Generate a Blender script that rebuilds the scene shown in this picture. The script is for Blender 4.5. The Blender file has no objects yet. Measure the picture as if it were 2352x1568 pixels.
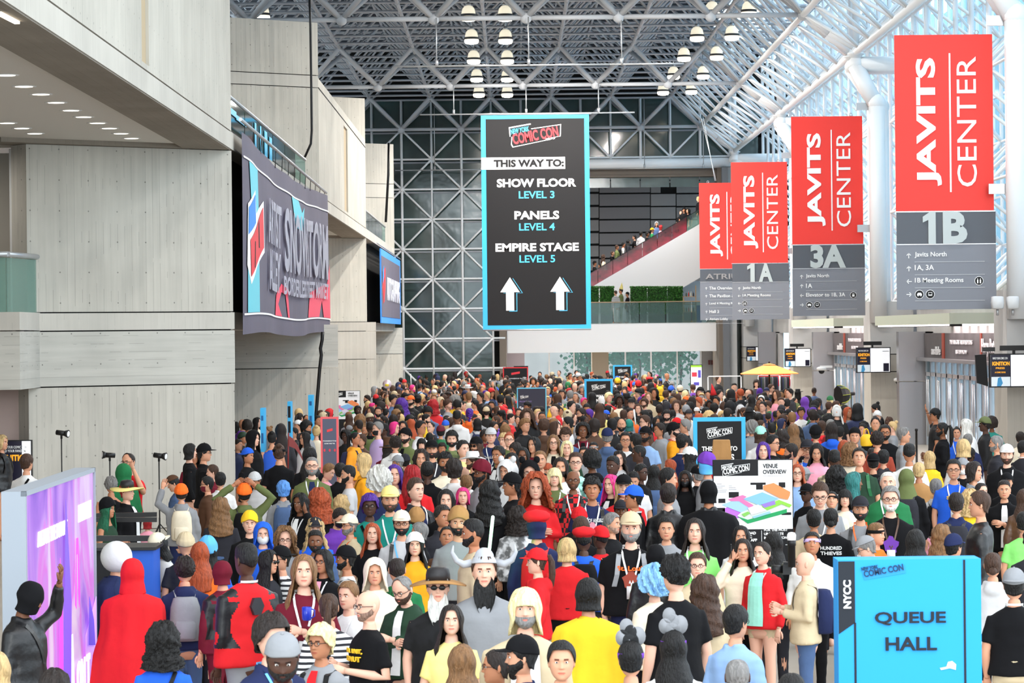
import bpy, bmesh, math, random
from mathutils import Vector, Matrix, noise
random.seed(7)
rnd = random.Random(11)
SC = bpy.context.scene
COL = SC.collection
PI = math.pi
# ------------------------------------------------------------------ camera (2352 x 1568 frame)
F = 6976.0; VX, VY, ROLL, H = 1174.0, 764.0, 0.0106, 3.7
fw = Vector(((VX-1176)/F, (784-VY)/F, -1.0)).normalized()        # world +Y seen by the camera
rt = Vector((1.0, ROLL, 0.0)); rt = (rt - fw*rt.dot(fw)).normalized()   # world +X seen by the camera
upv = rt.cross(fw)                                              # world +Z
RW = Matrix((rt, fw, upv))                                      # rows: world axes in camera axes
cam_d = bpy.data.cameras.new('camera'); cam = bpy.data.objects.new('camera', cam_d); COL.objects.link(cam)
cam_d.sensor_width = 36.0; cam_d.lens = 36.0*F/2352.0
cam_d.clip_start = 1.0; cam_d.clip_end = 900.0
cam.matrix_world = Matrix.Translation((0, 0, H)) @ RW.to_4x4()
cam_d.dof.use_dof = True; cam_d.dof.focus_distance = 52.0; cam_d.dof.aperture_fstop = 11.0
SC.camera = cam
def ray(px, py):
    return RW @ Vector(((px-1176)/F, (784-py)/F, -1.0))
def P(px, py, Y):
    d = ray(px, py); return Vector((0, 0, H)) + d*(Y/d.y)
def PZ(px, py, z):
    d = ray(px, py); return Vector((0, 0, H)) + d*((z-H)/d.z)
# ------------------------------------------------------------------ world, exposure, light
w = bpy.data.worlds.new('world'); SC.world = w; w.use_nodes = True
nt = w.node_tree; nt.nodes.clear()
wo = nt.nodes.new('ShaderNodeOutputWorld'); bg = nt.nodes.new('ShaderNodeBackground')
tc = nt.nodes.new('ShaderNodeTexCoord'); sx = nt.nodes.new('ShaderNodeSeparateXYZ'); cr = nt.nodes.new('ShaderNodeValToRGB')
nt.links.new(tc.outputs['Generated'], sx.inputs[0]); nt.links.new(sx.outputs['Z'], cr.inputs[0])
cr.color_ramp.elements[0].position = 0.0; cr.color_ramp.elements[0].color = (0.74, 0.88, 0.95, 1)
cr.color_ramp.elements[1].position = 0.55; cr.color_ramp.elements[1].color = (0.80, 0.86, 0.93, 1)
nt.links.new(cr.outputs[0], bg.inputs[0]); bg.inputs[1].default_value = 4.3
nt.links.new(bg.outputs[0], wo.inputs[0])
SC.view_settings.view_transform = 'Standard'; SC.view_settings.look = 'None'
SC.view_settings.gamma = 1.0; SC.view_settings.use_curve_mapping = False
SC.view_settings.exposure = -0.22
cy = SC.cycles
cy.use_denoising = True; cy.max_bounces = 6; cy.diffuse_bounces = 3; cy.glossy_bounces = 2; cy.transmission_bounces = 3
cy.transparent_max_bounces = 12; cy.caustics_reflective = False; cy.caustics_refractive = False; cy.sample_clamp_indirect = 4.0
def sun(name, rot, energy, col, ang):
    l = bpy.data.lights.new(name, 'SUN'); l.energy = energy; l.color = col; l.angle = ang
    o = bpy.data.objects.new(name, l); o.rotation_euler = rot; COL.objects.link(o)
# low sun lamp added behind the camera to light banners and faces evenly
sun('front_fill_sun', (math.radians(80), 0, math.radians(3)), 0.85, (1.0, 0.98, 0.95), math.radians(16))
# high-bay lamps: pendant rows carried on unseen, middle row and extra far power added
for _x in (-0.9, 2.5, 5.9):
    for _y in range(16, 150, 9):
        l = bpy.data.lights.new('high_bay', 'AREA'); l.shape = 'DISK'; l.size = 0.5; l.energy = 150 if _y < 70 else (450 if _y < 100 else 950); l.color = (1.0, 0.95, 0.88)
        o = bpy.data.objects.new('high_bay_light', l); o.location = (_x, _y, 14.6); COL.objects.link(o)
for _x in (1.5, 7.5):       # unseen lamps added to brighten the dark atrium panels and the lobby below
    for _z, _e, _yy in ((13.3, 1000, 162.5), (3.75, 420, 161.0)):
        l = bpy.data.lights.new('atrium_fill', 'AREA'); l.shape = 'DISK'; l.size = 1.5; l.energy = _e; l.color = (1.0, 0.97, 0.93)
        o = bpy.data.objects.new('atrium_fill_light', l); o.location = (_x, _yy, _z); COL.objects.link(o)
for _y in (66, 82, 90, 104, 118):       # unseen lamps added to brighten the vestibule behind the right-hand doors
    l = bpy.data.lights.new('vestibule_fill', 'AREA'); l.shape = 'DISK'; l.size = 1.5; l.energy = 520; l.color = (1.0, 0.96, 0.97)
    o = bpy.data.objects.new('vestibule_fill_light', l); o.location = (16.0, _y, 4.35); COL.objects.link(o)
for _x, _y, _z in ((-7.6, 41, 7.3), (-7.6, 47, 7.3), (-7.8, 53, 7.3), (-10.5, 50, 7.3), (-11, 57.6, 7.2)):   # the downlights of the white ceiling at the left
    l = bpy.data.lights.new('downlight_lamp', 'AREA'); l.shape = 'DISK'; l.size = 0.35; l.energy = 55; l.color = (1.0, 0.95, 0.88)
    o = bpy.data.objects.new('downlight_light', l); o.location = (_x, _y, _z); COL.objects.link(o)
# ------------------------------------------------------------------ material helpers
def srgb(r, g=None, b=None):
    if g is None: r, g, b = r
    return tuple(((c/255.0)/12.92 if c/255.0 <= 0.04045 else ((c/255.0+0.055)/1.055)**2.4) for c in (r, g, b))
MATS = {}
def mat(name, col=(200, 200, 200), rough=0.7, metal=0.0, emit=0.0, spec=0.4, bump=0.0, bscale=20.0, vary=0.0, vscale=3.0, trans=0.0, objcol=False, stretch=None):
    if name in MATS: return MATS[name]
    m = bpy.data.materials.new(name); m.use_nodes = True; MATS[name] = m
    n = m.node_tree.nodes; L = m.node_tree.links; b = n['Principled BSDF']
    c = srgb(col)
    b.inputs['Base Color'].default_value = (*c, 1); b.inputs['Roughness'].default_value = rough
    b.inputs['Metallic'].default_value = metal; b.inputs['Specular IOR Level'].default_value = spec
    m.diffuse_color = (*c, 1)
    src = None
    if objcol:
        oi = n.new('ShaderNodeObjectInfo'); src = oi.outputs['Color']
    if vary > 0 or bump > 0:
        t = n.new('ShaderNodeTexCoord'); mp = n.new('ShaderNodeMapping'); L.new(t.outputs['Object'], mp.inputs[0])
        if stretch: mp.inputs['Scale'].default_value = stretch
    if vary > 0:
        nz = n.new('ShaderNodeTexNoise'); nz.inputs['Scale'].default_value = vscale; nz.inputs['Detail'].default_value = 4
        L.new(mp.outputs[0], nz.inputs['Vector'])
        mr = n.new('ShaderNodeMapRange'); mr.inputs[1].default_value = 0.3; mr.inputs[2].default_value = 0.7
        mr.inputs[3].default_value = 1-vary; mr.inputs[4].default_value = 1+vary; L.new(nz.outputs[0], mr.inputs[0])
        mx = n.new('ShaderNodeVectorMath'); mx.operation = 'SCALE'; L.new(mr.outputs[0], mx.inputs['Scale'])
        if src is None: mx.inputs[0].default_value = c
        else: L.new(src, mx.inputs[0])
        src = mx.outputs[0]
    if src is not None: L.new(src, b.inputs['Base Color'])
    if bump > 0:
        nb = n.new('ShaderNodeTexNoise'); nb.inputs['Scale'].default_value = bscale; nb.inputs['Detail'].default_value = 3
        L.new(mp.outputs[0], nb.inputs['Vector'])
        bp = n.new('ShaderNodeBump'); bp.inputs['Strength'].default_value = bump; bp.inputs['Distance'].default_value = 0.03
        L.new(nb.outputs[0], bp.inputs['Height']); L.new(bp.outputs[0], b.inputs['Normal'])
    if emit > 0:
        if src is not None: L.new(src, b.inputs['Emission Color'])
        else: b.inputs['Emission Color'].default_value = (*c, 1)
        b.inputs['Emission Strength'].default_value = emit
    if trans > 0:
        out = n['Material Output']; tr = n.new('ShaderNodeBsdfTransparent'); mxs = n.new('ShaderNodeMixShader')
        tr.inputs[0].default_value = (0.5+c[0]*0.5, 0.5+c[1]*0.5, 0.5+c[2]*0.5, 1)
        mxs.inputs[0].default_value = trans; L.new(b.outputs[0], mxs.inputs[1]); L.new(tr.outputs[0], mxs.inputs[2]); L.new(mxs.outputs[0], out.inputs[0])
    return m
def concrete(name, col, board='v', holes=True, dark=0.0, bstr=1.0):
    m = bpy.data.materials.new(name); m.use_nodes = True; MATS[name] = m
    n = m.node_tree.nodes; L = m.node_tree.links; b = n['Principled BSDF']
    b.inputs['Roughness'].default_value = 0.85; b.inputs['Specular IOR Level'].default_value = 0.25
    uv = n.new('ShaderNodeUVMap'); uv.uv_map = 'UVMap'
    sep = n.new('ShaderNodeSeparateXYZ'); L.new(uv.outputs[0], sep.inputs[0])
    def math_(op, a, bb=None, c=None):
        k = n.new('ShaderNodeMath'); k.operation = op
        for i, v in enumerate((a, bb, c)):
            if v is None: continue
            if isinstance(v, (int, float)): k.inputs[i].default_value = v
            else: L.new(v, k.inputs[i])
        return k.outputs[0]
    U, V = sep.outputs[0], sep.outputs[1]
    A, B = (U, V) if board == 'v' else (V, U)
    # boards: a tone of its own for every 14 cm strip
    fl = math_('FLOOR', math_('DIVIDE', A, 0.155))
    wn = n.new('ShaderNodeTexWhiteNoise'); wn.noise_dimensions = '1D'; L.new(fl, wn.inputs['W'])
    # streaks along the boards
    cmb = n.new('ShaderNodeCombineXYZ'); L.new(math_('MULTIPLY', A, 9.0), cmb.inputs[0]); L.new(math_('MULTIPLY', B, 0.5), cmb.inputs[1])
    ns = n.new('ShaderNodeTexNoise'); ns.inputs['Scale'].default_value = 1.0; ns.inputs['Detail'].default_value = 5; L.new(cmb.outputs[0], ns.inputs['Vector'])
    nb = n.new('ShaderNodeTexNoise'); nb.inputs['Scale'].default_value = 0.55; nb.inputs['Detail'].default_value = 6; L.new(uv.outputs[0], nb.inputs['Vector'])
    v = math_('ADD', math_('MULTIPLY', math_('SUBTRACT', wn.outputs[0], 0.5), 0.06*bstr), math_('MULTIPLY', math_('SUBTRACT', ns.outputs[0], 0.5), 0.36*bstr))
    v = math_('ADD', v, math_('MULTIPLY', math_('SUBTRACT', nb.outputs[0], 0.5), 0.55))
    # thin board seams
    fr = math_('FRACT', math_('DIVIDE', A, 0.155)); seam = math_('LESS_THAN', fr, 0.07)
    nsm = n.new('ShaderNodeTexNoise'); nsm.inputs['Scale'].default_value = 1.7; L.new(uv.outputs[0], nsm.inputs['Vector'])
    seam = math_('MULTIPLY', seam, math_('GREATER_THAN', math_('ADD', nsm.outputs[0], math_('MULTIPLY', wn.outputs[0], 0.25)), 0.60))
    v = math_('SUBTRACT', v, math_('MULTIPLY', seam, 0.22*bstr))
    if holes:
        du = math_('SUBTRACT', math_('FRACT', math_('DIVIDE', U, 0.62)), 0.5); dv = math_('SUBTRACT', math_('FRACT', math_('DIVIDE', V, 0.58)), 0.5)
        rr = math_('ADD', math_('POWER', math_('MULTIPLY', du, 0.62), 2), math_('POWER', math_('MULTIPLY', dv, 0.58), 2))
        v = math_('SUBTRACT', v, math_('MULTIPLY', math_('LESS_THAN', rr, 0.00022), 0.5))
        pt = n.new('ShaderNodeTexNoise'); pt.inputs['Scale'].default_value = 14.0; pt.inputs['Detail'].default_value = 1; L.new(uv.outputs[0], pt.inputs['Vector'])
        v = math_('SUBTRACT', v, math_('MULTIPLY', math_('GREATER_THAN', pt.outputs[0], 0.80), 0.25))
    mul = math_('ADD', v, 1.0-dark)
    sc = n.new('ShaderNodeVectorMath'); sc.operation = 'SCALE'; sc.inputs[0].default_value = srgb(col); L.new(mul, sc.inputs['Scale'])
    L.new(sc.outputs[0], b.inputs['Base Color'])
    bp = n.new('ShaderNodeBump'); bp.inputs['Strength'].default_value = 0.35; bp.inputs['Distance'].default_value = 0.02
    L.new(mul, bp.inputs['Height']); L.new(bp.outputs[0], b.inputs['Normal'])
    return m
# ------------------------------------------------------------------ mesh builder
class MB:
    def __init__(s): s.v = []; s.f = []; s.m = []; s.uv = []; s.cur = 0; s.smooth = []; s.sm = False
    def face(s, idx, uv=None): s.f.append(tuple(idx)); s.m.append(s.cur); s.uv.append(uv); s.smooth.append(s.sm)
    def vert(s, p): s.v.append(tuple(p)); return len(s.v)-1
    def quad(s, a, b, c, d, uv=None):
        i = len(s.v); s.v += [tuple(a), tuple(b), tuple(c), tuple(d)]; s.face((i, i+1, i+2, i+3), uv)
    def poly(s, pts, uv=None):
        i = len(s.v); s.v += [tuple(p) for p in pts]; s.face(range(i, i+len(pts)), uv)
    def box(s, x0, x1, y0, y1, z0, z1):
        s.hexa([(x0, y0, z0), (x1, y0, z0), (x1, y1, z0), (x0, y1, z0), (x0, y0, z1), (x1, y0, z1), (x1, y1, z1), (x0, y1, z1)])
    def hexa(s, c):
        i = len(s.v); s.v += [tuple(p) for p in c]
        c = [Vector(p) for p in c]
        def uvq(*q):
            pts = [c[k] for k in q]; a = pts[0]; e = pts[1]-pts[0]
            if abs(e.x)+abs(e.y) > 1e-6 and abs(pts[2].z-pts[1].z) > 1e-6:
                u = Vector((e.x, e.y, 0)).normalized(); o = a.x*u.x+a.y*u.y
                return [(p.x*u.x+p.y*u.y, p.z) for p in pts]
            return [(p.x, p.y) for p in pts]
        for q in ((0, 1, 5, 4), (1, 2, 6, 5), (2, 3, 7, 6), (3, 0, 4, 7), (4, 5, 6, 7), (3, 2, 1, 0)):
            s.face([i+k for k in q], uvq(*q))
    def slab(s, a, b, z0, z1, t):
        """upright slab from a to b (plan points), thickness t behind its left-hand side"""
        a = Vector((a[0], a[1])); b = Vector((b[0], b[1])); d = (b-a).normalized(); nn = Vector((-d.y, d.x))*t
        s.hexa([(a.x, a.y, z0), (b.x, b.y, z0), (b.x+nn.x, b.y+nn.y, z0), (a.x+nn.x, a.y+nn.y, z0),
                (a.x, a.y, z1), (b.x, b.y, z1), (b.x+nn.x, b.y+nn.y, z1), (a.x+nn.x, a.y+nn.y, z1)])
    def tube(s, a, b, r, r2=None, n=6, cap=True):
        a = Vector(a); b = Vector(b); r2 = r if r2 is None else r2; d = b-a
        if d.length < 1e-6: return
        d.normalize(); u = d.orthogonal().normalized(); v_ = d.cross(u); i = len(s.v); sm = s.sm; s.sm = True
        for p, rr in ((a, r), (b, r2)):
            for k in range(n):
                t = 2*PI*k/n; s.v.append(tuple(p+u*(rr*math.cos(t))+v_*(rr*math.sin(t))))
        for k in range(n):
            j = (k+1) % n; s.face((i+k, i+j, i+n+j, i+n+k))
        s.sm = False
        if cap: s.face([i+n+k for k in range(n)]); s.face([i+n-1-k for k in range(n)])
        s.sm = sm
    def path(s, pts, rad, n=6):
        pts = [Vector(p) for p in pts]
        if isinstance(rad, (int, float)): rad = [rad]*len(pts)
        rings = []; u = None
        for k, p in enumerate(pts):
            d = (pts[min(k+1, len(pts)-1)]-pts[max(k-1, 0)])
            if d.length < 1e-9: d = Vector((0, 0, 1))
            d.normalize()
            if u is None: u = d.orthogonal().normalized()
            u = (u-d*u.dot(d)).normalized(); w_ = d.cross(u)
            rings.append([p+u*(rad[k]*math.cos(2*PI*q/n))+w_*(rad[k]*math.sin(2*PI*q/n)) for q in range(n)])
        s.loft(rings)
    def loft(s, rings, cap=True, closed=True):
        n = len(rings[0]); i = len(s.v); sm = s.sm; s.sm = True
        for r in rings: s.v += [tuple(p) for p in r]
        for a in range(len(rings)-1):
            for k in range(n if closed else n-1):
                j = (k+1) % n; s.face((i+a*n+k, i+a*n+j, i+(a+1)*n+j, i+(a+1)*n+k))
        if cap:
            s.face([i+n-1-k for k in range(n)]); s.face([i+(len(rings)-1)*n+k for k in range(n)])
        s.sm = sm
    def ball(s, c, r, n=8, m=5):
        r = (r, r, r) if isinstance(r, (int, float)) else r; c = Vector(c)
        s.loft([[c+Vector((r[0]*math.sin(PI*a/m)*math.cos(2*PI*k/n), r[1]*math.sin(PI*a/m)*math.sin(2*PI*k/n), -r[2]*math.cos(PI*a/m))) for k in range(n)]
                for a in ([0.05]+list(range(1, m))+[m-0.05])])
    def lathe(s, c, prof, n=16):
        c = Vector(c); s.loft([[c+Vector((r*math.cos(2*PI*k/n), r*math.sin(2*PI*k/n), z)) for k in range(n)] for r, z in prof])
    def mesh(s, name, mats):
        me = bpy.data.meshes.new(name); me.from_pydata(s.v, [], s.f)
        for m in (mats if isinstance(mats, (list, tuple)) else [mats]): me.materials.append(m)
        me.polygons.foreach_set('material_index', s.m); me.polygons.foreach_set('use_smooth', s.smooth)
        if any(u is not None for u in s.uv):
            ul = me.uv_layers.new(name='UVMap'); fl = []
            for f, u in zip(s.f, s.uv):
                fl += [c for p in (u or [(0, 0)]*len(f)) for c in p]
            ul.data.foreach_set('uv', fl)
        me.update(); return me
    def build(s, name, mats, parent=None, **kw):
        return link(name, s.mesh(name, mats), parent, **kw)
def link(name, me, parent=None, label=None, cat=None, group=None, kind=None, loc=None, color=None):
    o = bpy.data.objects.new(name, me); COL.objects.link(o)
    if parent is not None: o.parent = parent
    tag(o, label, cat, group, kind)
    if loc is not None: o.location = loc
    if color is not None: o.color = (*color, 1) if len(color) == 3 else color
    return o
def tag(o, label=None, cat=None, group=None, kind=None):
    if label: o['label'] = label
    if cat: o['category'] = cat
    if group: o['group'] = group
    if kind: o['kind'] = kind
    return o
def empty(name, loc, label=None, cat=None, group=None, kind=None, rz=0.0):
    o = bpy.data.objects.new(name, None); COL.objects.link(o); o.location = loc; o.rotation_euler = (0, 0, rz)
    o.empty_display_size = 0.1
    return tag(o, label, cat, group, kind)
def struct(name, mb, m, parent=None): return mb.build(name, m, parent, kind='structure' if parent is None else None)
# ---- lettering: mesh text laid in the local x-z plane of its parent, facing -y
TXT = {}
def text_mesh(s, bold=0.0, depth=0.004, shear=0.0, sp=1.0, align='LEFT'):
    key = (s, bold, depth, shear, sp)
    if key in TXT: return TXT[key]
    c = bpy.data.curves.new('lettering', 'FONT'); c.body = s; c.size = 1.0; c.offset = bold; c.extrude = depth; c.shear = shear
    c.space_character = sp; c.resolution_u = 3; c.space_line = 0.95
    o = bpy.data.objects.new('tmp', c); COL.objects.link(o)
    me = bpy.data.meshes.new_from_object(o); bpy.data.objects.remove(o); bpy.data.curves.remove(c)
    xs = [v.co.x for v in me.vertices] or [0]; ys = [v.co.y for v in me.vertices] or [0]
    TXT[key] = (me, min(xs), max(xs), min(ys), max(ys)); return TXT[key]
def text(s, parent, x, z, hgt, m, y=0.0, width=None, bold=0.02, align='l', rot=0.0, depth=None, shear=0.0, name='lettering', sp=1.0, rz=0.0):
    """x: left/centre/right of the writing, z: its base line; hgt: height of the letters; width: forced width"""
    d = depth if depth is not None else 0.006
    me, x0, x1, y0, y1 = text_mesh(s, bold, 1.0, shear, sp)
    me = me.copy(); me.materials.clear(); me.materials.append(m)
    sy = hgt/(y1-y0); sxx = sy if width is None else width/(x1-x0); W = (x1-x0)*sxx
    ox = {'l': 0, 'c': -W/2, 'r': -W}[align]
    M = Matrix.Translation((x, y, z)) @ Matrix.Rotation(rz, 4, 'Z') @ Matrix.Rotation(rot, 4, 'Y') @ Matrix.Translation((ox, 0, 0)) @ Matrix.Rotation(PI/2, 4, 'X') @ Matrix.Diagonal((sxx, sy, d, 1)) @ Matrix.Translation((-x0, -y0, 0))
    me.transform(M)
    return link(name, me, parent)
def flat(mb, x0, x1, z0, z1, y, t=0.004):
    """thin printed panel facing -y"""
    mb.box(x0, x1, y-t, y, z0, z1)
def fpoly(mb, pts, y, t=0.004):
    """thin printed polygon, pts in x-z"""
    f = [(a, y-t, b) for a, b in pts]; k = [(a, y, b) for a, b in pts]
    area = sum(pts[i][0]*pts[(i+1) % len(pts)][1]-pts[(i+1) % len(pts)][0]*pts[i][1] for i in range(len(pts)))
    if area < 0: f.reverse(); k.reverse()
    mb.poly(f)
    n = len(f)
    for i in range(n): mb.quad(f[(i+1) % n], f[i], k[i], k[(i+1) % n])
# ================================================================== THE SETTING
C_beige = concrete('board_marked_concrete', (184, 180, 171)); C_plain = concrete('smooth_concrete', (186, 182, 174), holes=False, bstr=0.5)
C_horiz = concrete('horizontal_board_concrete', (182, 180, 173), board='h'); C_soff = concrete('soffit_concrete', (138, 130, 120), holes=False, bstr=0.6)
M_dark = mat('black_void', (16, 15, 15), 0.9); M_white = mat('white_plaster', (232, 232, 232), 0.6); M_pipe = mat('white_painted_steel', (243, 245, 247), 0.4, spec=0.5)
M_pipeg = mat('grey_painted_steel', (172, 176, 184), 0.45); M_truss = mat('truss_grey', (198, 201, 206), 0.4); M_steel = mat('brushed_steel', (165, 165, 168), 0.35, 0.8, bump=0.1, bscale=60)
M_alu = mat('aluminium_frame', (190, 192, 195), 0.35, 0.6); M_black = mat('black_plastic', (18, 18, 20), 0.45); M_panel = mat('grey_wall_panel', (198, 197, 196), 0.6, vary=0.05, vscale=1.5)
M_glass = mat('clear_rail_glass', (150, 190, 178), 0.05, spec=0.8, trans=0.62); M_glow = mat('lamp_diffuser', (255, 244, 222), 0.5, emit=6.0)
M_pane = mat('facade_glass', (214, 238, 248), 0.1, spec=0.6, trans=0.9); M_deck = mat('roof_deck', (44, 48, 54), 0.8)
M_endglass = mat('dark_end_wall_glass', (58, 78, 76), 0.08, spec=0.9, bump=0.25, bscale=0.7, vary=0.5, vscale=0.35)
BAYS = [45.0, 72.6, 100.2, 127.6, 155.0]
XL = -5.45
# floor
mb = MB(); mb.box(-16, 16, 5, 200, -0.3, 0)
mfl = mat('pale_stone_floor', (176, 168, 156), 0.35, vary=0.08, vscale=0.8)
struct('floor', mb, mfl)
# ---- left side: towers of board-marked concrete. E = ends of the bays
E = [59.6, 87.0, 115.0, 143.0]
def wall_angled(name, y_end, zs, xa=-9.05, dy=2.7, top=None, mats=None):
    """slanted tower wall from (xa, y_end-dy) to (XL, y_end), built of cast lifts with open joints"""
    root = empty(name, (0, 0, 0), kind='structure')
    for k, (z0, z1, m, off) in enumerate(zs):
        b = MB(); b.slab((xa, y_end-dy-off), (XL+off*0.6, y_end-off), z0+0.012, z1-0.012, 0.6)
        b.build('cast_lift', m, root)
    b = MB(); b.slab((xa+0.1, y_end-dy+0.12), (XL-0.06, y_end+0.10), zs[0][0]+0.02, zs[-1][1]-0.05, 0.4); b.build('joint_backing', M_dark, root)
    return root
wall_angled('wall_left', E[0], [(0, 2.77, C_beige, 0.02), (2.77, 3.82, C_horiz, 0.05), (3.82, 4.17, C_plain, 0.05), (4.17, 7.34, C_beige, 0.0), (7.36, 12.64, C_beige, 0)])
wall_angled('wall_left_rear', E[1], [(0, 2.77, C_beige, 0.9), (2.77, 4.0, C_horiz, 0.9), (7.36, 10.77, C_beige, 0.0), (10.77, 11.12, C_plain, 0.0), (11.12, 12.64, C_beige, 0)])
wall_angled('wall_left_far', E[2], [(0, 2.77, C_beige, 0.6), (2.77, 3.82, C_plain, 0.6), (3.82, 4.17, C_plain, 0.6), (4.17, 7.34, C_beige, 0.0), (7.36, 12.64, C_beige, 0)])
wall_angled('wall_left_end', E[3], [(0, 2.77, C_beige, 0.6), (2.77, 4.0, C_horiz, 0.6), (7.36, 10.1, C_beige, 0), (10.1, 10.75, C_plain, 0), (10.75, 12.64, C_beige, 0)])
# extra dark core of each tower so nothing shows behind
b = MB()
b.box(-14, -13.6, 20, 158, 0, 14); b.build('wall_left_back', mat('dim_back_wall', (150, 140, 134), 0.9), kind='structure')
# upper storey fascias along the axis
def fascia(name, y0, y1, ztop, slot):
    root = empty(name, (0, 0, 0), kind='structure')
    b = MB(); b.slab((XL, y1), (XL, y0), 7.36, 7.69, -0.85)
    b.build('edge_beam', C_plain, root)
    # wall with a slot recess: pieces around it
    (s0, s1, sz0, sz1) = slot
    b = MB()
    b.slab((XL, s0), (XL, y0), 7.715, ztop, -0.7) if s0 > y0 else None
    b.slab((XL, y1), (XL, s1), 7.715, ztop, -0.7)
    b.slab((XL, s1), (XL, s0), 7.715, sz0, -0.7)
    if sz1 < ztop: b.slab((XL, s1), (XL, s0), sz1, ztop, -0.7)
    b.build('fascia_wall', C_beige, root)
    b = MB(); b.slab((XL-0.05, s1), (XL-0.05, s0), sz0-.01, min(sz1+.01, ztop), -0.3); b.build('slot_back', mat('slot_concrete', (178, 160, 132), 0.9), root)
    # rounded lower end of the slot
    b = MB(); b.slab((XL-0.06, y1-0.05), (XL-0.06, y0+0.05), 7.6, 7.76, -0.5); b.build('joint_backing', M_dark, root)
    return root
fascia('wall_left_upper', 14.0, E[0], 13.6, (45.2, 46.1, 7.80, 13.6))
fascia('wall_left_upper_rear', E[1], E[2], 11.05, (100.2, 102.4, 7.80, 10.6))
b = MB(); b.slab((XL+0.012, E[2]), (XL+0.012, E[1]), 10.755, 10.785, -0.02); b.build('trim_1', M_dark, kind='structure')
# soffit of the upper storey: concrete band + white ceiling with downlights
for (ya, yb, e, nm) in ((12.0, E[0], E[0], 'ceiling_left'), (E[1], E[2], E[2], 'ceiling_left_rear')):
    root = empty(nm, (0, 0, 0), kind='structure')
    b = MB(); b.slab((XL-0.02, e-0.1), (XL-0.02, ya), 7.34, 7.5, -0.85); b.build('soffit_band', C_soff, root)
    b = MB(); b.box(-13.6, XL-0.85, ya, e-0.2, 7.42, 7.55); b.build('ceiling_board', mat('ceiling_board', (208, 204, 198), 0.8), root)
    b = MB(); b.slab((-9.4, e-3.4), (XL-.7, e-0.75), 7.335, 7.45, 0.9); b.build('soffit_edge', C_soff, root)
root = bpy.data.objects['ceiling_left']
dl = [(14, 172), (55, 198), (94, 216), (129, 235), (163, 253), (192, 268), (224, 282), (251, 294), (278, 306), (302, 317), (16, 282), (50, 294), (80, 306)]
ordw = ['first', 'second', 'third', 'fourth', 'fifth', 'sixth', 'seventh', 'eighth', 'ninth', 'tenth']
for k_, (x, y) in enumerate(dl):
    p = PZ(x, y, 7.42)
    o = empty('downlight', (p.x, p.y, 7.42), ('round downlight, %s from the left in the long row of the white ceiling' % ordw[k_]) if k_ < 10 else ('round downlight, %s from the left in the short lower row of the white ceiling' % ordw[k_-10]), 'ceiling light', 'round downlights in the white ceiling at top left')
    b = MB(); b.lathe((0, 0, 0), [(0.13, -0.006), (0.17, -0.012), (0.19, 0.0)], 16); b.build('trim_ring', M_white, o)
    b = MB(); b.lathe((0, 0, 0), [(0.01, -0.010), (0.13, -0.010), (0.13, -0.004)], 16); b.build('lens', M_glow, o)
p = PZ(2, 10, 7.42); q = PZ(45, 33, 7.42)
o = empty('linear_light', (p.x, p.y, 7.41), 'long white strip light set in the concrete soffit at top left', 'ceiling light')
b = MB(); b.slab((0, 0), (q.x-p.x, q.y-p.y), -0.1, -0.07, 0.06); b.build('diffuser', M_glow, o)
b = MB(); b.slab((-0.02, -.1), (q.x-p.x-.02, q.y-p.y+.1), -0.07, 0.03, 0.1); b.build('housing', M_white, o)
# parapet and glazed balcony at far left
root = empty('balcony_left', (0, 0, 0), kind='structure')
b = MB(); b.slab((-14, 54.7), (-8.85, 54.7), 3.84, 4.17, 0.5); b.slab((-8.85, 55.2), (-8.85, 57.4), 3.84, 4.17, 0.5); b.build('parapet_cap', C_plain, root)
b = MB(); b.slab((-14, 54.7), (-8.85, 54.7), 2.77, 3.82, 0.5); b.slab((-8.85, 55.2), (-8.85, 57.4), 2.77, 3.82, 0.5); b.build('parapet_band', C_horiz, root)
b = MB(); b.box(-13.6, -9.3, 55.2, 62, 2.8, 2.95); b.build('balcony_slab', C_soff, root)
for (a, c) in (((-12.5, 55.0), (-9.5, 55.0)), ((-9.48, 55.0), (-9.14, 55.0)), ((-9.12, 55.05), (-8.87, 57.3))):
    b = MB(); b.slab(a, c, 4.17, 5.16, 0.02); b.build('glass_panel', M_glass, root)
b = MB(); b.tube((-12.5, 54.98, 5.22), (-9.1, 54.98, 5.22), 0.05, n=8); b.tube((-9.1, 54.98, 5.22), (-8.85, 57.4, 5.22), 0.05, n=8); b.build('handrail', M_alu, root)
b = MB(); b.box(-9.65, -9.1, 58.6, 59.3, 4.17, 7.35); b.build('column_left', M_white, kind='structure')
b = MB(); b.box(-13.6, -9.7, 60, 60.3, 4.17, 7.35); b.build('wall_balcony_left', mat('greige_wall', (178, 172, 162), 0.8), kind='structure')
b = MB(); b.box(-13.6, -9.1, 57.2, 57.6, 0, 2.8); b.build('wall_under_balcony', mat('pink_glow_concrete', (186, 165, 158), 0.85, vary=0.08, vscale=1.2), kind='structure')  # pink glow of the display put into the wall colour
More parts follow.
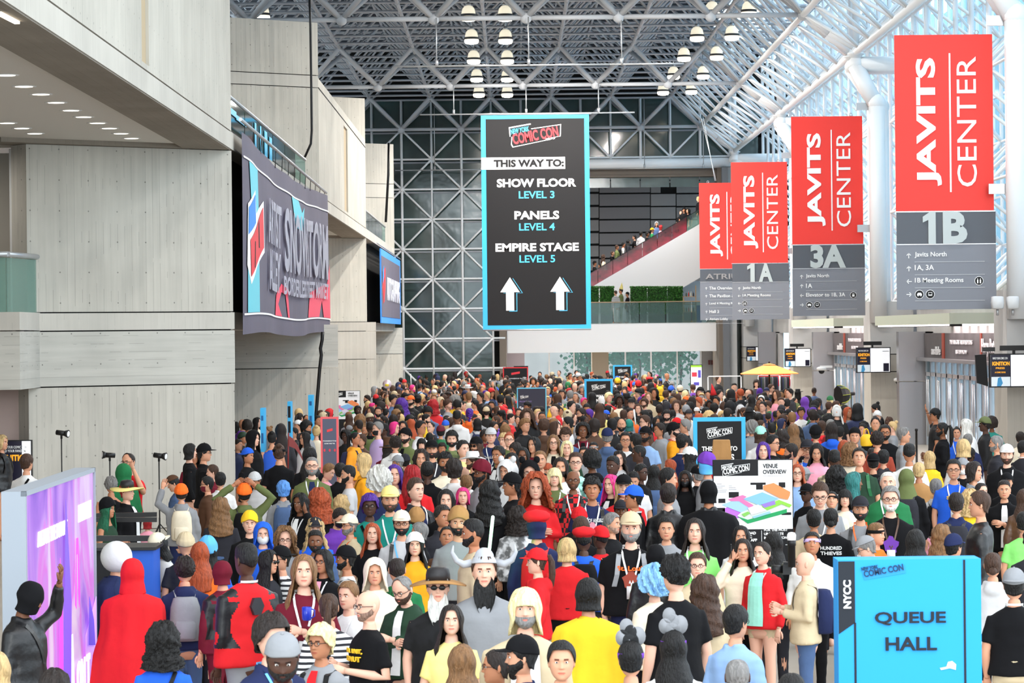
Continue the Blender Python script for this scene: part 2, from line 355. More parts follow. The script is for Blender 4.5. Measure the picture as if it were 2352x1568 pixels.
# balcony between the towers (rail + slab + black sheet in place of the dark interior behind the big banner)
for (ya, yb, nm) in ((E[0], E[1], 'balcony_middle'), (E[2], E[3], 'balcony_far')):
    root = empty(nm, (0, 0, 0), kind='structure')
    b = MB(); b.slab((XL, yb), (XL, ya), 7.36, 7.70, -0.8); b.build('slab_edge', C_plain, root)
    b = MB(); b.box(-9.5, XL-0.75, ya+0.1, yb+2, 7.4, 7.62); b.build('balcony_slab', C_plain, root)
    b = MB(); b.slab((XL-0.35, yb+1.4), (XL-0.35, ya+0.4), 4.0, 7.36, -0.2); b.build('dark_interior_sheet', M_dark, root)
    b = MB(); b.slab((XL-0.05, yb+0.9), (XL-0.05, ya+0.4), 3.82, 4.17, -1.3); b.build('ledge', C_plain, root)
    n = 6; ye = yb-(5 if ya < 70 else 9)
    for k in range(n):
        a = ya+0.1+(ye-ya)*k/n; c = ya+(ye-ya)*(k+1)/n-0.05
        b = MB(); b.slab((XL-0.06, c), (XL-0.06, a), 7.70, 8.38, -0.02)
        b.build('glass_panel', M_glass if k == n-1 else mat('tinted_rail_glass', (58, 74, 66), 0.06, spec=0.9, trans=0.18, vary=0.4, vscale=0.8), root)
    b = MB(); b.tube((XL-0.06, ya, 8.42), (XL-0.06, ye, 8.42), 0.035, n=8); b.build('handrail', M_alu, root)
    if ya < 70:
        b = MB()
        for (a, c, z0, z1) in ((59.7, 61.2, 8.08, 8.2), (61.2, 63.5, 8.05, 8.15), (65.6, 66.0, 7.72, 8.3), (67.0, 67.3, 7.72, 8.32), (68.2, 68.9, 7.72, 8.3), (69.6, 70.3, 7.72, 8.25)):
            b.slab((XL-0.035, c), (XL-0.035, a), z0, z1, -0.01)
        b.build('blue_print', mat('print_blue', (70, 190, 235), 0.4), root)
# ---- end wall: glass curtain with its lattice
root = empty('window_1', (0, 0, 0), kind='structure')
YW = 155.0; N0 = -2.446; S = 3.05; ZN = 14.11
def node_z(j): return ZN-S*j
glass = []
for i in range(-3, 5):
    for half in (0, 1):
        x0 = N0+S*i+half*S/2; x1 = x0+S/2
        for j in range(0, 10):
            z1 = ZN-j*S/2; z0 = max(z1-S/2, 0.02)
            if x1 > -0.4 and z1 < 12.5: continue
            glass.append((x0, x1, z0, z1))
        glass.append((x0, x1, ZN, 15.7))
gm = MB(); gm.box(-0.5+0.02, 0.5-0.02, 0, 0.03, -0.5+0.015, 0.5-0.015); 
for g in glass[:300]:
    b = MB(); b.box(g[0]+0.03, g[1]-0.03, YW+0.9, YW+0.93, g[2]+0.03, g[3]-0.03); b.build('pane', M_endglass, root)
b = MB(); b.box(-13, 13, YW+1.0, YW+1.4, 12.6, 19); b.box(-13, -0.4, YW+1.0, YW+1.4, 0, 12.6); b.build('pane_backing', M_dark, root)
tubes = MB(); mull = MB()
for i in range(-4, 5):
    for half in (0, 1):
        x = N0+S*i+half*S/2
        zb = 0.0 if x < -0.3 else 12.2
        tubes.tube((x, YW, zb), (x, YW, 15.6), 0.065 if not half else 0.055, n=8)
        mull.box(x-0.04, x+0.04, YW+0.82, YW+0.9, zb, 15.6)
for j in range(0, 11):
    z = ZN-j*S/2; xe = 12.5 if z > 12.2 else -0.3
    if z < 0.2: continue
    tubes.tube((-12, YW, z), (xe, YW, z), 0.055, n=6); mull.box(-12, xe, YW+0.82, YW+0.9, z-0.16, z-0.08)
mull.build('mullion', M_pipeg, root)
tubes.build('lattice_tube', M_pipe, root, kind='stuff')
nodes = MB(); di = MB()
for i in range(-4, 5):
    for j in range(0, 5):
        x = N0+S*i; z = ZN-S*j
        if x > -0.6 and j > 0: continue
        nodes.ball((x, YW-0.02, z), 0.13, 10, 6)
        for sx_ in (-1, 1):
            for sz_ in (-1, 1):
                if (x > -2.0 and sz_ < 0) or z+sz_*S/2 < 0: 
                    if z+sz_*S/2 < 0 or x+sx_*S/2 > 0 or x > -0.6: 
                        if not (x > -0.6 and sz_ < 0 and j == 0): continue
                di.tube((x, YW-0.02, z), (x+sx_*S/2, YW-0.02, z+sz_*S/2), 0.055, n=6)
di.build('lattice_diagonal', M_pipe, root, kind='stuff'); nodes.build('lattice_node', M_pipe, root, kind='stuff')
# opening frame in the end wall
b = MB(); b.tube((-0.9, YW-0.1, 12.25), (11.4, YW-0.1, 12.25), 0.26, n=14); b.build('header_pipe', M_pipe, root)
M_brown = mat('brown_frame', (120, 110, 100), 0.7)
b = MB(); b.box(-0.6, -0.25, YW, YW+8, 0, 12.2); b.box(10.6, 11.0, YW, YW+10, 0, 12.2); b.box(-0.6, 11, YW+0.4, YW+1.0, 11.6, 12.1); b.build('opening_frame', M_brown, root)
b = MB(); b.box(11.0, 11.5, YW-0.3, YW+.4, 0, 12); b.build('jamb', M_panel, root)
# wall of grey panels behind the escalator
root = empty('wall_back', (0, 0, 0), kind='structure')
YB = 174.0
xs = [1100, 1376, 1494, 1553, 1668, 1760]; ys = [380, 397, 414, 444, 474, 504, 534, 563, 593, 625, 660, 700, 742]
for i in range(len(xs)-1):
    for j in range(len(ys)-1):
        a = P(xs[i], ys[j+1], YB); c = P(xs[i+1], ys[j], YB)
        if i == 2 and j == 2:
            m_ = (a.z+c.z)/2+0.2
            b = MB(); b.box(a.x+0.03, c.x-0.9, YB, YB+0.1, a.z+0.03, m_); b.build('panel', mat('panel_grey_a', (128, 126, 126), 0.7, vary=0.05), root)
            b = MB(); b.box(a.x+0.03, c.x-0.03, YB, YB+0.1, m_+0.03, c.z-0.03); b.build('panel', mat('panel_grey_b', (136, 134, 135), 0.7), root)
            continue
        b = MB(); b.box(a.x+0.03, c.x-0.03, YB, YB+0.1, a.z+0.03, c.z-0.03)
        b.build('panel', [mat('panel_grey_a', (128, 126, 126), 0.7, vary=0.05), mat('panel_grey_b', (136, 134, 135), 0.7), mat('panel_grey_c', (118, 116, 118), 0.7)][(i*5+j*3) % 3], root)
b = MB(); b.box(-3, 16, YB+0.12, YB+0.4, 4.2, 19); b.box(-3, -0.6, YW+1.4, YB, 0, 19); b.box(-3, 16, YB-18, YB+.4, 13.6, 13.9); b.build('panel_backing', M_dark, root)
# white balcony front, floor, glass rail
root = empty('balcony_end', (0, 0, 0), kind='structure')
a = P(1165, 811, 157); c = P(1657, 741, 157)
b = MB(); b.box(a.x, c.x, 157, 157.5, a.z, c.z); b.build('white_fascia', mat('white_balcony_front', (250, 250, 252), 0.5), root)
b = MB(); b.box(a.x, 14, 157.5, YB, 3.9, 4.14); b.build('balcony_slab', M_white, root)
for k in range(5):
    x0 = P(1350+k*60, 741, 157).x; x1 = P(1350+k*60+58, 741, 157).x
    b = MB(); b.box(x0, x1, 157.1, 157.12, 4.15, 5.2); b.build('glass_panel', mat('reflective_rail_glass', (120, 150, 146), 0.05, spec=0.9, trans=0.72, bump=0.15, bscale=2), root)
b = MB(); b.box(P(1100, 741, 157).x, P(1650, 741, 157).x, 157.06, 157.16, 5.2, 5.25); b.build('handrail', mat('bronze_rail', (150, 128, 104), 0.4, 0.6), root)
# ---- ceiling: roof deck, space frame
b = MB(); b.box(-20, 9.9, 20, 176, 18.6, 19.0); struct('ceiling', b, M_deck)
b = MB()
for k in range(0, 38): b.box(-20, 9.9, 67+k*3.05, 67.14+k*3.05, 18.3, 18.62)
b.build('roof_purlin', mat('purlin_grey', (92, 97, 106), 0.6), bpy.data.objects['ceiling'], kind='stuff')
sf = MB(); ZL, ZU = 15.62, 17.15
y0 = 155.0-3.05*30
for i in range(-6, 5):
    xb = N0+S*i+S/2                      # lower longitudinals
    if xb > 13.5: continue
    sf.tube((xb, y0, ZL), (xb, 155, ZL), 0.075, n=6, cap=False)
    if xb+S/2 < 13: sf.tube((xb+S/2, y0, ZU), (xb+S/2, 155, ZU), 0.06, n=5, cap=False)
    for k in range(0, 31):
        y = 155-3.05*k
        if k < 31 and i < 4: sf.tube((xb, y, ZL), (xb+S, y, ZL), 0.055, n=5, cap=False)
        sf.ball((xb, y, ZL), 0.12, 6, 4)
        for sx_, sy_ in ((1, 1), (1, -1), (-1, 1), (-1, -1)):
            sf.tube((xb, y, ZL), (xb+sx_*S/2, y+sy_*S/2, ZU), 0.045, n=5, cap=False)
for k in range(0, 31):
    y = 155-3.05*k-S/2; sf.tube((-19, y, ZU), (12.8, y, ZU), 0.055, n=5, cap=False); sf.tube((-19, y+S/2, ZU+1.0), (9.8, y+S/2, ZU+1.0), 0.05, n=4, cap=False)
for i in range(-12, 9):
    x = N0+S*i/2; sf.tube((x, y0, ZU+1.0), (x, 155, ZU+1.0), 0.04, n=4, cap=False)
sf.build('space_frame', M_pipeg, bpy.data.objects['ceiling'], kind='stuff')
# bay trusses hanging below the frame: nodes at 14.1 m with tubes up to the frame
for yb in (100.4, 127.8, 155.0-0.3):
    root = empty('ceiling_truss', (0, yb, 14.1), kind='structure')
    for i in range(-5, 5):
        x = N0+S*i
        b = MB(); b.ball((x, 0, 0), 0.2, 12, 7); b.build('node', M_truss, root)
        for sx_ in (-1, 1):
            for sy_ in (-1, 1):
                b = MB(); b.tube((x, 0, 0), (x+sx_*S/2, sy_*1.4, ZL-14.1), 0.1, n=8); b.build('truss_tube', M_truss, root)
        if i < 4:
            b = MB(); b.tube((x+0.1, 0, 0), (x+S-0.1, 0, 0), 0.085, n=8); b.build('chord_tube', M_truss, root)
# eave line on the glass side
root = empty('ceiling_eave', (0, 0, 0), kind='structure')
FX, FZ, EX, EZ = 9.76, 14.1, 11.43, 12.8
b = MB(); b.tube((FX, 60, FZ), (FX, 155, FZ), 0.11, n=8); b.build('chord_tube', M_pipe, root)
b = MB(); b.tube((EX, 60, EZ), (EX, 155, EZ), 0.12, n=8); b.build('chord_tube', M_pipe, root)
b = MB()
k = 0; y = 155.0
while y > 62:
    b.tube((FX, y, FZ), (EX, y-1.5, EZ), 0.06, n=6); b.tube((FX, y-3.05, FZ), (EX, y-1.5, EZ), 0.06, n=6)
    b.tube((EX, y-1.5, EZ), (12.95, y, EZ+1.7), 0.055, n=6); b.tube((EX, y-1.5, EZ), (12.95, y-3.05, EZ+1.7), 0.055, n=6)
    b.tube((FX, y, FZ), (11.4, y-1.5, ZL+.3), 0.055, n=6); b.tube((FX, y-3.05, FZ), (11.4, y-1.5, ZL+.3), 0.055, n=6)
    b.tube((FX, y, FZ), (FX-S/2, y-1.5, ZL), 0.055, n=6); b.tube((FX, y-3.05, FZ), (FX-S/2, y-1.5, ZL), 0.055, n=6)
    b.tube((11.4, y-1.5, ZL+.3), (12.95, y, EZ+1.7), 0.05, n=6)
    b.tube((11.4, y-1.5, ZL+.3), (11.4, y-4.55, ZL+.3), 0.05, n=6)
    b.tube((11.4, y-1.5, ZL+.3), (12.95, y-1.5, ZL+2.2), 0.05, n=6); b.tube((11.4, y-1.5, ZL+.3), (9.9, y-1.5, ZL+2.2), 0.05, n=6)
    y -= 3.05
b.build('eave_lattice', M_pipe, root, kind='stuff')
# glass wall on the right with its lattice
root = empty('window_2', (0, 0, 0), kind='structure')
lat = MB(); XI, XO = 12.95, 14.5
for k in range(0, 31):
    y = 155-3.05*k
    lat.tube((XI, y, 4.4), (XI, y, 23), 0.075, n=6, cap=False)
    for j in range(0, 7):
        z = 4.6+3.05*j
        if k < 30: lat.tube((XI, y, z), (XI, y-3.05, z), 0.05, n=5, cap=False)
        for sy_ in (-1, 1):
            for sz_ in (-1, 1):
                if z+sz_*1.5 > 3.9: lat.tube((XI, y, z), (XO, y+sy_*1.52, z+sz_*1.52), 0.055, n=5, cap=False)
        lat.tube((XO, y-1.52, z+1.52), (XO, y-4.57, z+1.52), 0.05, n=5, cap=False)
    lat.tube((XO, y-1.52, 3), (XO, y-1.52, 23), 0.06, n=5, cap=False)
lat.build('lattice_tube', M_pipe, root, kind='stuff')
for k in range(0, 31):
    for j in range(0, 7):
        y = 155-3.05*k; z = 3.05+3.05*j
        b = MB(); b.box(XO+0.25, XO+0.27, y-3.0, y-0.05, z+0.05, z+3.0); b.build('pane', M_pane, root)
b = MB()
for k in range(0, 62): b.box(XO+0.2, XO+0.3, 155-1.525*k-0.03, 155-1.525*k+0.03, 3, 24.5)
for j in range(0, 15): b.box(XO+0.2, XO+0.3, 60, 156, 3.05+1.525*j-0.03, 3.05+1.525*j+0.03)
b.build('mullion', M_pipe, root, kind='stuff')
b = MB()
for k in range(0, 30): b.box(9.9, 14.8, 155-3.05*k-3.0, 155-3.05*k-0.06, 20.2, 20.23)
b.build('skylight_pane', M_pane, root, kind='stuff')
b = MB()
for k in range(0, 61): b.box(9.9, 14.8, 155-1.525*k-0.04, 155-1.525*k+0.04, 20.1, 20.2)
for k in range(0, 4): b.box(10+k*1.5, 10.1+k*1.5, 62, 156, 20.0, 20.2)
b.build('skylight_bar', M_pipe, root, kind='stuff')
# building across the street, shaped and tinted to cover the over-bright sky
b = MB()
for k in range(0, 26):
    b.box(24, 25, 60+k*9, 68.9+k*9, -2, 23-((k*7) % 5)*1.0)
ob = b.build('street_building', mat('street_facade', (158, 196, 210), 0.7, vary=0.25, vscale=0.25), label='pale glassy street building seen through the glass wall on the right', cat='building')
# columns with pipe heads
for n_, yb in enumerate((73.0, 100.4, 127.8, 154.6)):
    root = empty('column_right', (0, yb, 0), kind='structure')
    for (cx, dy_) in ((12.05, -0.9), (12.4, 0.9)):
        b = MB(); b.tube((cx, dy_, 3.9), (cx, dy_, 11.15), 0.27, n=20); b.build('pipe_shaft', M_pipe, root)
        b = MB(); b.tube((cx, dy_, 11.0), (11.42, dy_*0.6, 12.35), 0.26, n=20); b.ball((cx, dy_, 11.1), 0.3, 16, 10); b.build('pipe_brace', M_pipe, root)
        b = MB(); b.tube((11.45, dy_*0.6, 12.4), (14.4, dy_*0.6, 12.4), 0.25, n=20); b.ball((11.45, dy_*0.6, 12.4), 0.28, 16, 10); b.build('pipe_arm', M_pipe, root)
    b = MB(); b.tube((11.42, -0.6, 12.4), (11.42, 0.6, 12.4), 0.24, n=20); b.build('pipe_cross', M_pipe, root)
    for dy_ in (-0.6, 0.6):
        b = MB(); b.lathe((11.43, dy_, 12.6), [(0.1, 0), (0.2, 0.02), (0.2, 0.1), (0.28, 0.12), (0.28, 0.16), (0.16, 0.2), (0.14, 0.4)], 16); b.build('flange', M_pipe, root)
        b = MB(); b.tube((11.43, dy_, 12.9), (10.6, dy_*0.9, 13.5), 0.1, 0.17, n=12); b.tube((10.6, dy_*0.9, 13.5), (FX, dy_*0.6, FZ), 0.17, 0.09, n=12); b.build('head_strut', M_pipe, root)
        b = MB(); b.tube((11.43, dy_, 12.9), (11.43, dy_, 16.5), 0.11, n=12); b.tube((11.43, dy_, 16.5), (11.43, dy_, 19.5), 0.11, 0.04, n=12); b.build('head_post', M_pipe, root)
        b = MB(); b.tube((11.43, dy_, 12.9), (12.95, dy_*2, 14.5), 0.07, n=10); b.build('head_strut', M_pipe, root)
    # bracket arms that hold the direction sign
    for z in (11.0, 7.0) if n_ < 3 else ():
        b = MB(); b.box(11.4, 12.0, -0.75, -0.65, z-0.12, z+0.12); b.build('sign_bracket', M_alu, root)
# ground floor on the right: piers, portals
for n_, yb in enumerate((72.2, 99.6, 127.0, 154.0)):
    root = empty('wall_right', (0, yb, 0), kind='structure')
    for (z0, z1, m) in ((0, 2.28, C_plain), (2.31, 2.85, C_plain), (2.88, 4.6, M_panel)):
        b = MB(); b.box(11.78, 13.2, 0, 1.9, z0, z1); b.build('pier_block', m, root)
    b = MB(); b.box(11.85, 13.1, 0.05, 1.85, 0, 4.55); b.build('joint_backing', M_dark, root)
    b = MB(); b.box(13.3, 13.6, 1.9, 27.4, 3.55, 4.9); b.build('upper_panel', M_panel, root)
    b = MB(); b.box(13.3, 13.5, 0, 4, 0, 3.6); b.box(13.3, 13.5, 23.5, 27.4, 0, 3.6); b.build('side_panel', M_panel, root)
    b = MB(); b.box(12.35, 13.2, 24.6, 25.2, 0, 2.0); b.box(12.35, 13.2, 24.6, 25.2, 2.03, 3.6); b.build('portal_jamb', M_steel, root)
def canopy(yb, nm):
    root = empty(nm, (0, yb, 0), kind='structure')
    b = MB(); b.box(11.0, 13.3, 4.0, 19.6, 3.80, 4.08); b.build('canopy_slab', mat('pale_green_fascia', (206, 214, 196), 0.5), root)
    b = MB()
    for k in range(9): b.box(11.02, 13.25, 4.5+k*1.65, 5.8+k*1.65, 3.76, 3.80)
    b.build('light_panel', mat('canopy_light', (255, 240, 240), 0.5, emit=5.0), root)
    b = MB()
    for k in range(9): b.box(11.05, 11.35, 4.2+k*1.65, 4.4+k*1.65, 3.745, 3.80)
    b.build('canopy_spot', M_black, root)
    # printed transom
    b = MB(); b.box(13.15, 13.25, 2.0, 24.5, 2.76, 3.55); b.build('transom_panel', mat('charcoal_print', (86, 82, 84), 0.6, vary=0.15, vscale=3), root)
    b = MB(); b.box(12.9, 13.3, 2.0, 24.5, 2.68, 2.78); b.build('transom_rail', M_steel, root)
    for (y_, w_) in ((9.5, 0.5), (12.6, 0.25), (19.9, 0.5)):
        b = MB(); b.box(13.12, 13.15, y_, y_+w_, 2.76, 3.55); b.build('print_stripe', mat('rusty_orange_print', (150, 62, 44), 0.6), root)
    Mw = mat('white_letter', (226, 226, 228), 0.6)
    def side(s, y_, z, h, wd):
        o = text(s, root, 0, 0, h, Mw, width=wd, bold=0.015, depth=0.01)
        o.matrix_local = Matrix.Translation((13.11, y_, z)) @ Matrix.Rotation(-PI/2, 4, 'Z')
    side('audible', 22.6, 2.88, 0.26, 2.0); side('THE FULL-CAST AUDIO EDITIONS', 18.6, 3.22, 0.13, 4.4); side('LISTEN NOW', 17.4, 2.94, 0.12, 2.2)
    side('Harry Potter', 12.5, 2.9, 0.5, 2.9); side('THE FULL-CAST AUDIO EDITIONS', 9.0, 3.22, 0.13, 4.4)
    # door bank
    for k in range(9):
        y_ = 3.2+k*2.35
        d = empty('door_%d' % (k+1+10*int(yb > 90)), (0, 0, 0), kind='structure'); d.location = (13.2, yb+y_, 0)
        b = MB(); b.box(-0.05, 0.07, 0, 0.09, 0, 2.7); b.box(-0.05, 0.07, 2.2, 2.29, 0, 2.7); b.box(-0.05, 0.07, 1.08, 1.18, 0, 2.7); b.box(-0.05, 0.07, 0, 2.29, 2.2, 2.32); b.build('door_frame', M_alu, d)
        b = MB(); b.box(0, 0.02, 0.09, 2.2, 0.05, 2.65); b.build('glass_pane', M_pane, d)
        b = MB(); b.tube((-0.13, 0.98, 0.3), (-0.13, 0.98, 2.1), 0.025, n=6); b.tube((-0.13, 1.3, 0.3), (-0.13, 1.3, 2.1), 0.025, n=6); b.build('door_handle', M_alu, d)
    return root
canopy(72.2, 'canopy_near'); canopy(99.6, 'canopy_middle')
b = MB(); b.box(12.5, 13.0, 50, 72, 0, 4.6); b.build('wall_right_near', M_panel, kind='structure')
b = MB(); b.box(19.5, 19.7, 40, 200, 0, 4.5); b.box(13.6, 19.6, 60, 155, -0.02, 0.01); b.box(13.6, 19.6, 60, 155, 4.5, 4.6); b.build('vestibule_wall', mat('bright_vestibule', (214, 214, 222), 0.6), kind='structure')
# ================================================================== SIGNS, BANNERS, FURNITURE
M_red = mat('banner_red', (240, 60, 52), 0.6); M_wht = mat('print_white', (250, 250, 250), 0.6); M_cg = mat('sign_dark_grey', (86, 90, 98), 0.55)
M_lg = mat('sign_mid_grey', (128, 131, 140), 0.55); M_num = mat('number_grey', (190, 198, 198), 0.5); M_blu = mat('sign_blue', (58, 178, 236), 0.55); M_blk = mat('sign_black', (15, 14, 18), 0.7)
M_sky = mat('print_sky_blue', (78, 188, 232), 0.55); M_lred = mat('logo_red', (226, 58, 66), 0.55); M_char = mat('banner_charcoal', (96, 92, 108), 0.75, vary=0.06, vscale=1.0)
def arrow(mb, cx, cz, s, d, y, t=0.006):
    """small line arrow, d = 'u','l','r'"""
    def R(p):
        x, z = p
        return {'u': (cx+x*s, cz+z*s), 'l': (cx-z*s, cz+x*s), 'r': (cx+z*s, cz-x*s)}[d]
    for pts in ([(-0.07, -0.5), (0.07, -0.5), (0.07, 0.42), (-0.07, 0.42)], [(0, 0.5), (-0.42, 0.08), (-0.34, -0.02), (0, 0.33)], [(0, 0.5), (0.42, 0.08), (0.34, -0.02), (0, 0.33)]):
        fpoly(mb, [R(p) for p in pts], y, t)
def comic_logo(root, cx, cz, w, y, col=None, mono=False):
    """slanted two-line convention logo, w wide"""
    g = w/2; up = 0.17
    def S(x, z): return (cx+x*g, cz+z*g+x*g*up)
    pts = [(-0.86, -0.34), (0.42, -0.30), (0.42, -.25), (0.98, -0.24), (1.0, 0.22), (-0.15, 0.26), (-0.16, 0.46), (-1.0, 0.46), (-0.97, 0.1), (-0.9, 0.08), (-0.92, -0.22)]
    if mono != 'dark':
        b = MB(); fpoly(b, [S(*p) for p in pts], y, 0.004); b.build('logo_plate', M_wht, root)
        b = MB(); fpoly(b, [S(p[0]*0.965, (p[1]-0.02)*0.9+0.015) for p in pts], y-0.005, 0.004); b.build('logo_plate', M_blk, root)
    m1 = M_lred if mono is False else (M_wht if mono is True else mono_dark); m0 = M_sky if mono is False else (M_wht if mono is True else mono_dark)
    rot = -math.atan(up)
    a = S(-0.82, -0.24); text('COMIC CON', root, a[0], a[1], 0.42*g, m1, y-0.012, width=1.76*g, bold=0.03, rot=rot, shear=0.0)
    a = S(-0.92, 0.17); text('NEW YORK', root, a[0], a[1], 0.2*g, m0, y-0.012, width=0.72*g, bold=0.03, rot=rot, shear=0.15)
mono_dark = mat('logo_navy', (14, 50, 84), 0.6)
# ---- big central banner
p = P(1231, 511, 127.5); root = empty('hanging_banner', (p.x, 127.5, 3.82), 'tall black and blue banner hanging mid-hall with white arrows and level directions', 'banner', rz=0)
W2, HB = 2.27, 9.02
b = MB(); b.box(-W2, W2, 0, 0.03, 0, HB); b.build('cloth', M_blu, root)
b = MB(); flat(b, -W2+0.2, W2-0.2, 0.2, HB-0.17, -0.002, 0.006); b.build('print_field', M_blk, root)
b = MB(); b.tube((-W2-0.1, 0.015, HB+0.03), (W2+0.1, 0.015, HB+0.03), 0.05, n=8); b.tube((-W2, 0.015, 0), (W2, 0.015, 0), 0.035, n=8); b.build('hem_rod', M_alu, root)
def bz(py): return (757-py)/54.6+0.03
comic_logo(root, 0.0, bz(313)+0.02, 2.2, -0.012)
text('REEDPOP', root, 0.45, bz(326), 0.09, M_wht, -0.02, width=0.42, bold=0.02, rot=-0.17)
b = MB(); flat(b, -W2, W2-1.02, bz(391), bz(363.5), -0.012, 0.006); b.build('title_strip', M_wht, root)
text('THIS WAY TO:', root, -W2+0.52, bz(386), 0.32, M_blk, -0.022, width=2.95, bold=0.05)
for s, y_, wd in (('SHOW FLOOR', 432, 3.33), ('PANELS', 506, 1.88), ('EMPIRE STAGE', 579.5, 3.5)):
    text(s, root, 0.04, bz(y_), 0.355, M_wht, -0.014, width=wd, bold=0.038, align='c')
for s, y_ in (('LEVEL 3', 458), ('LEVEL 4', 531.5), ('LEVEL 5', 605)):
    text(s, root, 0.04, bz(y_), 0.31, M_sky, -0.014, width=1.5, bold=0.02, align='c')
for ax in (-1.12, 0.98):
    pts = [(-0.17, -0.72), (0.17, -0.72), (0.17, 0.05), (0.41, 0.05), (0, 0.68), (-0.41, 0.05), (-0.17, 0.05)]
    zc = bz(675)
    b = MB(); fpoly(b, [(ax+0.13+x*1.0, zc-0.04+z) for x, z in pts], -0.008, 0.004); b.build('arrow_outline', M_sky, root)
    b = MB(); fpoly(b, [(ax+0.105+x*0.97, zc-0.025+z*0.97) for x, z in pts], -0.0125, 0.004); b.build('arrow_gap', M_blk, root)
    b = MB(); fpoly(b, [(ax+x, zc+z) for x, z in pts], -0.017, 0.004); b.build('arrow', M_wht, root)
# rigging bars with drop rods
for Y, yy, x0, x1, rods in ((127.8, 262, 965, 1457, (1043, 1209, 1375)), (100.4, 152, 903, 1400, (1005, 1216)), (100.6, 149, 1345, 1570, (1429,)), (154.5, 391, 908, 1112, (998,)), (154.5, 387, 1352, 1640, (1479, 1614))):
    a = P(x0, yy+(1176-x0)*0, Y); c = P(x1, yy, Y); z = (a.z+c.z)/2
    o = empty('rigging_bar', (0, Y-0.3, z), 'thin white rigging bar hung on drop rods under the roof, spanning photo width %s' % ('left of centre' if x0 < 950 and Y < 110 else 'right of centre'), 'rigging bar')
    o['label'] = {262: 'white rigging bar on three rods right above the tall black and blue banner', 152: 'long white rigging bar hung on rods beneath the nearest row of truss nodes', 149: 'white rigging bar at right of the nearest truss row, on one rod', 391: 'thin white rigging bar across the dark glass left of the tall banner', 387: 'thin white rigging bar under the header pipe above the escalator'}[yy]
    b = MB(); b.tube((a.x, 0, 0), (c.x, 0, 0), 0.03, n=8); b.build('bar', M_alu, o)
    for r in rods:
        x = P(r, 300, Y).x; b = MB(); b.tube((x, 0, 0), (x, 0, (14.1 if Y < 150 else 15.5)-z), 0.022, n=6); b.tube((x, 0, 0), (x, 0, 0.2), 0.05, n=8); b.build('drop_rod', M_alu, o)
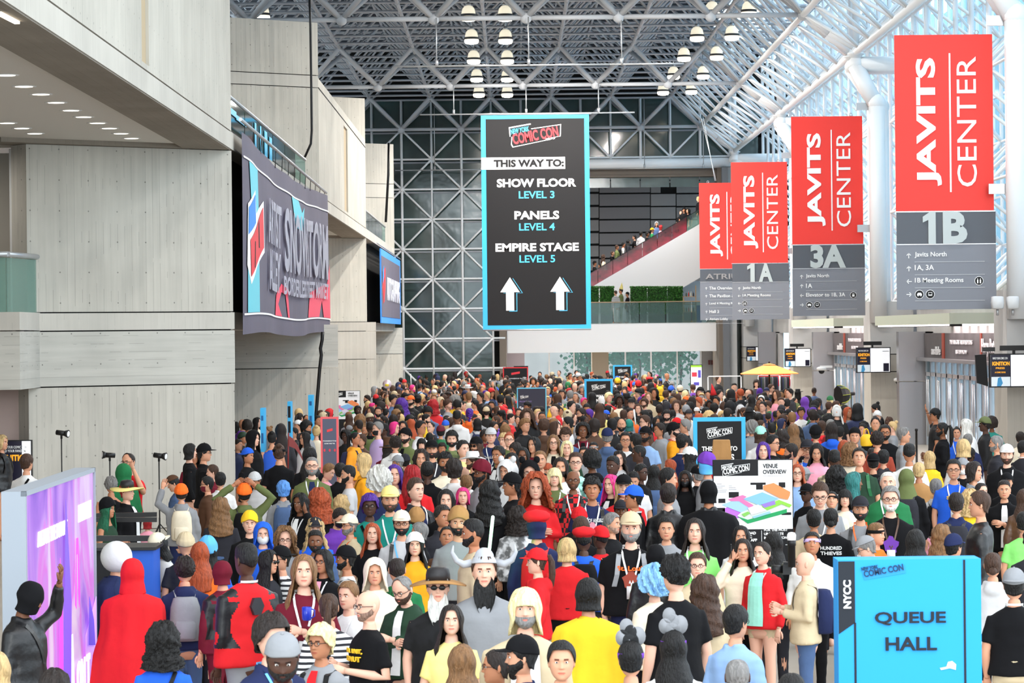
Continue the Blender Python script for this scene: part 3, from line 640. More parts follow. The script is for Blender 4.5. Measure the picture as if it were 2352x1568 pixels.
# ---- red direction banners
def red_banner(Y, xc, W, Hh, zb, num, rows, label, redpart=0.644, greypart=0.12, strap=False):
    root = empty('direction_banner', (xc, Y, zb), label, 'banner', 'red direction banners hung along the columns on the right')
    w = W/2; zr = Hh*(1-redpart); zg = zr-Hh*greypart
    b = MB(); b.box(-w, w, 0, 0.04, zr+0.02, Hh); b.build('red_panel', M_red, root)
    b = MB(); b.box(-w+0.01, w+0.04, 0, 0.04, zg+0.02, zr-0.01); b.build('number_panel', M_cg, root)
    b = MB(); b.box(-w, w+0.04, 0, 0.04, 0, zg); b.build('list_panel', M_lg, root)
    b = MB(); b.box(-w-0.02, w+0.03, -0.01, 0.04, zr-0.01, zr+0.015); b.box(-w, w+0.03, -0.01, 0.04, zg, zg+0.02); b.build('divider_rail', M_alu, root)
    for s in (-0.32, 0.34):
        b = MB(); 
        b.path([(w*2*s+0.05*math.cos(t*PI/4), 0.02, Hh+0.05+0.05*math.sin(t*PI/4)) for t in range(9)], 0.012, 5); b.build('hanging_ring', M_alu, root)
    rh = Hh-zr
    me = text('JAVITS', root, 0, 0, 1, M_wht, width=1, bold=0.035); me.matrix_local = Matrix.Translation((-w+0.47*W, -0.012, zr+rh*0.145)) @ Matrix.Rotation(-PI/2, 4, 'Y') @ Matrix.Diagonal((rh*0.725, 1, W*0.255, 1))
    me = text('CENTER', root, 0, 0, 1, M_wht, width=1, bold=0.0); me.matrix_local = Matrix.Translation((-w+0.83*W, -0.012, zr+rh*0.14)) @ Matrix.Rotation(-PI/2, 4, 'Y') @ Matrix.Diagonal((rh*0.735, 1, W*0.2, 1))
    b = MB(); flat(b, -w+0.553*W, -w+0.57*W, zr+rh*0.11, zr+rh*0.895, -0.004, 0.008); b.build('rule_line', M_wht, root)
    gh = zr-zg
    if num[0] == '1':
        b = MB(); x1 = -w+0.27*W; u = gh*0.98; fpoly(b, [(x1+0.17*u, zg+0.02), (x1+0.40*u, zg+0.02), (x1+0.40*u, zg+0.02+u), (x1+0.24*u, zg+0.02+u), (x1, zg+0.02+u*0.84), (x1, zg+0.02+u*0.66), (x1+0.17*u, zg+0.02+u*0.74)], -0.012, 0.03); b.build('numeral', M_num, root)
        text(num[1], root, -w+0.475*W, zg+0.02, gh*0.98, M_num, -0.02, width=W*0.25, bold=0.045, depth=0.02)
    elif len(num) < 4: text(num, root, -w+0.50*W, zg+0.02, gh*0.98, M_num, -0.02, width=W*0.50, bold=0.045, align='c', depth=0.02)
    else: text(num, root, -w+0.11*W, zg+gh*0.22, gh*0.42, mat('letters_taupe', (150, 146, 146), 0.5), -0.02, width=W*0.86, bold=0.02, depth=0.02)
    n = len(rows); top = zg; step = zg*0.185/0.9 if n == 5 else zg*0.2
    am = MB(); lm = MB()
    for k, (d, s, ic) in enumerate(rows):
        zc = top-zg*0.165-k*step
        arrow(am, -w+0.125*W, zc, 0.055*W, d, -0.004)
        if s: text(s, root, -w+0.185*W, zc-0.026*W, 0.062*W, M_wht, -0.008, bold=0.012)
        flat(lm, -w+0.185*W, w-0.1*W, zc-step*0.5-0.006, zc-step*0.5+0.006, -0.002, 0.006)
        for (ix, kind) in ic:
            x = -w+ix*W
            b = MB(); 
            fpoly(b, [(x+0.046*W*math.cos(t*PI/12), zc+0.046*W*math.sin(t*PI/12)) for t in range(24)], -0.002, 0.004); b.build('pictogram_ring', M_wht, root)
            b = MB(); fpoly(b, [(x+0.041*W*math.cos(t*PI/12), zc+0.041*W*math.sin(t*PI/12)) for t in range(24)], -0.008, 0.004); b.build('pictogram_disc', M_blk, root)
            b = MB(); u = 0.028*W
            if kind == 'wc':
                for q in (-0.5, 0.5): flat(b, x+u*q-u*0.25, x+u*q+u*0.25, zc-u*0.9, zc+u*0.4, -0.014, .003); flat(b, x+u*q-u*0.15, x+u*q+u*0.15, zc+u*0.5, zc+u*0.85, -0.014, .003)
            elif kind == 'taxi':
                fpoly(b, [(x-u*0.9, zc-u*0.4), (x+u*0.9, zc-u*0.4), (x+u*0.9, zc+u*0.1), (x+u*0.5, zc+u*0.6), (x-u*0.5, zc+u*0.6), (x-u*0.9, zc+u*0.1)], -0.014, .003)
                flat(b, x-u*0.7, x-u*0.35, zc-u*0.7, zc-u*0.4, -0.014, .003); flat(b, x+u*0.35, x+u*0.7, zc-u*0.7, zc-u*0.4, -0.014, .003)
            elif kind == 'bus':
                flat(b, x-u*0.7, x+u*0.7, zc-u*0.5, zc-u*0.1, -0.014, .003); flat(b, x-u*0.7, x-u*0.55, zc-u*.1, zc+u*0.6, -0.014, .003); flat(b, x+u*0.55, x+u*0.7, zc-u*.1, zc+u*0.6, -0.014, .003); flat(b, x-u*0.7, x+u*0.7, zc+u*0.6, zc+u*0.75, -0.014, .003)
            else:
                flat(b, x-u*0.6, x+u*0.6, zc-u*0.8, zc+u*0.2, -0.014, .003); flat(b, x-u*0.5, x-u*0.1, zc+u*0.4, zc+u*0.8, -0.014, .003); flat(b, x+u*0.1, x+u*0.5, zc+u*0.4, zc+u*0.8, -0.014, .003)
            b.build('pictogram', M_wht, root)
    am.build('arrow_set', M_wht, root); lm.build('rule_line_set', mat('rule_grey', (190, 192, 196), 0.6), root)
    return root
tb = [(0.23, 'taxi'), (0.34, 'bus')]
red_banner(72.6, 10.40, 2.34, 6.56, 4.15, '1B', [('u', 'Javits North', []), ('u', '1A, 3A', []), ('l', '1B Meeting Rooms', [(0.84, 'wc')]), ('r', '', tb)], 'nearest and largest red hanging sign, grey lower part numbered 1B, at right')
red_banner(100.0, 10.46, 2.34, 6.56, 4.15, '3A', [('u', 'Javits North', []), ('u', '1A', []), ('l', 'Elevator to 1B, 3A', [(0.85, 'lift')]), ('r', '', tb)], 'red hanging sign with grey lower part numbered 3A, second from the right')
red_banner(126.8, 10.42, 2.34, 6.56, 4.15, '1A', [('u', 'Javits North', []), ('l', '1A Meeting Rooms', []), ('l', '', [(0.22, 'wc')]), ('r', '', tb)], 'red hanging sign numbered 1A, third from the right', greypart=0.12)
o_at = red_banner(144.0, 10.15, 2.34, 6.5, 4.2, 'ATRIUM', [('u', 'The Overview', []), ('u', 'The Pavilion & Terrace', []), ('u', 'Level 4 Meeting Rooms', []), ('u', 'Hall 3', []), ('u', 'Atrium Lobby', [])], 'farthest red hanging sign reading atrium, half covered by the sign numbered 1A', redpart=0.628, greypart=0.095)
for k, xx in ((0, -0.4), (1, -0.35)):
    b = MB(); b.tube((xx, 0.1, 6.6), (xx-0.5-0.15*k, 0.4, 9.6), 0.012, n=5); b.build('hanging_wire', M_pipe, o_at)
# ---- wall banners on the left (hung along the hall axis)
def side_root(name, x, ya, zb, label, cat='banner'):
    """local +x runs away down the hall, local -y faces the hall"""
    o = empty(name, (x, ya, zb), label, cat); o.rotation_euler = (0, 0, PI/2); return o
root = side_root('wall_banner', -5.18, 60.0, 3.72, 'huge charcoal cloth banner with turquoise, red and white lettering on the left balcony')
L_, Z_ = 27.8, 4.0
nx, nz = 60, 10
b = MB(); b.sm = True
def sag(u): return -0.28*math.sin(PI*u)**1.0*(1 if True else 0)*(0.5+0.5*math.sin(PI*u))
def bpt(x, z, off=0.0):
    u = x/L_; v = z/Z_
    zz = v*(Z_+sag(u)*v*0.8)+0.05*math.sin(u*9)*(1-v)
    return Vector((x, -0.05*math.sin(u*14+v)*(1-v*0.5)-0.02*math.sin(u*33)+0.12-off, zz))
for i in range(nx):
    for j in range(nz): b.quad(bpt(L_*i/nx, Z_*j/nz), bpt(L_*(i+1)/nx, Z_*j/nz), bpt(L_*(i+1)/nx, Z_*(j+1)/nz), bpt(L_*i/nx, Z_*(j+1)/nz))
b.build('cloth', M_char, root)
def on_banner(mb_or_obj):
    me = mb_or_obj.data; bm = bmesh.new(); bm.from_mesh(me)
    bmesh.ops.triangulate(bm, faces=bm.faces)
    for _ in range(4):
        ed = [e_ for e_ in bm.edges if abs(e_.verts[0].co.x-e_.verts[1].co.x) > 0.6]
        if not ed: break
        bmesh.ops.subdivide_edges(bm, edges=ed, cuts=1); bmesh.ops.triangulate(bm, faces=bm.faces)
    bm.to_mesh(me); bm.free()
    for v in me.vertices:
        q = bpt(v.co.x, v.co.z, 0.02-min(0, v.co.y)*1.0); v.co = q
def bprint(pts, m, name='print_shape', y=0.0):
    """polygon in (x,z) subdivided along x and laid on the cloth"""
    b = MB()
    xs_ = [p_[0] for p_ in pts]; x0, x1 = min(xs_), max(xs_); n = max(1, int((x1-x0)/0.8))
    import mathutils.geometry as G
    tris = G.tessellate_polygon([[Vector((a, c, 0)) for a, c in pts]])
    for t in tris:
        q = [pts[k] for k in t]
        # subdivide triangle 3x
        def sub(q, d):
            if d == 0: b.poly([(a, y, c) for a, c in q]); return
            m_ = [((q[i][0]+q[(i+1) % 3][0])/2, (q[i][1]+q[(i+1) % 3][1])/2) for i in range(3)]
            for tq in ((q[0], m_[0], m_[2]), (m_[0], q[1], m_[1]), (m_[2], m_[1], q[2]), tuple(m_)): sub(tq, d-1)
        sub(q, 3)
    o = b.build(name, m, root); on_banner(o); return o
M_tq = mat('print_turquoise', (110, 200, 216), 0.7); M_pk = mat('print_coral', (238, 84, 108), 0.7); M_bb = mat('print_mid_blue', (62, 140, 222), 0.7); M_lv = mat('print_pale_violet', (226, 226, 240), 0.7)
# px -> (x along banner, z)
def BU(px, py):
    Y = F*5.18/(1174-px) if px < 1170 else 100; q = P(px, py, Y); return (Y-60.0, q.z-3.72)
def zt(px, frac):                      # frac 0 bottom .. 1 top
    return frac*Z_
def Xb(px): return F*5.18/(1174-px)-60.0
bprint([(0.1, 3.55), (L_, 3.55), (L_, 3.51), (0.1, 3.51)], M_wht, 'border_line'); bprint([(0.1, 0.42), (L_, 0.42), (L_, 0.38), (0.1, 0.38)], M_wht, 'border_line')
bprint([(Xb(583), 3.5), (Xb(608), 3.5), (Xb(609), 2.2), (Xb(598), 1.8), (Xb(588), 2.3)], M_tq); bprint([(Xb(578), 0.43), (Xb(606), 0.43), (Xb(608), 1.9), (Xb(590), 1.5), (Xb(579), 2.4)], M_tq)
bprint([(Xb(681), 3.5), (Xb(697), 3.5), (Xb(704), 3.2), (Xb(712), 3.4), (Xb(708), 2.95), (Xb(706), 2.7), (Xb(691), 2.75)], M_tq)
bprint([(Xb(577), 1.38), (Xb(579), 2.62), (Xb(598), 3.0), (Xb(600), 2.5), (Xb(620), 2.9), (Xb(620), 1.75), (Xb(598), 1.35), (Xb(584), 1.0)], M_wht, 'logo_plate', -0.004)
bprint([(Xb(579), 2.0), (Xb(580), 2.55), (Xb(597), 2.9), (Xb(597), 2.3)], M_bb, 'logo_blue', -0.012)
bprint([(Xb(583), 1.15), (Xb(582), 1.9), (Xb(600), 2.25), (Xb(618), 2.75), (Xb(618), 1.85), (Xb(598), 1.45)], M_lred, 'logo_red', -0.016)
bprint([(Xb(590), 1.35), (Xb(592), 1.35), (Xb(594), 1.9), (Xb(592), 1.9)], M_blk, 'logo_stroke', -0.02); bprint([(Xb(604), 1.8), (Xb(607), 1.8), (Xb(607), 2.4), (Xb(604), 2.3)], M_blk, 'logo_stroke', -0.02)
bprint([(Xb(722), 0.43), (Xb(726), 1.1), (Xb(757), 1.4), (Xb(762), 2.0), (Xb(762), 0.43), (Xb(752), .43), (Xb(749), .9), (Xb(744), .43)], M_pk)
bprint([(Xb(650), 0.43), (Xb(652), 0.9), (Xb(661), 1.2), (Xb(670), 1.1), (Xb(674), .43), (Xb(671), .43), (Xb(667), 0.95), (Xb(661), 1.0), (Xb(656), .7), (Xb(662), .43)], M_pk)
def btxt(s, x0, x1, z0, z1):
    o = text(s, root, x0, z0, z1-z0, M_lv, width=x1-x0, bold=0.03, depth=0.001)
    for v in o.data.vertices: v.co.y = -0.045
    on_banner(o)
btxt('ARTIST', Xb(626), Xb(658), 2.0, 3.05); btxt('ALLEY', Xb(626), Xb(657), 0.95, 1.88)
btxt('SNOWSTORM', Xb(663), Xb(757), 1.5, 3.1); btxt('BORDERLESS STREET MARKET', Xb(662), Xb(757), 0.95, 1.4)
b = MB(); b.tube((0.0, 0.12, 4.25), (L_, 0.12, 4.08), 0.04, n=6); b.build('top_pole', M_alu, root)
b = MB()
for k in range(14): b.tube((1+k*2, 0.12, 4.22-k*0.012), (1+k*2, 0.14, bpt(1+k*2, 4).z-0.05), 0.012, n=4)
b.build('tie_cord', M_black, root, kind='stuff')
root2 = side_root('blue_wall_banner', -5.2, 122.0, 4.15, 'small charcoal banner with blue edges and white lettering, beyond the big one on the left')
b = MB(); b.box(0, 21.5, 0.0, 0.05, 0, 3.0); b.build('cloth', mat('banner_blue_edge', (66, 146, 232), 0.7), root2)
b = MB(); flat(b, 0.3, 20.3, 0.26, 2.72, -0.002, 0.01); b.build('print_field', M_char, root2)
text('AUTOGRAPHING', root2, 5.0, 0.95, 1.0, M_lv, -0.03, width=14.5, bold=0.03)
b = MB(); fpoly(b, [(1.0, 1.4), (1.4, 2.1), (3.8, 2.3), (3.7, 1.5), (2.5, 0.9), (1.6, 0.8)], -0.015, 0.01); b.build('logo_red', M_lred, root2)
b = MB(); fpoly(b, [(0.8, 1.6), (1.0, 2.1), (2.0, 2.35), (2.0, 1.9)], -0.03, 0.01); b.build('logo_blue', M_bb, root2)
b = MB(); b.tube((-3, 0.02, 3.12), (22, 0.02, 3.1), 0.03, n=6); b.build('top_pole', M_alu, root2)
# cables hanging from the left balcony
def cable(pts, r, lab, Y):
    mb = MB(); mb.path([P(x, y, Y) for x, y in pts], r, 6); return mb.build('cable', M_black, label=lab, cat='cable')
cable([(710, -20), (713, 60), (715, 200), (716, 300), (714, 330), (700, 361)], 0.035, 'black cable looping down the rear concrete tower to the balcony rail', 84.6)
cable([(741, 762), (740, 780), (736, 800), (738, 815), (734, 850), (730, 900), (726, 950), (722, 985)], 0.05, 'thick black cable hanging below the huge charcoal banner', 84.5)
cable([(893, 328), (892, 400), (886, 510)], 0.06, 'black cable down the farthest concrete tower', 138.5)
# ---- free-standing boards
def board(px0, px1, pytop, label, name='sign_board', fw_=None, edge=None, field=None, depth=0.06, Hh=2.1, Y=None, yaw=0.0, group=None, cat='sign'):
    h = VY+ROLL*(VX-(px0+px1)/2)
    Y = Y or F*(H-Hh)/(pytop-h); a = P(px0, pytop, Y); c = P(px1, pytop, Y); W = c.x-a.x
    root = empty(name, ((a.x+c.x)/2, Y, 0), label, cat, group, rz=yaw)
    b = MB(); b.box(-W/2, W/2, 0, depth, 0.02, Hh); b.build('board', edge or M_blu, root)
    b = MB(); b.box(-W/2-0.05, W/2+0.05, -0.15, 0.2, 0, 0.03); b.build('foot_plate', M_black, root)
    if fw_:
        b = MB(); flat(b, -W/2+fw_, W/2-fw_, 0.02+fw_, Hh-fw_, -0.001, 0.004); b.build('print_field', field or M_blk, root)
    return root, W
def wayto(px0, px1, top, label, Hh=2.1):
    r, W = board(px0, px1, top, label, fw_=0.075, group='this way signs with blue borders', Hh=Hh)
    comic_logo(r, 0, Hh-0.28, W*0.5, -0.008, mono=True)
    text('THIS WAY TO', r, 0, Hh-0.62, 0.085, M_wht, -0.008, width=W*0.68, bold=0.036, align='c')
    text('PANELS', r, 0, Hh-0.80, 0.12, M_wht, -0.008, width=W*0.56, bold=0.036, align='c')
    text('LEVEL 4', r, W*.05, Hh-0.93, 0.08, M_sky, -0.008, width=W*0.3, bold=0.02, align='c')
    return r
wayto(1592, 1712, 958, 'blue-bordered black directional board, nearest of the three')
wayto(1342, 1407, 870, 'blue-bordered black directional board in mid-crowd behind the red varsity jacket')
wayto(1408, 1452, 838, 'smallest blue-bordered black directional board at the back of the crowd')
r, W = board(1187, 1255, 890, 'dark blue welcome and safety notice board with pale blue edge in mid-crowd', fw_=0.03, field=mat('navy_field', (44, 44, 62), 0.6), edge=mat('pale_blue_edge', (100, 200, 236), 0.5))
comic_logo(r, -W*0.25, 1.83, W*0.28, -0.008, mono=True)
text('WELCOME TO NYCC', r, -W*0.42, 1.68, 0.04, mat('pink_violet_print', (150, 130, 190), 0.6), -0.008, width=W*0.42, bold=0.01)
text('Safety,', r, -W*0.42, 1.44, 0.12, M_wht, -0.008, width=W*0.42, bold=0.02); text('Security,', r, -W*0.42, 1.32, 0.12, M_wht, -0.008, width=W*0.55, bold=0.02); text('& Wellness', r, -W*0.42, 1.2, 0.12, M_wht, -0.008, width=W*0.6, bold=0.02)
r, W = board(1155, 1213, 843, 'black board with thin red edge at the far back left of the tall banner base', fw_=0.05, edge=mat('red_edge', (214, 48, 52), 0.6))
b = MB(); fpoly(b, [(-0.2, 1.74), (0.2, 1.8), (0.2, 1.9), (-0.2, 1.84)], -0.008); b.build('logo_red', M_lred, r)
text("IT'S DANGEROUS TO GO", r, 0, 1.55, 0.05, M_wht, -0.008, width=W*0.75, align='c', bold=0.02)
r, W = board(1180, 1213, 838, 'plain black board just behind the black board with red edge', edge=M_blk, Y=146)
r, W = board(736, 777, 957, 'narrow slate board with coral red edge standing by the left wall', fw_=0.04, edge=mat('coral_edge', (232, 92, 98), 0.5), field=mat('slate_field', (84, 86, 106), 0.6))
b = MB(); fpoly(b, [(-0.05, 1.80), (0.06, 1.83), (0.06, 1.88), (-0.05, 1.85)], -0.008); b.build('logo_red', M_lred, r)
text("IT'S DANGEROUS TO GO", r, 0, 1.62, 0.022, M_wht, -0.008, width=W*0.74, align='c', bold=0.02); text('ALONE! TAKE THIS.', r, 0, 1.57, 0.022, M_wht, -0.008, width=W*0.6, align='c', bold=0.02)
for k in range(3):
    b = MB(); fpoly(b, [(-0.1+k*0.1+0.02*math.cos(t*PI/5), 1.45+0.03*math.sin(t*PI/5)) for t in range(10)], -0.008); b.build('print_dot', mat('print_red', (214, 60, 80), 0.6), r)
def venue(px0, px1, top, label, near):
    paper = mat('poster_white', (246, 246, 248), 0.5)
    r, W = board(px0, px1, top, label, edge=M_blk, group='venue overview map boards')
    w = W/2; u = W/185.0*1.0                       # one photo pixel of the near board
    def X(px): return (px-1729)*W/184.0
    def Z(py): return 2.1-(py-1057)*W/184.0*1.0
    b = MB(); flat(b, -w+0.01, w-0.01, Z(1217), Z(1059), -0.001, 0.004); b.build('poster', paper, r)
    b = MB(); flat(b, -w+0.01, X(1741), Z(1094), Z(1058), -0.006, 0.004); b.build('header_block', M_blk, r)
    comic_logo(r, X(1689), Z(1078)-0.005, 66*W/184, -0.011, mono=True)
    text('VENUE', r, X(1752), Z(1077), 9*W/184*1.1, M_blk, -0.007, width=34*W/184, bold=0.02); text('OVERVIEW', r, X(1752), Z(1090.5), 9*W/184*1.1, M_blk, -0.007, width=54*W/184, bold=0.02)
    b = MB(); flat(b, X(1752), X(1810), Z(1095), Z(1094.5), -0.006, 0.003); b.build('rule_line', M_lg, r)
    def poly(pts, col, d=0.0):
        b = MB(); fpoly(b, [(X(x), Z(y)) for x, y in pts], -0.006-d, 0.003); b.build('map_shape', mat('map_'+'_'.join(map(str, col)), col, 0.6), r)
    poly([(1657, 1172), (1693, 1192), (1716, 1180), (1680, 1160)], (190, 110, 214)); poly([(1692, 1187), (1716, 1204), (1806, 1180), (1806, 1171), (1716, 1195)], (30, 158, 92), .004)
    poly([(1692, 1186), (1716, 1197), (1808, 1172), (1790, 1160), (1730, 1150)], (216, 226, 214), .002)
    poly([(1656, 1160), (1700, 1178), (1730, 1166), (1700, 1152), (1680, 1152)], (160, 200, 240), .005); poly([(1670, 1148), (1705, 1138), (1714, 1142), (1706, 1148), (1730, 1162), (1720, 1168), (1696, 1152), (1680, 1152)], (236, 118, 172), .008)
    poly([(1706, 1147), (1750, 1132), (1788, 1148), (1742, 1162)], (132, 186, 236), .011); poly([(1742, 1168), (1788, 1150), (1818, 1162), (1812, 1168), (1794, 1160), (1760, 1174)], (140, 204, 74), .012)
    poly([(1748, 1160), (1778, 1152), (1780, 1160), (1754, 1168)], (150, 120, 210), .015); poly([(1752, 1117), (1776, 1111), (1814, 1132), (1813, 1140), (1808, 1150), (1790, 1146), (1752, 1126)], (244, 140, 84), .016)
    poly([(1716, 1168), (1740, 1160), (1760, 1174), (1724, 1184)], (222, 214, 236), .013); poly([(1726, 1188), (1766, 1176), (1770, 1180), (1730, 1192)], (150, 196, 230), .014); poly([(1702, 1182), (1716, 1176), (1722, 1180), (1708, 1188)], (130, 196, 90), .014)
    b = MB()
    for (x0, y0_, x1, y1_) in ((1644, 1167, 1664, 1208), (1649, 1146, 1665, 1156), (1673, 1131, 1696, 1144), (1723, 1110, 1758, 1115), (1736, 1115, 1751, 1126), (1788, 1110, 1803, 1122), (1794, 1179, 1816, 1185)):
        flat(b, X(x0), X(x1), Z(y1_), Z(y0_), -0.006, 0.003)
    b.build('caption_block', M_blk, r, kind='stuff')
    b = MB()
    for k in range(5):
        flat(b, X(1645), X(1645+[12, 20, 14, 24, 22][k]), Z(1113+k*4.6), Z(1112+k*4.6), -0.006, 0.003); flat(b, X(1673), X(1673+[8, 16, 18, 0.1, 0.1][k]), Z(1117+k*4.4), Z(1116+k*4.4), -0.006, 0.003)
    b.build('fine_print', M_lg, r, kind='stuff')
    if near:
        b = MB(); flat(b, X(1651), X(1677), Z(1250), Z(1223), -0.001, 0.004); b.build('white_square', paper, r)
        for s, x, y in (('DOWNLOAD', 1684, 1229), ('THE NYCC', 1684, 1237.5), ('APP', 1722, 1245)): text(s, r, X(x), Z(y), 6.5*W/184, M_wht, -0.004, bold=0.04)
        for s, x, y in (('FOR THE MOST', 1753, 1222), ('UP TO DATE', 1753, 1231), ('INFORMATION', 1753, 1240)): text(s, r, X(x), Z(y), 6*W/184, M_wht, -0.004, bold=0.03)
        b = MB(); flat(b, X(1747), X(1748), Z(1246), Z(1220), -0.001, 0.004); flat(b, X(1655), X(1678), Z(1262), Z(1261), -0.001, .004); flat(b, X(1802), X(1816), Z(1254), Z(1253), -0.001, .004); b.build('rule_line', M_wht, r)
        text('LEVEL 1', r, X(1655), Z(1271), 5*W/184, M_wht, -0.004, bold=0.03)
venue(1637, 1821, 1055, 'large board with a coloured isometric floor map, in the crowd at right', True)
venue(752, 827, 897, 'smaller board with a coloured isometric floor map against the left concrete wall', False)
# blue edge-on pillars by the left wall
for (px, top, yw, lab) in ((602, 937, 9, 'tall narrow sky-blue board seen nearly edge-on, leftmost of the three by the left wall'), (664, 922, 8, 'tall narrow black and blue board seen nearly edge-on, middle of the three by the left wall'), (713, 907, 11, 'tall narrow sky-blue board seen nearly edge-on, nearest to the black cable')):
    r, W = board(px-yw/2, px+yw/2, top, lab, name='pillar_board', depth=0.5, Hh=2.25, edge=M_blu)
    if px == 664:
        b = MB()
        for k in range(6): flat(b, -W/2+0.01, W/2-0.01, 2.2-k*0.33-0.3, 2.2-k*0.33-0.05, -0.002, 0.004)
        b.build('print_field', M_blk, r)
    else:
        b = MB(); flat(b, -W/4, W/4, 1.55, 1.75, -0.002, .004); flat(b, -W/4, W/4, 2.0, 2.1, -0.002, .004); b.build('print_mark', mat('print_deep_blue', (20, 90, 150), 0.6), r)
# queue hall board (nearest)
Yq = F*1.6/(1283-753); a = P(1925, 1400, Yq); c = P(2254, 1400, Yq); Wq = c.x-a.x
root = empty('queue_board', ((a.x+c.x)/2, Yq, 0), 'bright blue box-shaped board reading queue hall, front right corner', 'sign')
b = MB(); b.box(-Wq/2, Wq/2, 0, 0.3, 0.02, 2.1); b.build('board', mat('vivid_cyan_blue', (34, 152, 226), 0.7), root)
s_ = Wq/329.0
def QX(px): return (px-2089.5)*s_
def QZ(py): return 2.1-(py-1283)*s_
b = MB(); flat(b, QX(1926), QX(1964), QZ(1427), QZ(1286), -0.001, 0.003); fpoly(b, [(QX(1926), QZ(1427)), (QX(1964), QZ(1427)), (QX(1926), QZ(1453))], -0.001, 0.003)
b.build('corner_block', mat('ink_navy', (12, 22, 34), 0.6), root)
b = MB(); flat(b, QX(1961), QX(1966), QZ(1640), QZ(1427), -0.001, 0.003); b.build('side_stripe', mat('ink_navy'), root)
b = MB(); flat(b, QX(2213), QX(2218), QZ(1640), QZ(1285), -0.001, 0.003); b.build('side_stripe', mat('ink_navy'), root)
mk = mat('ink_navy')
text('QUEUE', root, QX(2009), QZ(1434), 31*s_, mk, -0.006, width=163*s_, bold=0.022); text('HALL', root, QX(2033), QZ(1492), 31*s_, mk, -0.006, width=118*s_, bold=0.022)
o = text('NYCC', root, 0, 0, 18*s_, M_wht, 0, width=65*s_, bold=0.035); o.matrix_local = Matrix.Translation((QX(1955), -0.006, QZ(1394))) @ Matrix.Rotation(-PI/2, 4, 'Y')
b = MB(); fpoly(b, [(QX(x), QZ(y)) for x, y in ((1979, 1304), (2018, 1294), (2018, 1302), (2080, 1296), (2081, 1314), (1986, 1329))], -0.001, .003); b.build('logo_plate', mat('logo_mid_blue', (34, 142, 210), 0.6), root)
text('COMIC CON', root, QX(1986), QZ(1323), 15*s_, mono_dark, -0.006, width=92*s_, bold=0.02, rot=-0.17); text('NEW YORK', root, QX(1980), QZ(1308), 8*s_, mono_dark, -0.006, width=38*s_, bold=0.01, rot=-0.15)
b = MB(); fpoly(b, [(QX(x), QZ(y)) for x, y in ((2157, 1533), (2172, 1530), (2176, 1519), (2186, 1517), (2195, 1525), (2194, 1538), (2180, 1534), (2160, 1538))], -0.001, .003); b.build('print_mark', mat('sticker_grey', (190, 206, 204), 0.6), root)
# ---- purple lightbox at the left
ZT = 2.44
a = PZ(50, 1128, ZT); c = PZ(208, 1074, ZT); d = (c-a); ang = math.atan2(d.y, d.x); Lg = d.length
root = empty('light_box', (a.x, a.y, 0), 'big glowing purple and pink display panel seen at a steep angle, bottom left', 'display'); root.rotation_euler = (0, 0, ang)
b = MB(); b.box(-0.06, Lg+0.06, 0.0, 0.16, 0.0, ZT); b.box(-0.06, 0.0, -.04, 0.0, 0, ZT); b.box(Lg, Lg+0.06, -.04, 0, 0, ZT); b.box(-0.06, Lg+0.06, -.04, 0, ZT-0.04, ZT); b.build('frame', mat('pale_frame', (150, 158, 168), 0.5), root)
m = bpy.data.materials.new('purple_screen'); m.use_nodes = True; MATS['purple_screen'] = m
n = m.node_tree.nodes; Lk = m.node_tree.links; bb_ = n['Principled BSDF']; t_ = n.new('ShaderNodeTexCoord'); mp = n.new('ShaderNodeMapping'); mp.inputs['Scale'].default_value = (1.0, 1, 0.42)
nz1 = n.new('ShaderNodeTexNoise'); nz1.inputs['Scale'].default_value = 1.1; nz1.inputs['Detail'].default_value = 5; nz1.inputs['Distortion'].default_value = 1.2
crp = n.new('ShaderNodeValToRGB'); e = crp.color_ramp.elements; e[0].position = 0.30; e[0].color = (*srgb(120, 60, 220), 1); e[1].position = 0.72; e[1].color = (*srgb(255, 236, 255), 1)
for pos, colr in ((0.40, (176, 110, 240)), (0.48, (214, 160, 255)), (0.55, (240, 120, 240)), (0.62, (236, 196, 255))):
    q = e.new(pos); q.color = (*srgb(colr), 1)
Lk.new(t_.outputs['Object'], mp.inputs[0]); Lk.new(mp.outputs[0], nz1.inputs['Vector']); Lk.new(nz1.outputs[0], crp.inputs[0]); Lk.new(crp.outputs[0], bb_.inputs['Emission Color']); bb_.inputs['Emission Strength'].default_value = 0.8; bb_.inputs['Base Color'].default_value = (.1, .05, .15, 1)
b = MB(); b.box(0, Lg, -0.02, 0, 0.05, ZT-0.04); b.build('glowing_face', m, root)
mw = mat('screen_white', (250, 244, 255), 0.5, emit=0.9); mv = mat('screen_violet', (110, 80, 214), 0.5, emit=0.55); mpk = mat('screen_pink', (240, 70, 220), 0.5, emit=0.7); mlv = mat('screen_lavender', (200, 150, 250), 0.5, emit=0.75)
text('ALLTOR THE FUTURE', root, 0.15*Lg, 1.93, 0.13, mw, -0.03, width=1.8, bold=0.0)
b = MB(); flat(b, 3.35*Lg/4.5, 4.3*Lg/4.5, 1.98, 2.14, -0.024, 0.004); b.build('print_bar', mw, root)
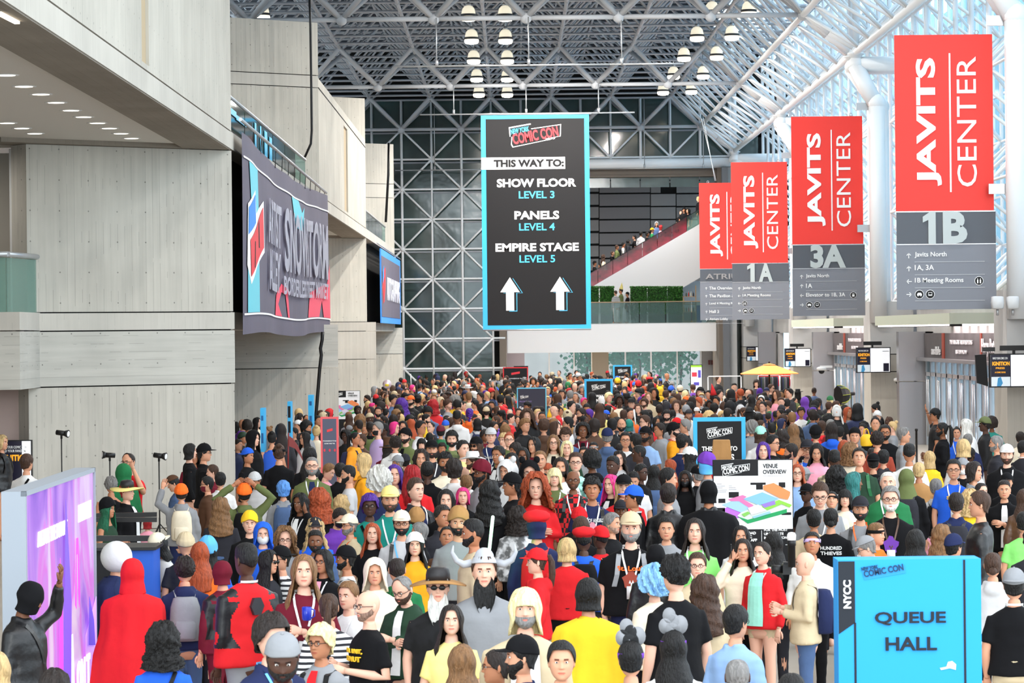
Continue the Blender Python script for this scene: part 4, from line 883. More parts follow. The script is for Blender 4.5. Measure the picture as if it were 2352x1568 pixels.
for nm, mm, pts in (('tower', mv, [(0.47, 0.6), (0.5, 1.4), (0.53, 2.25), (0.56, 1.9), (0.6, 1.3), (0.58, 0.5)]), ('spire', mpk, [(0.40, 0.05), (0.42, 1.0), (0.44, 1.75), (0.47, 1.2), (0.46, 0.05)]), ('ring', mpk, [(0.66, 1.25), (0.69, 1.85), (0.72, 1.85), (0.74, 1.3), (0.72, 1.2), (0.71, 1.7), (0.69, 1.7), (0.68, 1.2)]), ('rock', mlv, [(0.0, 0.1), (0.0, 0.9), (0.09, 1.15), (0.1, 0.5)]), ('cliff', mlv, [(0.8, 0.05), (0.82, 0.9), (1.0, 1.2), (1.0, 0.05)]), ('beam', mw, [(0.56, 0.05), (0.6, 1.0), (0.62, 1.0), (0.66, 0.05)]), ('cliff_face', mv, [(0.84, .8), (0.86, 1.25), (0.93, 1.0), (0.95, .75)])):
    b = MB(); fpoly(b, [(x*Lg, z) for x, z in pts], -0.024-0.003*len(nm), 0.003); b.build(nm, mm, root)
text('ON T', root, 0.66*Lg, 0.42, 0.3, mw, -0.05, width=0.9, bold=0.03); text('FALK', root, 0.7*Lg, 0.05, 0.3, mw, -0.05, width=0.9, bold=0.03)
# ---- television screens on the piers
def tv(px0, py0, px1, py1, Y, label, dx=0.0, bar=True, tilt=0.0):
    a = P(px0, py1, Y); c = P(px1, py0, Y); W = c.x-a.x; Hh = c.z-a.z
    root = empty('television', (a.x, Y, a.z), label, 'screen', 'wall screens with advertising along the right piers'); root.rotation_euler = (0, 0, tilt)
    b = MB(); b.box(-0.03, W+0.03, 0, 0.09, -0.03, Hh+0.03); b.build('casing', M_black, root)
    b = MB(); b.box(0, W, -0.006, 0, 0, Hh); b.build('screen_glass', mat('screen_bright', (244, 246, 250), 0.3, emit=0.55), root)
    b = MB(); flat(b, 0, W*0.405, Hh*0.0, Hh, -0.007, 0.003); b.build('advert_field', mat('advert_navy', (22, 20, 44), 0.4, emit=0.12), root)
    og = mat('advert_orange', (255, 176, 40), 0.5, emit=0.5)
    text('IGNITION', root, W*0.03, Hh*0.66, Hh*0.13, og, -0.013, width=W*0.35, bold=0.04); text('PRESS', root, W*0.1, Hh*0.55, Hh*0.06, og, -0.013, width=W*0.18, bold=0.02); text('A COMIC BOOK', root, W*0.08, Hh*0.42, Hh*0.05, og, -0.013, width=W*0.22, bold=0.02)
    text('MAKE YOUR COMIC CON', root, W*0.04, Hh*0.86, Hh*0.07, M_wht, -0.013, width=W*0.3, bold=0.02)
    b = MB(); flat(b, W*0.01, W*0.39, 0, Hh*0.3, -0.011, 0.002); b.build('advert_picture', mat('advert_pale', (220, 232, 240), 0.5, emit=0.3), root)
    b = MB(); fpoly(b, [(W*0.12, 0), (W*0.14, Hh*0.26), (W*0.2, Hh*0.3), (W*0.24, Hh*.1), (W*.2, 0)], -0.014, .002); b.build('advert_figure', mat('advert_teal', (60, 140, 190), 0.5, emit=0.3), root)
    b = MB(); flat(b, W*0.80, W*0.97, Hh*0.02, Hh*0.36, -0.009, 0.002); flat(b, W*0.78, W*0.97, Hh*0.86, Hh*0.88, -0.009, .002); b.build('advert_block', mat('advert_navy'), root)
    if bar:
        b = MB(); b.box(W*0.2, W*0.75, -0.05, 0.08, Hh+0.1, Hh+0.22); b.box(W*0.45, W*0.5, 0, 0.06, Hh, Hh+0.14); b.build('sound_bar', M_black, root)
    b = MB(); b.box(W*0.3, W*0.7, 0.09, 0.5, Hh*0.3, Hh*0.7); b.build('wall_mount', M_black, root)
tv(1716, 797, 1766, 828, 153.4, 'farthest advertising screen on the right piers, above the orange parasol', bar=False)
tv(1804, 801, 1861, 841, 126.2, 'advertising screen third from the right, right of the orange parasol', tilt=0.05)
tv(1969, 799, 2044, 854, 98.8, 'advertising screen second from the right, on the pier left of the near doors', tilt=0.05)
tv(2276, 814, 2390, 887, 71.2, 'nearest advertising screen, cut by the right edge of the photo', tilt=0.05)
q = P(2256, 850, 71.5); o = empty('screen_pair', (q.x, 71.5, q.z), 'black back of a screen pair, left of the nearest advertising screen', 'screen')
b = MB(); b.hexa([(-0.12, 0, -0.3), (0.12, -.1, -0.38), (0.12, 0.1, -0.38), (-0.12, 0.1, -0.3), (-0.16, 0, 0.36), (0.08, -.1, 0.38), (0.08, 0.1, 0.38), (-0.16, 0.1, 0.36)]); b.build('casing', M_black, o)
b = MB(); b.box(0.02, 0.3, -.05, 0.05, 0.44, 0.54); b.build('sound_bar', M_black, o)
a = P(-30, 1118, 56.6); c = P(73, 1010, 56.6); root = empty('wall_screen', (a.x, 56.6, a.z), 'advertising screen under the far-left balcony, cut by the left edge', 'screen')
Wv = c.x-a.x; Hv = c.z-a.z
b = MB(); b.box(0, Wv, 0, 0.1, 0, Hv); b.build('casing', M_black, root); b = MB(); b.box(0.02, Wv*0.78, -0.006, 0, 0.02, Hv-0.02); b.build('advert_field', mat('advert_navy'), root)
b = MB(); b.box(Wv*0.78, Wv-0.02, -0.006, 0, 0.02, Hv-0.02); b.build('screen_glass', mat('screen_bright'), root)
text('IGNITION', root, Wv*0.3, Hv*0.55, 0.12, mat('advert_orange'), -0.012, width=0.55, bold=0.04); text('MAKE YOUR COMIC CON', root, Wv*0.3, Hv*0.82, 0.05, M_wht, -0.012, width=0.5, bold=0.02); text('BUILD YOUR FANDOM', root, Wv*0.3, Hv*0.74, 0.05, M_wht, -0.012, width=0.48, bold=0.02)
# security cameras
for px, py, Y, lab in ((1887, 848, 99.0, 'white dome security camera on the pier left of the second screen'), (2064, 873, 98.9, 'white dome security camera right of the second screen')):
    q = P(px, py, Y); o = empty('security_camera', q, lab, 'camera'); b = MB(); b.box(-0.05, 0.35, -0.05, 0.05, 0.05, 0.12); b.build('arm', M_white, o); b = MB(); b.lathe((0, 0, 0), [(0.1, 0.08), (0.16, 0.05), (0.16, -0.02), (0.12, -0.04)], 14); b.build('housing', M_white, o); b = MB(); b.ball((0, 0, -0.05), 0.1, 12, 8); b.build('dome', M_black, o)
for px, py, Y, lab in ((2291, 695, 71.5, 'left white loudspeaker box on top of the nearest pier'), (2326, 695, 71.5, 'right white loudspeaker box on top of the nearest pier')):
    q = P(px, py, Y); o = empty('loudspeaker', q, lab, 'speaker'); b = MB(); b.loft([[Vector((0.13*sx_*k_, y_, 0.14*sz_*k_)) for sx_, sz_ in ((-1, -1), (-.6, -1.1), (.6, -1.1), (1, -1), (1.1, 0), (1, 1), (.6, 1.1), (-.6, 1.1), (-1, 1), (-1.1, 0))] for y_, k_ in ((-0.12, 0.8), (-0.08, 1), (0.1, 1), (0.14, 0.8))]); b.build('cabinet', mat('speaker_white', (214, 216, 218), 0.5), o)
    b = MB(); b.tube((0, 0, -0.15), (0, 0, -0.3), 0.03); b.build('mount', M_alu, o)
# ---- pendant lamps
lamps = [(1076, 35), (1160, 35), (1083, 88), (1161, 88), (1088, 135), (1165, 135), (1095, 177), (1165, 177), (1100, 213), (1165, 213), (1720, 25), (1636, 26), (1681, 80), (1601, 82), (1646, 126), (1571, 129), (1615, 170), (1547, 171), (1588, 206), (1523, 208), (602, 33)]
proto = None
for (x, y) in lamps:
    p = PZ(x, y, 15.0)
    if proto is None:
        o = empty('pendant_lamp', p); proto = o
        b = MB(); b.lathe((0, 0, 0), [(0.05, 0.34), (0.14, 0.32), (0.22, 0.22), (0.26, 0.02), (0.27, -0.06)], 18); b.build('shade', mat('prismatic_shade', (250, 240, 214), 0.3, emit=0.9), o)
        b = MB(); b.lathe((0, 0, 0), [(0.28, -0.04), (0.285, -0.02), (0.285, 0.02), (0.28, 0.04)], 18); b.build('band', mat('dark_band', (60, 62, 66), 0.5), o)
        b = MB(); b.lathe((0, 0, 0), [(0.27, -0.06), (0.28, -0.12), (0.24, -0.2), (0.1, -0.23), (0.01, -0.23)], 18); b.build('diffuser', M_glow, o)
        b = MB(); b.tube((0, 0, 0.34), (0, 0, 0.85), 0.03); b.lathe((0, 0, 0.34), [(0.1, 0), (0.08, 0.08), (0.04, 0.12)], 10); b.build('stem', M_alu, o)
    else:
        o = proto.copy(); COL.objects.link(o)
        for ch in list(proto.children): c_ = ch.copy(); COL.objects.link(c_); c_.parent = o
        o.location = p
    k_ = lamps.index((x, y))
    if k_ < 10: lb_ = 'pendant lamp in the %s file above the tall banner, %s from the front' % (('left', 'right')[k_ % 2], ordw[k_//2])
    elif k_ < 20: lb_ = 'pendant lamp in the %s file left of the glass wall, %s from the front' % (('right', 'left')[k_ % 2], ordw[(k_-10)//2])
    else: lb_ = 'single pendant lamp glimpsed above the rear concrete tower at left'
    tag(o, lb_, 'lamp', 'pendant lamps under the space frame')
# ---- escalator, balcony furniture
YE = 164.0
def EP(px, py, dy=0): return P(px, py, YE+dy)
root = empty('escalator', (0, YE, 0), 'escalator with maroon printed glass sides rising behind the balcony', 'escalator')
def epoly(pts, y, t, m, nm):
    b = MB(); fpoly(b, [(EP(x, y_).x, EP(x, y_).z) for x, y_ in pts], y, t); b.build(nm, m, root)
M_mar = mat('maroon_print_glass', (112, 22, 38), 0.25, spec=0.7, vary=0.75, vscale=1.3, stretch=(1, 1, 1.6), trans=0.1)
segs = [(1340+k*34, 1340+(k+1)*34-1) for k in range(8)]
def rail(px): return 627-(px-1357)*0.583
for (xa, xb_) in segs:
    epoly([(xa, rail(xa)+33), (xb_, rail(xb_)+33), (xb_, rail(xb_)), (xa, rail(xa))], 0, 0.03, M_mar if xb_ < 1590 else M_glass, 'glass_side')
epoly([(1340, rail(1340)), (1615, rail(1615)), (1615, rail(1615)-1.5), (1340, rail(1340)-1.5)], -0.02, 0.1, M_black, 'handrail')
epoly([(1340, rail(1340)+33), (1672, rail(1672)+33), (1672, 600), (1560, 665), (1340, 685)], 0.02, 0.4, mat('white_truss_clad', (226, 228, 232), 0.5), 'cladding')
epoly([(1340, rail(1340)+30), (1672, rail(1672)+30), (1672, rail(1672)+36), (1340, rail(1340)+36)], 2.0, 2.0, M_black, 'step_band')
b = MB(); a = EP(1340, 741); c = EP(1672, 655); b.box(a.x, c.x, 3.0, 3.1, 4.14, c.z+0.3)
b.build('side_wall', mat('white_truss_clad'), root)
M_leaf = mat('hedge_leaf', (58, 112, 44), 0.6, vary=0.45, vscale=9); M_leaf2 = mat('hedge_core', (30, 60, 26), 0.8)
hr = random.Random(3)
for k, (xa, xb_, lab) in enumerate(((1340, 1376, 'boxwood hedge block nearest the tall banner on the balcony'), (1378, 1411, 'boxwood hedge block just left of the person in pale patterned pyjamas'), (1448, 1487, 'boxwood hedge block just right of the person in a yellow hat'), (1488, 1533, 'boxwood hedge block in the middle of the right balcony row'), (1534, 1569, 'boxwood hedge block beside the bottle cart'))):
    a = P(xa, 735, 160.5); c = P(xb_, 658, 160.5); W = c.x-a.x
    o = empty('hedge_block', (a.x, 160.5, 4.14), lab, 'hedge', 'boxwood hedge blocks along the balcony')
    b = MB(); b.box(0.03, W-0.03, 0.05, 0.5, 0.6, c.z-4.2); b.build('core', M_leaf2, o)
    b = MB(); b.box(0.05, W-0.05, 0.05, 0.5, 0, 0.6); b.build('planter', M_blk, o)
    b = MB(); hz = c.z-4.14
    for q in range(1500):
        x = hr.uniform(0, W); z = hr.uniform(0.45, hz); y_ = hr.uniform(-0.03, 0.05)
        if q % 4 == 0: y_ = hr.uniform(0, 0.5); z = hz+hr.uniform(-0.05, 0.02)
        s = 0.028; ax = Vector((hr.uniform(-1, 1), hr.uniform(-1, 0.2), hr.uniform(-1, 1))).normalized(); u = ax.orthogonal().normalized()*s; v_ = ax.cross(u).normalized()*s; p = Vector((x, y_, z))
        b.quad(p-u-v_, p+u-v_*.4, p+u*1.4+v_*1.4, p-u*.4+v_)
    b.build('leaves', M_leaf, o, kind='stuff')
a = P(1569, 735, 160); c = P(1599, 655, 160); W = c.x-a.x
o = empty('bar_cart', (a.x, 160, 4.14), 'shelved bar cart with bottles at the right end of the balcony hedge', 'cart')
b = MB()
for z in (0.05, 0.55, 0.95, 1.35): b.box(0, W, 0, 0.5, z, z+0.03)
b.build('shelf', mat('cart_wood', (170, 140, 104), 0.6), o)
b = MB(); b.box(W-0.05, W, 0, 0.05, 0, 1.95); b.box(0, 0.04, 0, 0.05, 0, 1.4); b.box(0, W, 0.45, 0.5, 0, 0.5); b.build('post', mat('cart_wood'), o)
b = MB(); b.box(0.02, W-.06, 0.01, 0.4, 0.1, 0.54); b.build('drawer_front', mat('cart_grey', (70, 74, 80), 0.6), o)
bc = [(206, 170, 90), (60, 70, 60), (190, 60, 50), (230, 226, 210), (40, 40, 50)]
for k in range(10):
    z = 4.14+(0.58 if k < 5 else 0.98 if k < 6 else 1.38); x = a.x+0.06+(k % 5)*W/5.6
    b = MB(); b.lathe((0, 0, 0), [(0.03, 0), (0.035, 0.01), (0.035, 0.15), (0.012, 0.19), (0.012, 0.25)], 10)
    b.build('bottle', mat('bottle_%d' % (k % 5), bc[k % 5], 0.2), label='%s bottle on the %s shelf of the balcony bar cart' % (['amber', 'dark green', 'red', 'clear', 'black'][k % 5], 'lower' if k < 5 else 'upper'), cat='bottle', group='bottles on the bar cart', loc=(x, 160.12, z))
o = empty('waste_bin', (P(1606, 740, 160).x, 160, 4.14), 'blue waste bin beside the balcony bar cart', 'bin'); b = MB(); b.box(-0.13, 0.14, 0, 0.35, 0, 0.85); b.build('bin_body', mat('bin_blue', (28, 66, 150), 0.5), o); b = MB(); b.box(-0.14, 0.15, -0.01, 0.36, 0.85, 0.9); b.build('bin_lid', mat('bin_blue'), o)
# ---- shop front and street beyond the far balcony
root = empty('window_3', (0, 0, 0), kind='structure')
ws = [(1205, 1262), (1263, 1319), (1320, 1360), (1399, 1437), (1438, 1496), (1497, 1556), (1557, 1610)]
for xa, xb_ in ws:
    b = MB(); b.box(P(xa, 850, 165).x, P(xb_, 850, 165).x-0.05, 165, 165.03, 0.05, 3.0); b.build('pane', M_pane, root)
b = MB()
for xa, xb_ in ws: x = P(xb_, 850, 165).x; b.box(x-0.05, x+0.03, 164.95, 165.1, 0, 3.2)
b.build('mullion', M_panel, root, kind='stuff')
b = MB(); b.box(-0.5, P(1205, 850, 164).x, 164, 164.5, 0, 3.9); b.build('wall_shopfront_left', mat('mauve_grey', (128, 118, 122), 0.8), kind='structure')
b = MB(); b.box(P(1360, 850, 160).x, P(1398, 850, 160).x, 160, 161, 0, 3.9); b.build('column_beige', mat('beige_column', (192, 178, 158), 0.8), kind='structure')
b = MB(); b.box(P(1611, 850, 160).x, P(1652, 850, 160).x, 160, 160.2, 0, 3.9); b.build('door_0', mat('grey_door', (168, 170, 174), 0.6), kind='structure')
b = MB(); q = P(1632, 832, 159.9); b.box(q.x-0.12, q.x-0.02, 159.85, 159.98, q.z-0.12, q.z+0.12); b.box(q.x+0.03, q.x+0.13, 159.85, 159.98, q.z-0.12, q.z+0.12); b.build('restroom_sign', mat('sign_maroon', (110, 60, 60), 0.6), label='small dark restroom symbols on the far grey door', cat='sign')
b = MB(); b.box(P(1662, 850, 154.5).x, P(1676, 850, 154.5).x, 154.3, 154.8, 0, 12); b.build('column_grey', mat('dark_grey_column', (110, 112, 116), 0.7), kind='structure')
b = MB(); b.box(11.2, 13, 155.9, 156, 0, 12.2); b.build('window_4', M_endglass, kind='structure')
b = MB(); b.box(-6, 16, 196, 197, -0.3, 9); b.build('street_wall', mat('brick_street_wall', (216, 196, 186), 0.8, vary=0.1, vscale=1), label='pale pinkish building across the street behind the far trees', cat='building')
tr = random.Random(5)
for k, (px, s_t) in enumerate(((1345, 1.0), (1425, 0.8), (1470, 1.2), (1520, 1.1), (1570, 0.9))):
    x = P(px, 850, 178).x; o = empty('street_tree', (x, 178+k, 0), 'leafy green street tree outside the far shop front, %s' % ['left of the beige column', 'right of the beige column', 'behind the smallest blue-bordered board', 'beside the middle mullion', 'nearest the grey door'][k], 'tree', 'street trees outside the far windows')
    b = MB(); b.path([(0, 0, 0), (0.1, 0, 1.5), (0, 0, 3), (0.2, 0, 4.2)], [0.09, 0.07, 0.05, 0.02], 7); b.build('trunk', mat('bark', (84, 70, 58), 0.9), o)
    b = MB()
    for q in range(420):
        p = Vector((tr.gauss(0, 0.55*s_t), tr.gauss(0, 0.4), 2.6+tr.gauss(0, 0.75))); s = 0.085; ax = Vector((tr.uniform(-1, 1), -1, tr.uniform(-1, 1))).normalized(); u = ax.orthogonal().normalized()*s; v_ = ax.cross(u)
        b.quad(p-u-v_, p+u-v_, p+u+v_, p-u+v_)
    b.build('foliage', mat('street_leaf', (88, 150, 116), 0.7, vary=0.3, vscale=2), o, kind='stuff')
# small lit poster screen at the back
a = P(1586, 900, 139); c = P(1613, 837, 139); o = empty('poster_stand', (a.x, 139, 0), 'upright lit poster stand with green top band at the back right of the crowd', 'sign')
b = MB(); b.box(0, c.x-a.x, 0, 0.1, 0, c.z); b.build('casing', M_black, o); b = MB(); b.box(0.03, c.x-a.x-0.03, -0.006, 0, 0.3, c.z-0.12); b.build('screen_glass', mat('screen_bright'), o)
b = MB(); b.box(0.03, c.x-a.x-0.03, -0.006, 0, c.z-0.12, c.z-0.03); b.build('green_band', mat('lime_print', (150, 214, 60), 0.5, emit=0.4), o)
b = MB(); flat(b, 0.07, 0.3, c.z-0.55, c.z-0.35, -0.008, 0.004); b.build('print_mark', mat('print_red'), o)
b = MB(); flat(b, 0.35, 0.48, c.z-0.6, c.z-0.25, -0.008, 0.004); flat(b, 0.15, 0.4, c.z-0.95, c.z-0.8, -0.008, 0.004); b.build('print_mark', mat('print_violet', (90, 80, 190), 0.5), o)
# orange market parasol
q = P(1767, 857, 112); top = P(1766, 834, 112)
o = empty('market_parasol', (q.x, 112, 0), 'wide orange market parasol over the stall by the right piers', 'parasol')
R_ = (P(1837, 857, 112).x-P(1697, 857, 112).x)/2
b = MB(); n8 = 8; zr = q.z; zt_ = top.z
for k in range(n8):
    a0, a1 = 2*PI*(k+.5)/n8, 2*PI*(k+1.5)/n8
    b.poly([(R_*math.cos(a0), R_*math.sin(a0), zr), (R_*math.cos(a1), R_*math.sin(a1), zr), (0.2*math.cos(a1), 0.2*math.sin(a1), zt_-0.06), (0.2*math.cos(a0), 0.2*math.sin(a0), zt_-0.06)])
    b.poly([(R_*math.cos(a0), R_*math.sin(a0), zr), (R_*math.cos(a1), R_*math.sin(a1), zr), (R_*math.cos(a1), R_*math.sin(a1), zr-0.03), (R_*math.cos(a0), R_*math.sin(a0), zr-0.03)])
    b.poly([(0.26*math.cos(a0), 0.26*math.sin(a0), zt_-0.05), (0.26*math.cos(a1), 0.26*math.sin(a1), zt_-0.05), (0, 0, zt_)])
b.build('canopy', mat('parasol_orange', (250, 160, 84), 0.8), o)
b = MB(); b.tube((0, 0, 0), (0, 0, zt_-0.02), 0.03, n=8); b.ball((0, 0, zt_+0.03), 0.04, 8, 6); b.build('pole', M_black, o)
b = MB()
for k in range(n8): a0 = 2*PI*(k+.5)/n8; b.tube((0.05*math.cos(a0), .05*math.sin(a0), zt_-0.1), (R_*math.cos(a0), R_*math.sin(a0), zr-0.02), 0.012, n=4)
b.build('rib', M_black, o, kind='stuff')
# clothing rails with hanging jackets
cr_ = random.Random(9)
for k, (xa, xb_, Y, zt2, lab) in enumerate(((1742, 1790, 117, 1.95, 'clothing rail packed with dark garments behind the parasol pole, left one'), (1792, 1816, 116, 1.95, 'clothing rail packed with dark garments against the pier, right one'))):
    a = P(xa, 880, Y); c = P(xb_, 880, Y); W = c.x-a.x; o = empty('clothing_rail', (a.x, Y, 0), lab, 'clothing rail')
    b = MB(); b.tube((0, 0, zt2), (W, 0, zt2), 0.02); b.tube((0, 0, 0), (0, 0, zt2), 0.02); b.tube((W, 0, 0), (W, 0, zt2), 0.02); b.tube((0, -.25, 0.03), (0, .25, 0.03), 0.02); b.tube((W, -.25, 0.03), (W, .25, 0.03), 0.02); b.build('rail_frame', M_alu, o)
    n_ = int(W/0.065)
    for g in range(n_):
        x = a.x+0.04+g*(W-0.06)/n_; b = MB(); t = 0.05; L2 = cr_.uniform(0.7, 1.05)
        b.loft([[Vector((sx2*t/2, sy2*wd, z)) for sx2, sy2 in ((-1, -1), (1, -1), (1, 1), (-1, 1))] for wd, z in ((0.03, zt2-0.04), (0.2, zt2-0.12), (0.22, zt2-0.4), (0.2, zt2-L2))])
        o2 = b.build('hanging_garment', mat('garment_%d' % (g % 5), [(20, 20, 24), (32, 40, 64), (60, 70, 66), (92, 90, 96), (18, 22, 34)][g % 5], 0.9), label='dark garment hanging on the %s clothing rail behind the crowd' % ('left' if k == 0 else 'right'), cat='garment', group='garments on the %s rail' % ('left' if k == 0 else 'right'), loc=(x, Y, 0))
b = MB(); q0 = P(1742, 862, 119); q1 = P(1816, 857, 119); b.box(q0.x, q1.x, 119, 119.05, 1.5, 2.15); b.build('red_backdrop', mat('red_cloth', (226, 30, 36), 0.8), label='red cloth backdrop behind the garment rails', cat='backdrop')
# stall with goods left of the parasol
a = P(1625, 895, 116); c = P(1703, 862, 116); W = c.x-a.x; o = empty('market_stall', (a.x, 116, 0), 'small stall with white tube frame and goods left of the orange parasol', 'stall')
b = MB(); b.box(0, W, 0, 0.5, 0, 1.0); b.build('counter', mat('stall_counter', (110, 104, 106), 0.7), o); b = MB(); zz = c.z
for (x0, x1) in ((0, 0.04), (W-0.04, W)): b.box(x0, x1, -0.05, 0, 0, zz)
b.box(0, W, -0.05, 0, zz-0.04, zz); b.build('tube_frame', M_pipe, o)
for k in range(9):
    b = MB(); h_ = 0.12+0.05*(k % 3); b.box(-0.05, 0.05, -0.05, 0.05, 0, h_); b.box(-.03, .03, -.03, .03, h_, h_+.04)
    b.build('stall_goods', mat('goods_%d' % (k % 4), [(220, 214, 200), (200, 60, 60), (190, 196, 206), (226, 150, 70)][k % 4], 0.6), label='small boxed item standing on the market stall counter', cat='box', group='goods on the market stall', loc=(a.x+0.1+k*(W-0.2)/8, 116.2, 1.0))
# photo flashes on stands by the left wall
for (px, py, py2, yaw, lab) in ((141, 994, 1075, 0.3, 'black studio flash on a stand, leftmost, before the bare left wall'), (252, 1045, 1090, 2.8, 'black studio flash on a stand left of the person in a red tee'), (365, 1046, 1140, 0.2, 'black studio flash on a stand right of the person in a red tee')):
    Y = 52.0; q = P(px, py, Y); o = empty('studio_flash', (q.x, Y, 0), lab, 'flash light')
    b = MB(); b.tube((0, 0, 0.6), (0, 0, q.z-0.08), 0.012); b.tube((0, 0, 0.0), (0, 0, 0.6), 0.016)
    for t in range(3): b.tube((0, 0, 0.5), (0.4*math.cos(t*2.1), 0.4*math.sin(t*2.1), 0.02), 0.01)
    b.build('stand', M_black, o)
    d_ = Vector((math.cos(yaw), -0.3, math.sin(0.12 if yaw < 1 else 0.15)*(-1 if yaw < 1 else 0.4))); d_.normalize(); c0 = Vector((0, 0, q.z))
    b = MB(); b.tube(c0-d_*0.09, c0+d_*0.07, 0.045, n=12); b.tube(c0+d_*0.07, c0+d_*0.13, 0.05, 0.07, n=12); b.tube(c0-Vector((0, 0, 0.1)), c0, 0.02); b.build('flash_head', M_black, o)
    b = MB(); b.tube(c0+d_*0.13, c0+d_*0.135, 0.05, n=12); b.build('flash_front', M_wht, o)
# black softbox with yellow ribs
q = P(1937, 905, 84); o = empty('softbox', (q.x, 84, 0), 'black octagonal softbox with yellow ribs on a stand near the right doors', 'softbox')
b = MB(); zc = q.z; axs = Vector((-0.9, -0.35, -0.1)).normalized(); u = axs.orthogonal().normalized(); v_ = axs.cross(u); rings = []; tip = Vector((0.18, 0, zc))
prof = [(0.03, 0), (0.14, 0.05), (0.22, 0.13), (0.27, 0.24), (0.28, 0.36)]
for r_, t in prof: rings.append([tip+axs*t+u*(r_*math.cos(2*PI*k/8))+v_*(r_*math.sin(2*PI*k/8)) for k in range(8)])
b.loft(rings); b.smooth = [False]*len(b.f); b.build('fabric_shell', M_black, o)
b = MB()
for k in range(8): b.path([r_[k]+(r_[k]-tip-axs*0.2).normalized()*0.006 for r_ in rings], 0.007, 4)
b.build('rib', mat('rib_yellow', (206, 220, 60), 0.6), o, kind='stuff')
b = MB(); b.tube(tip-axs*0.14, tip+axs*0.02, 0.05, n=10); b.tube((0.22, 0.02, 0), (0.22, 0.02, zc), 0.014); b.build('lamp_body', M_black, o)
# queue rails, counter and blue crate at the left
root = empty('railing', (0, 0, 0), 'dark double handrail of a stair beside the left wall', 'railing')
b = MB()
for (px0, py0, px1, py1, Y) in ((208, 1236, 345, 1236, 33.5), (208, 1184, 360, 1181, 40.5), (208, 1193, 360, 1193, 40.0)):
    a = P(px0, py0, Y); c = P(px1, py1, Y); b.hexa([(a.x, Y-0.04, a.z-0.03), (c.x, Y-0.04, c.z-0.03), (c.x, Y+0.04, c.z-0.03), (a.x, Y+0.04, a.z-0.03), (a.x, Y-0.04, a.z+0.03), (c.x, Y-0.04, c.z+0.03), (c.x, Y+0.04, c.z+0.03), (a.x, Y+0.04, a.z+0.03)])
b.build('handrail', M_black, root, kind='stuff')
b = MB(); a = P(208, 1246, 33.5); c = P(345, 1242, 33.5); b.box(a.x, c.x, 33.5, 33.56, 0.25, c.z-0.02); b.build('side_panel', mat('brushed_dark', (92, 90, 88), 0.4, 0.6), root)
o = empty('counter', (0, 0, 0), 'low counter with black left half and blue right half behind the white horned mask', 'counter'); a = P(212, 1263, 31.5); c = P(292, 1263, 31.5); d = P(352, 1263, 31.5)
b = MB(); b.box(a.x, c.x, 31.5, 32.1, 0.0, c.z); b.build('black_box', M_blk, o); b = MB(); b.box(c.x, d.x, 31.5, 32.1, 0.0, c.z); b.build('blue_box', mat('royal_blue', (36, 92, 196), 0.6), o)
b = MB(); b.box(a.x-0.03, d.x+0.03, 31.45, 32.15, c.z, c.z+0.03); b.build('worktop', M_black, o)
# belt posts near the doors
for px, py, lab in ((2105, 1010, 'black belt barrier post left of the person in a black cap by the doors'), (2076, 975, 'black belt barrier post beside the pier')):
    Y = 80.0; q = P(px, py, Y); b = MB(); b.lathe((0, 0, 0), [(0.18, 0), (0.18, 0.03), (0.03, 0.05), (0.03, 1.0), (0.04, 1.0), (0.04, 1.06), (0.01, 1.07)], 12); b.build('barrier_post', M_black, label=lab, cat='barrier post', loc=(q.x, Y, 0))
# ================================================================== PEOPLE
# colours come from each object's own colour, so one mesh serves many garments
M_skin = mat('skin', rough=0.55, objcol=True, spec=0.35)
def tinted(name, f, rough=0.5):
    m = bpy.data.materials.new(name); m.use_nodes = True; MATS[name] = m; n = m.node_tree.nodes; L = m.node_tree.links
    oi = n.new('ShaderNodeObjectInfo'); vm = n.new('ShaderNodeVectorMath'); vm.operation = 'MULTIPLY'; vm.inputs[1].default_value = f
    L.new(oi.outputs['Color'], vm.inputs[0]); L.new(vm.outputs[0], n['Principled BSDF'].inputs['Base Color']); n['Principled BSDF'].inputs['Roughness'].default_value = rough
    return m
M_lip = tinted('lip', (0.80, 0.42, 0.42), 0.45); M_brow = tinted('brow', (0.22, 0.15, 0.13), 0.9); M_lid = tinted('eyelid', (0.62, 0.50, 0.48))
M_eyew = mat('eye_white', (226, 222, 216), 0.3); M_iris = mat('iris', (34, 22, 18), 0.2)
M_hair = mat('hair', rough=0.55, objcol=True, spec=0.4, vary=0.35, vscale=14, bump=0.8, bscale=30, stretch=(3, 3, 0.45))
M_fab = mat('fabric', rough=0.88, objcol=True, spec=0.2, vary=0.07, vscale=5, bump=0.35, bscale=7)
M_leather = mat('leather', rough=0.42, objcol=True, spec=0.5, vary=0.12, vscale=6, bump=0.4, bscale=9)
M_plas = mat('plastic', rough=0.4, objcol=True)
M_print = mat('shirt_print', rough=0.8, objcol=True)
def plaid_mat():
    m = bpy.data.materials.new('plaid'); m.use_nodes = True; MATS['plaid'] = m; n = m.node_tree.nodes; L = m.node_tree.links
    t = n.new('ShaderNodeTexCoord'); ck = n.new('ShaderNodeTexChecker'); ck.inputs['Scale'].default_value = 16
    oi = n.new('ShaderNodeObjectInfo'); L.new(t.outputs['Object'], ck.inputs[0]); L.new(oi.outputs['Color'], ck.inputs[1]); ck.inputs[2].default_value = (0.01, 0.01, 0.012, 1)
    L.new(ck.outputs[0], n['Principled BSDF'].inputs['Base Color']); n['Principled BSDF'].inputs['Roughness'].default_value = 0.9; return m
M_plaid = plaid_mat()
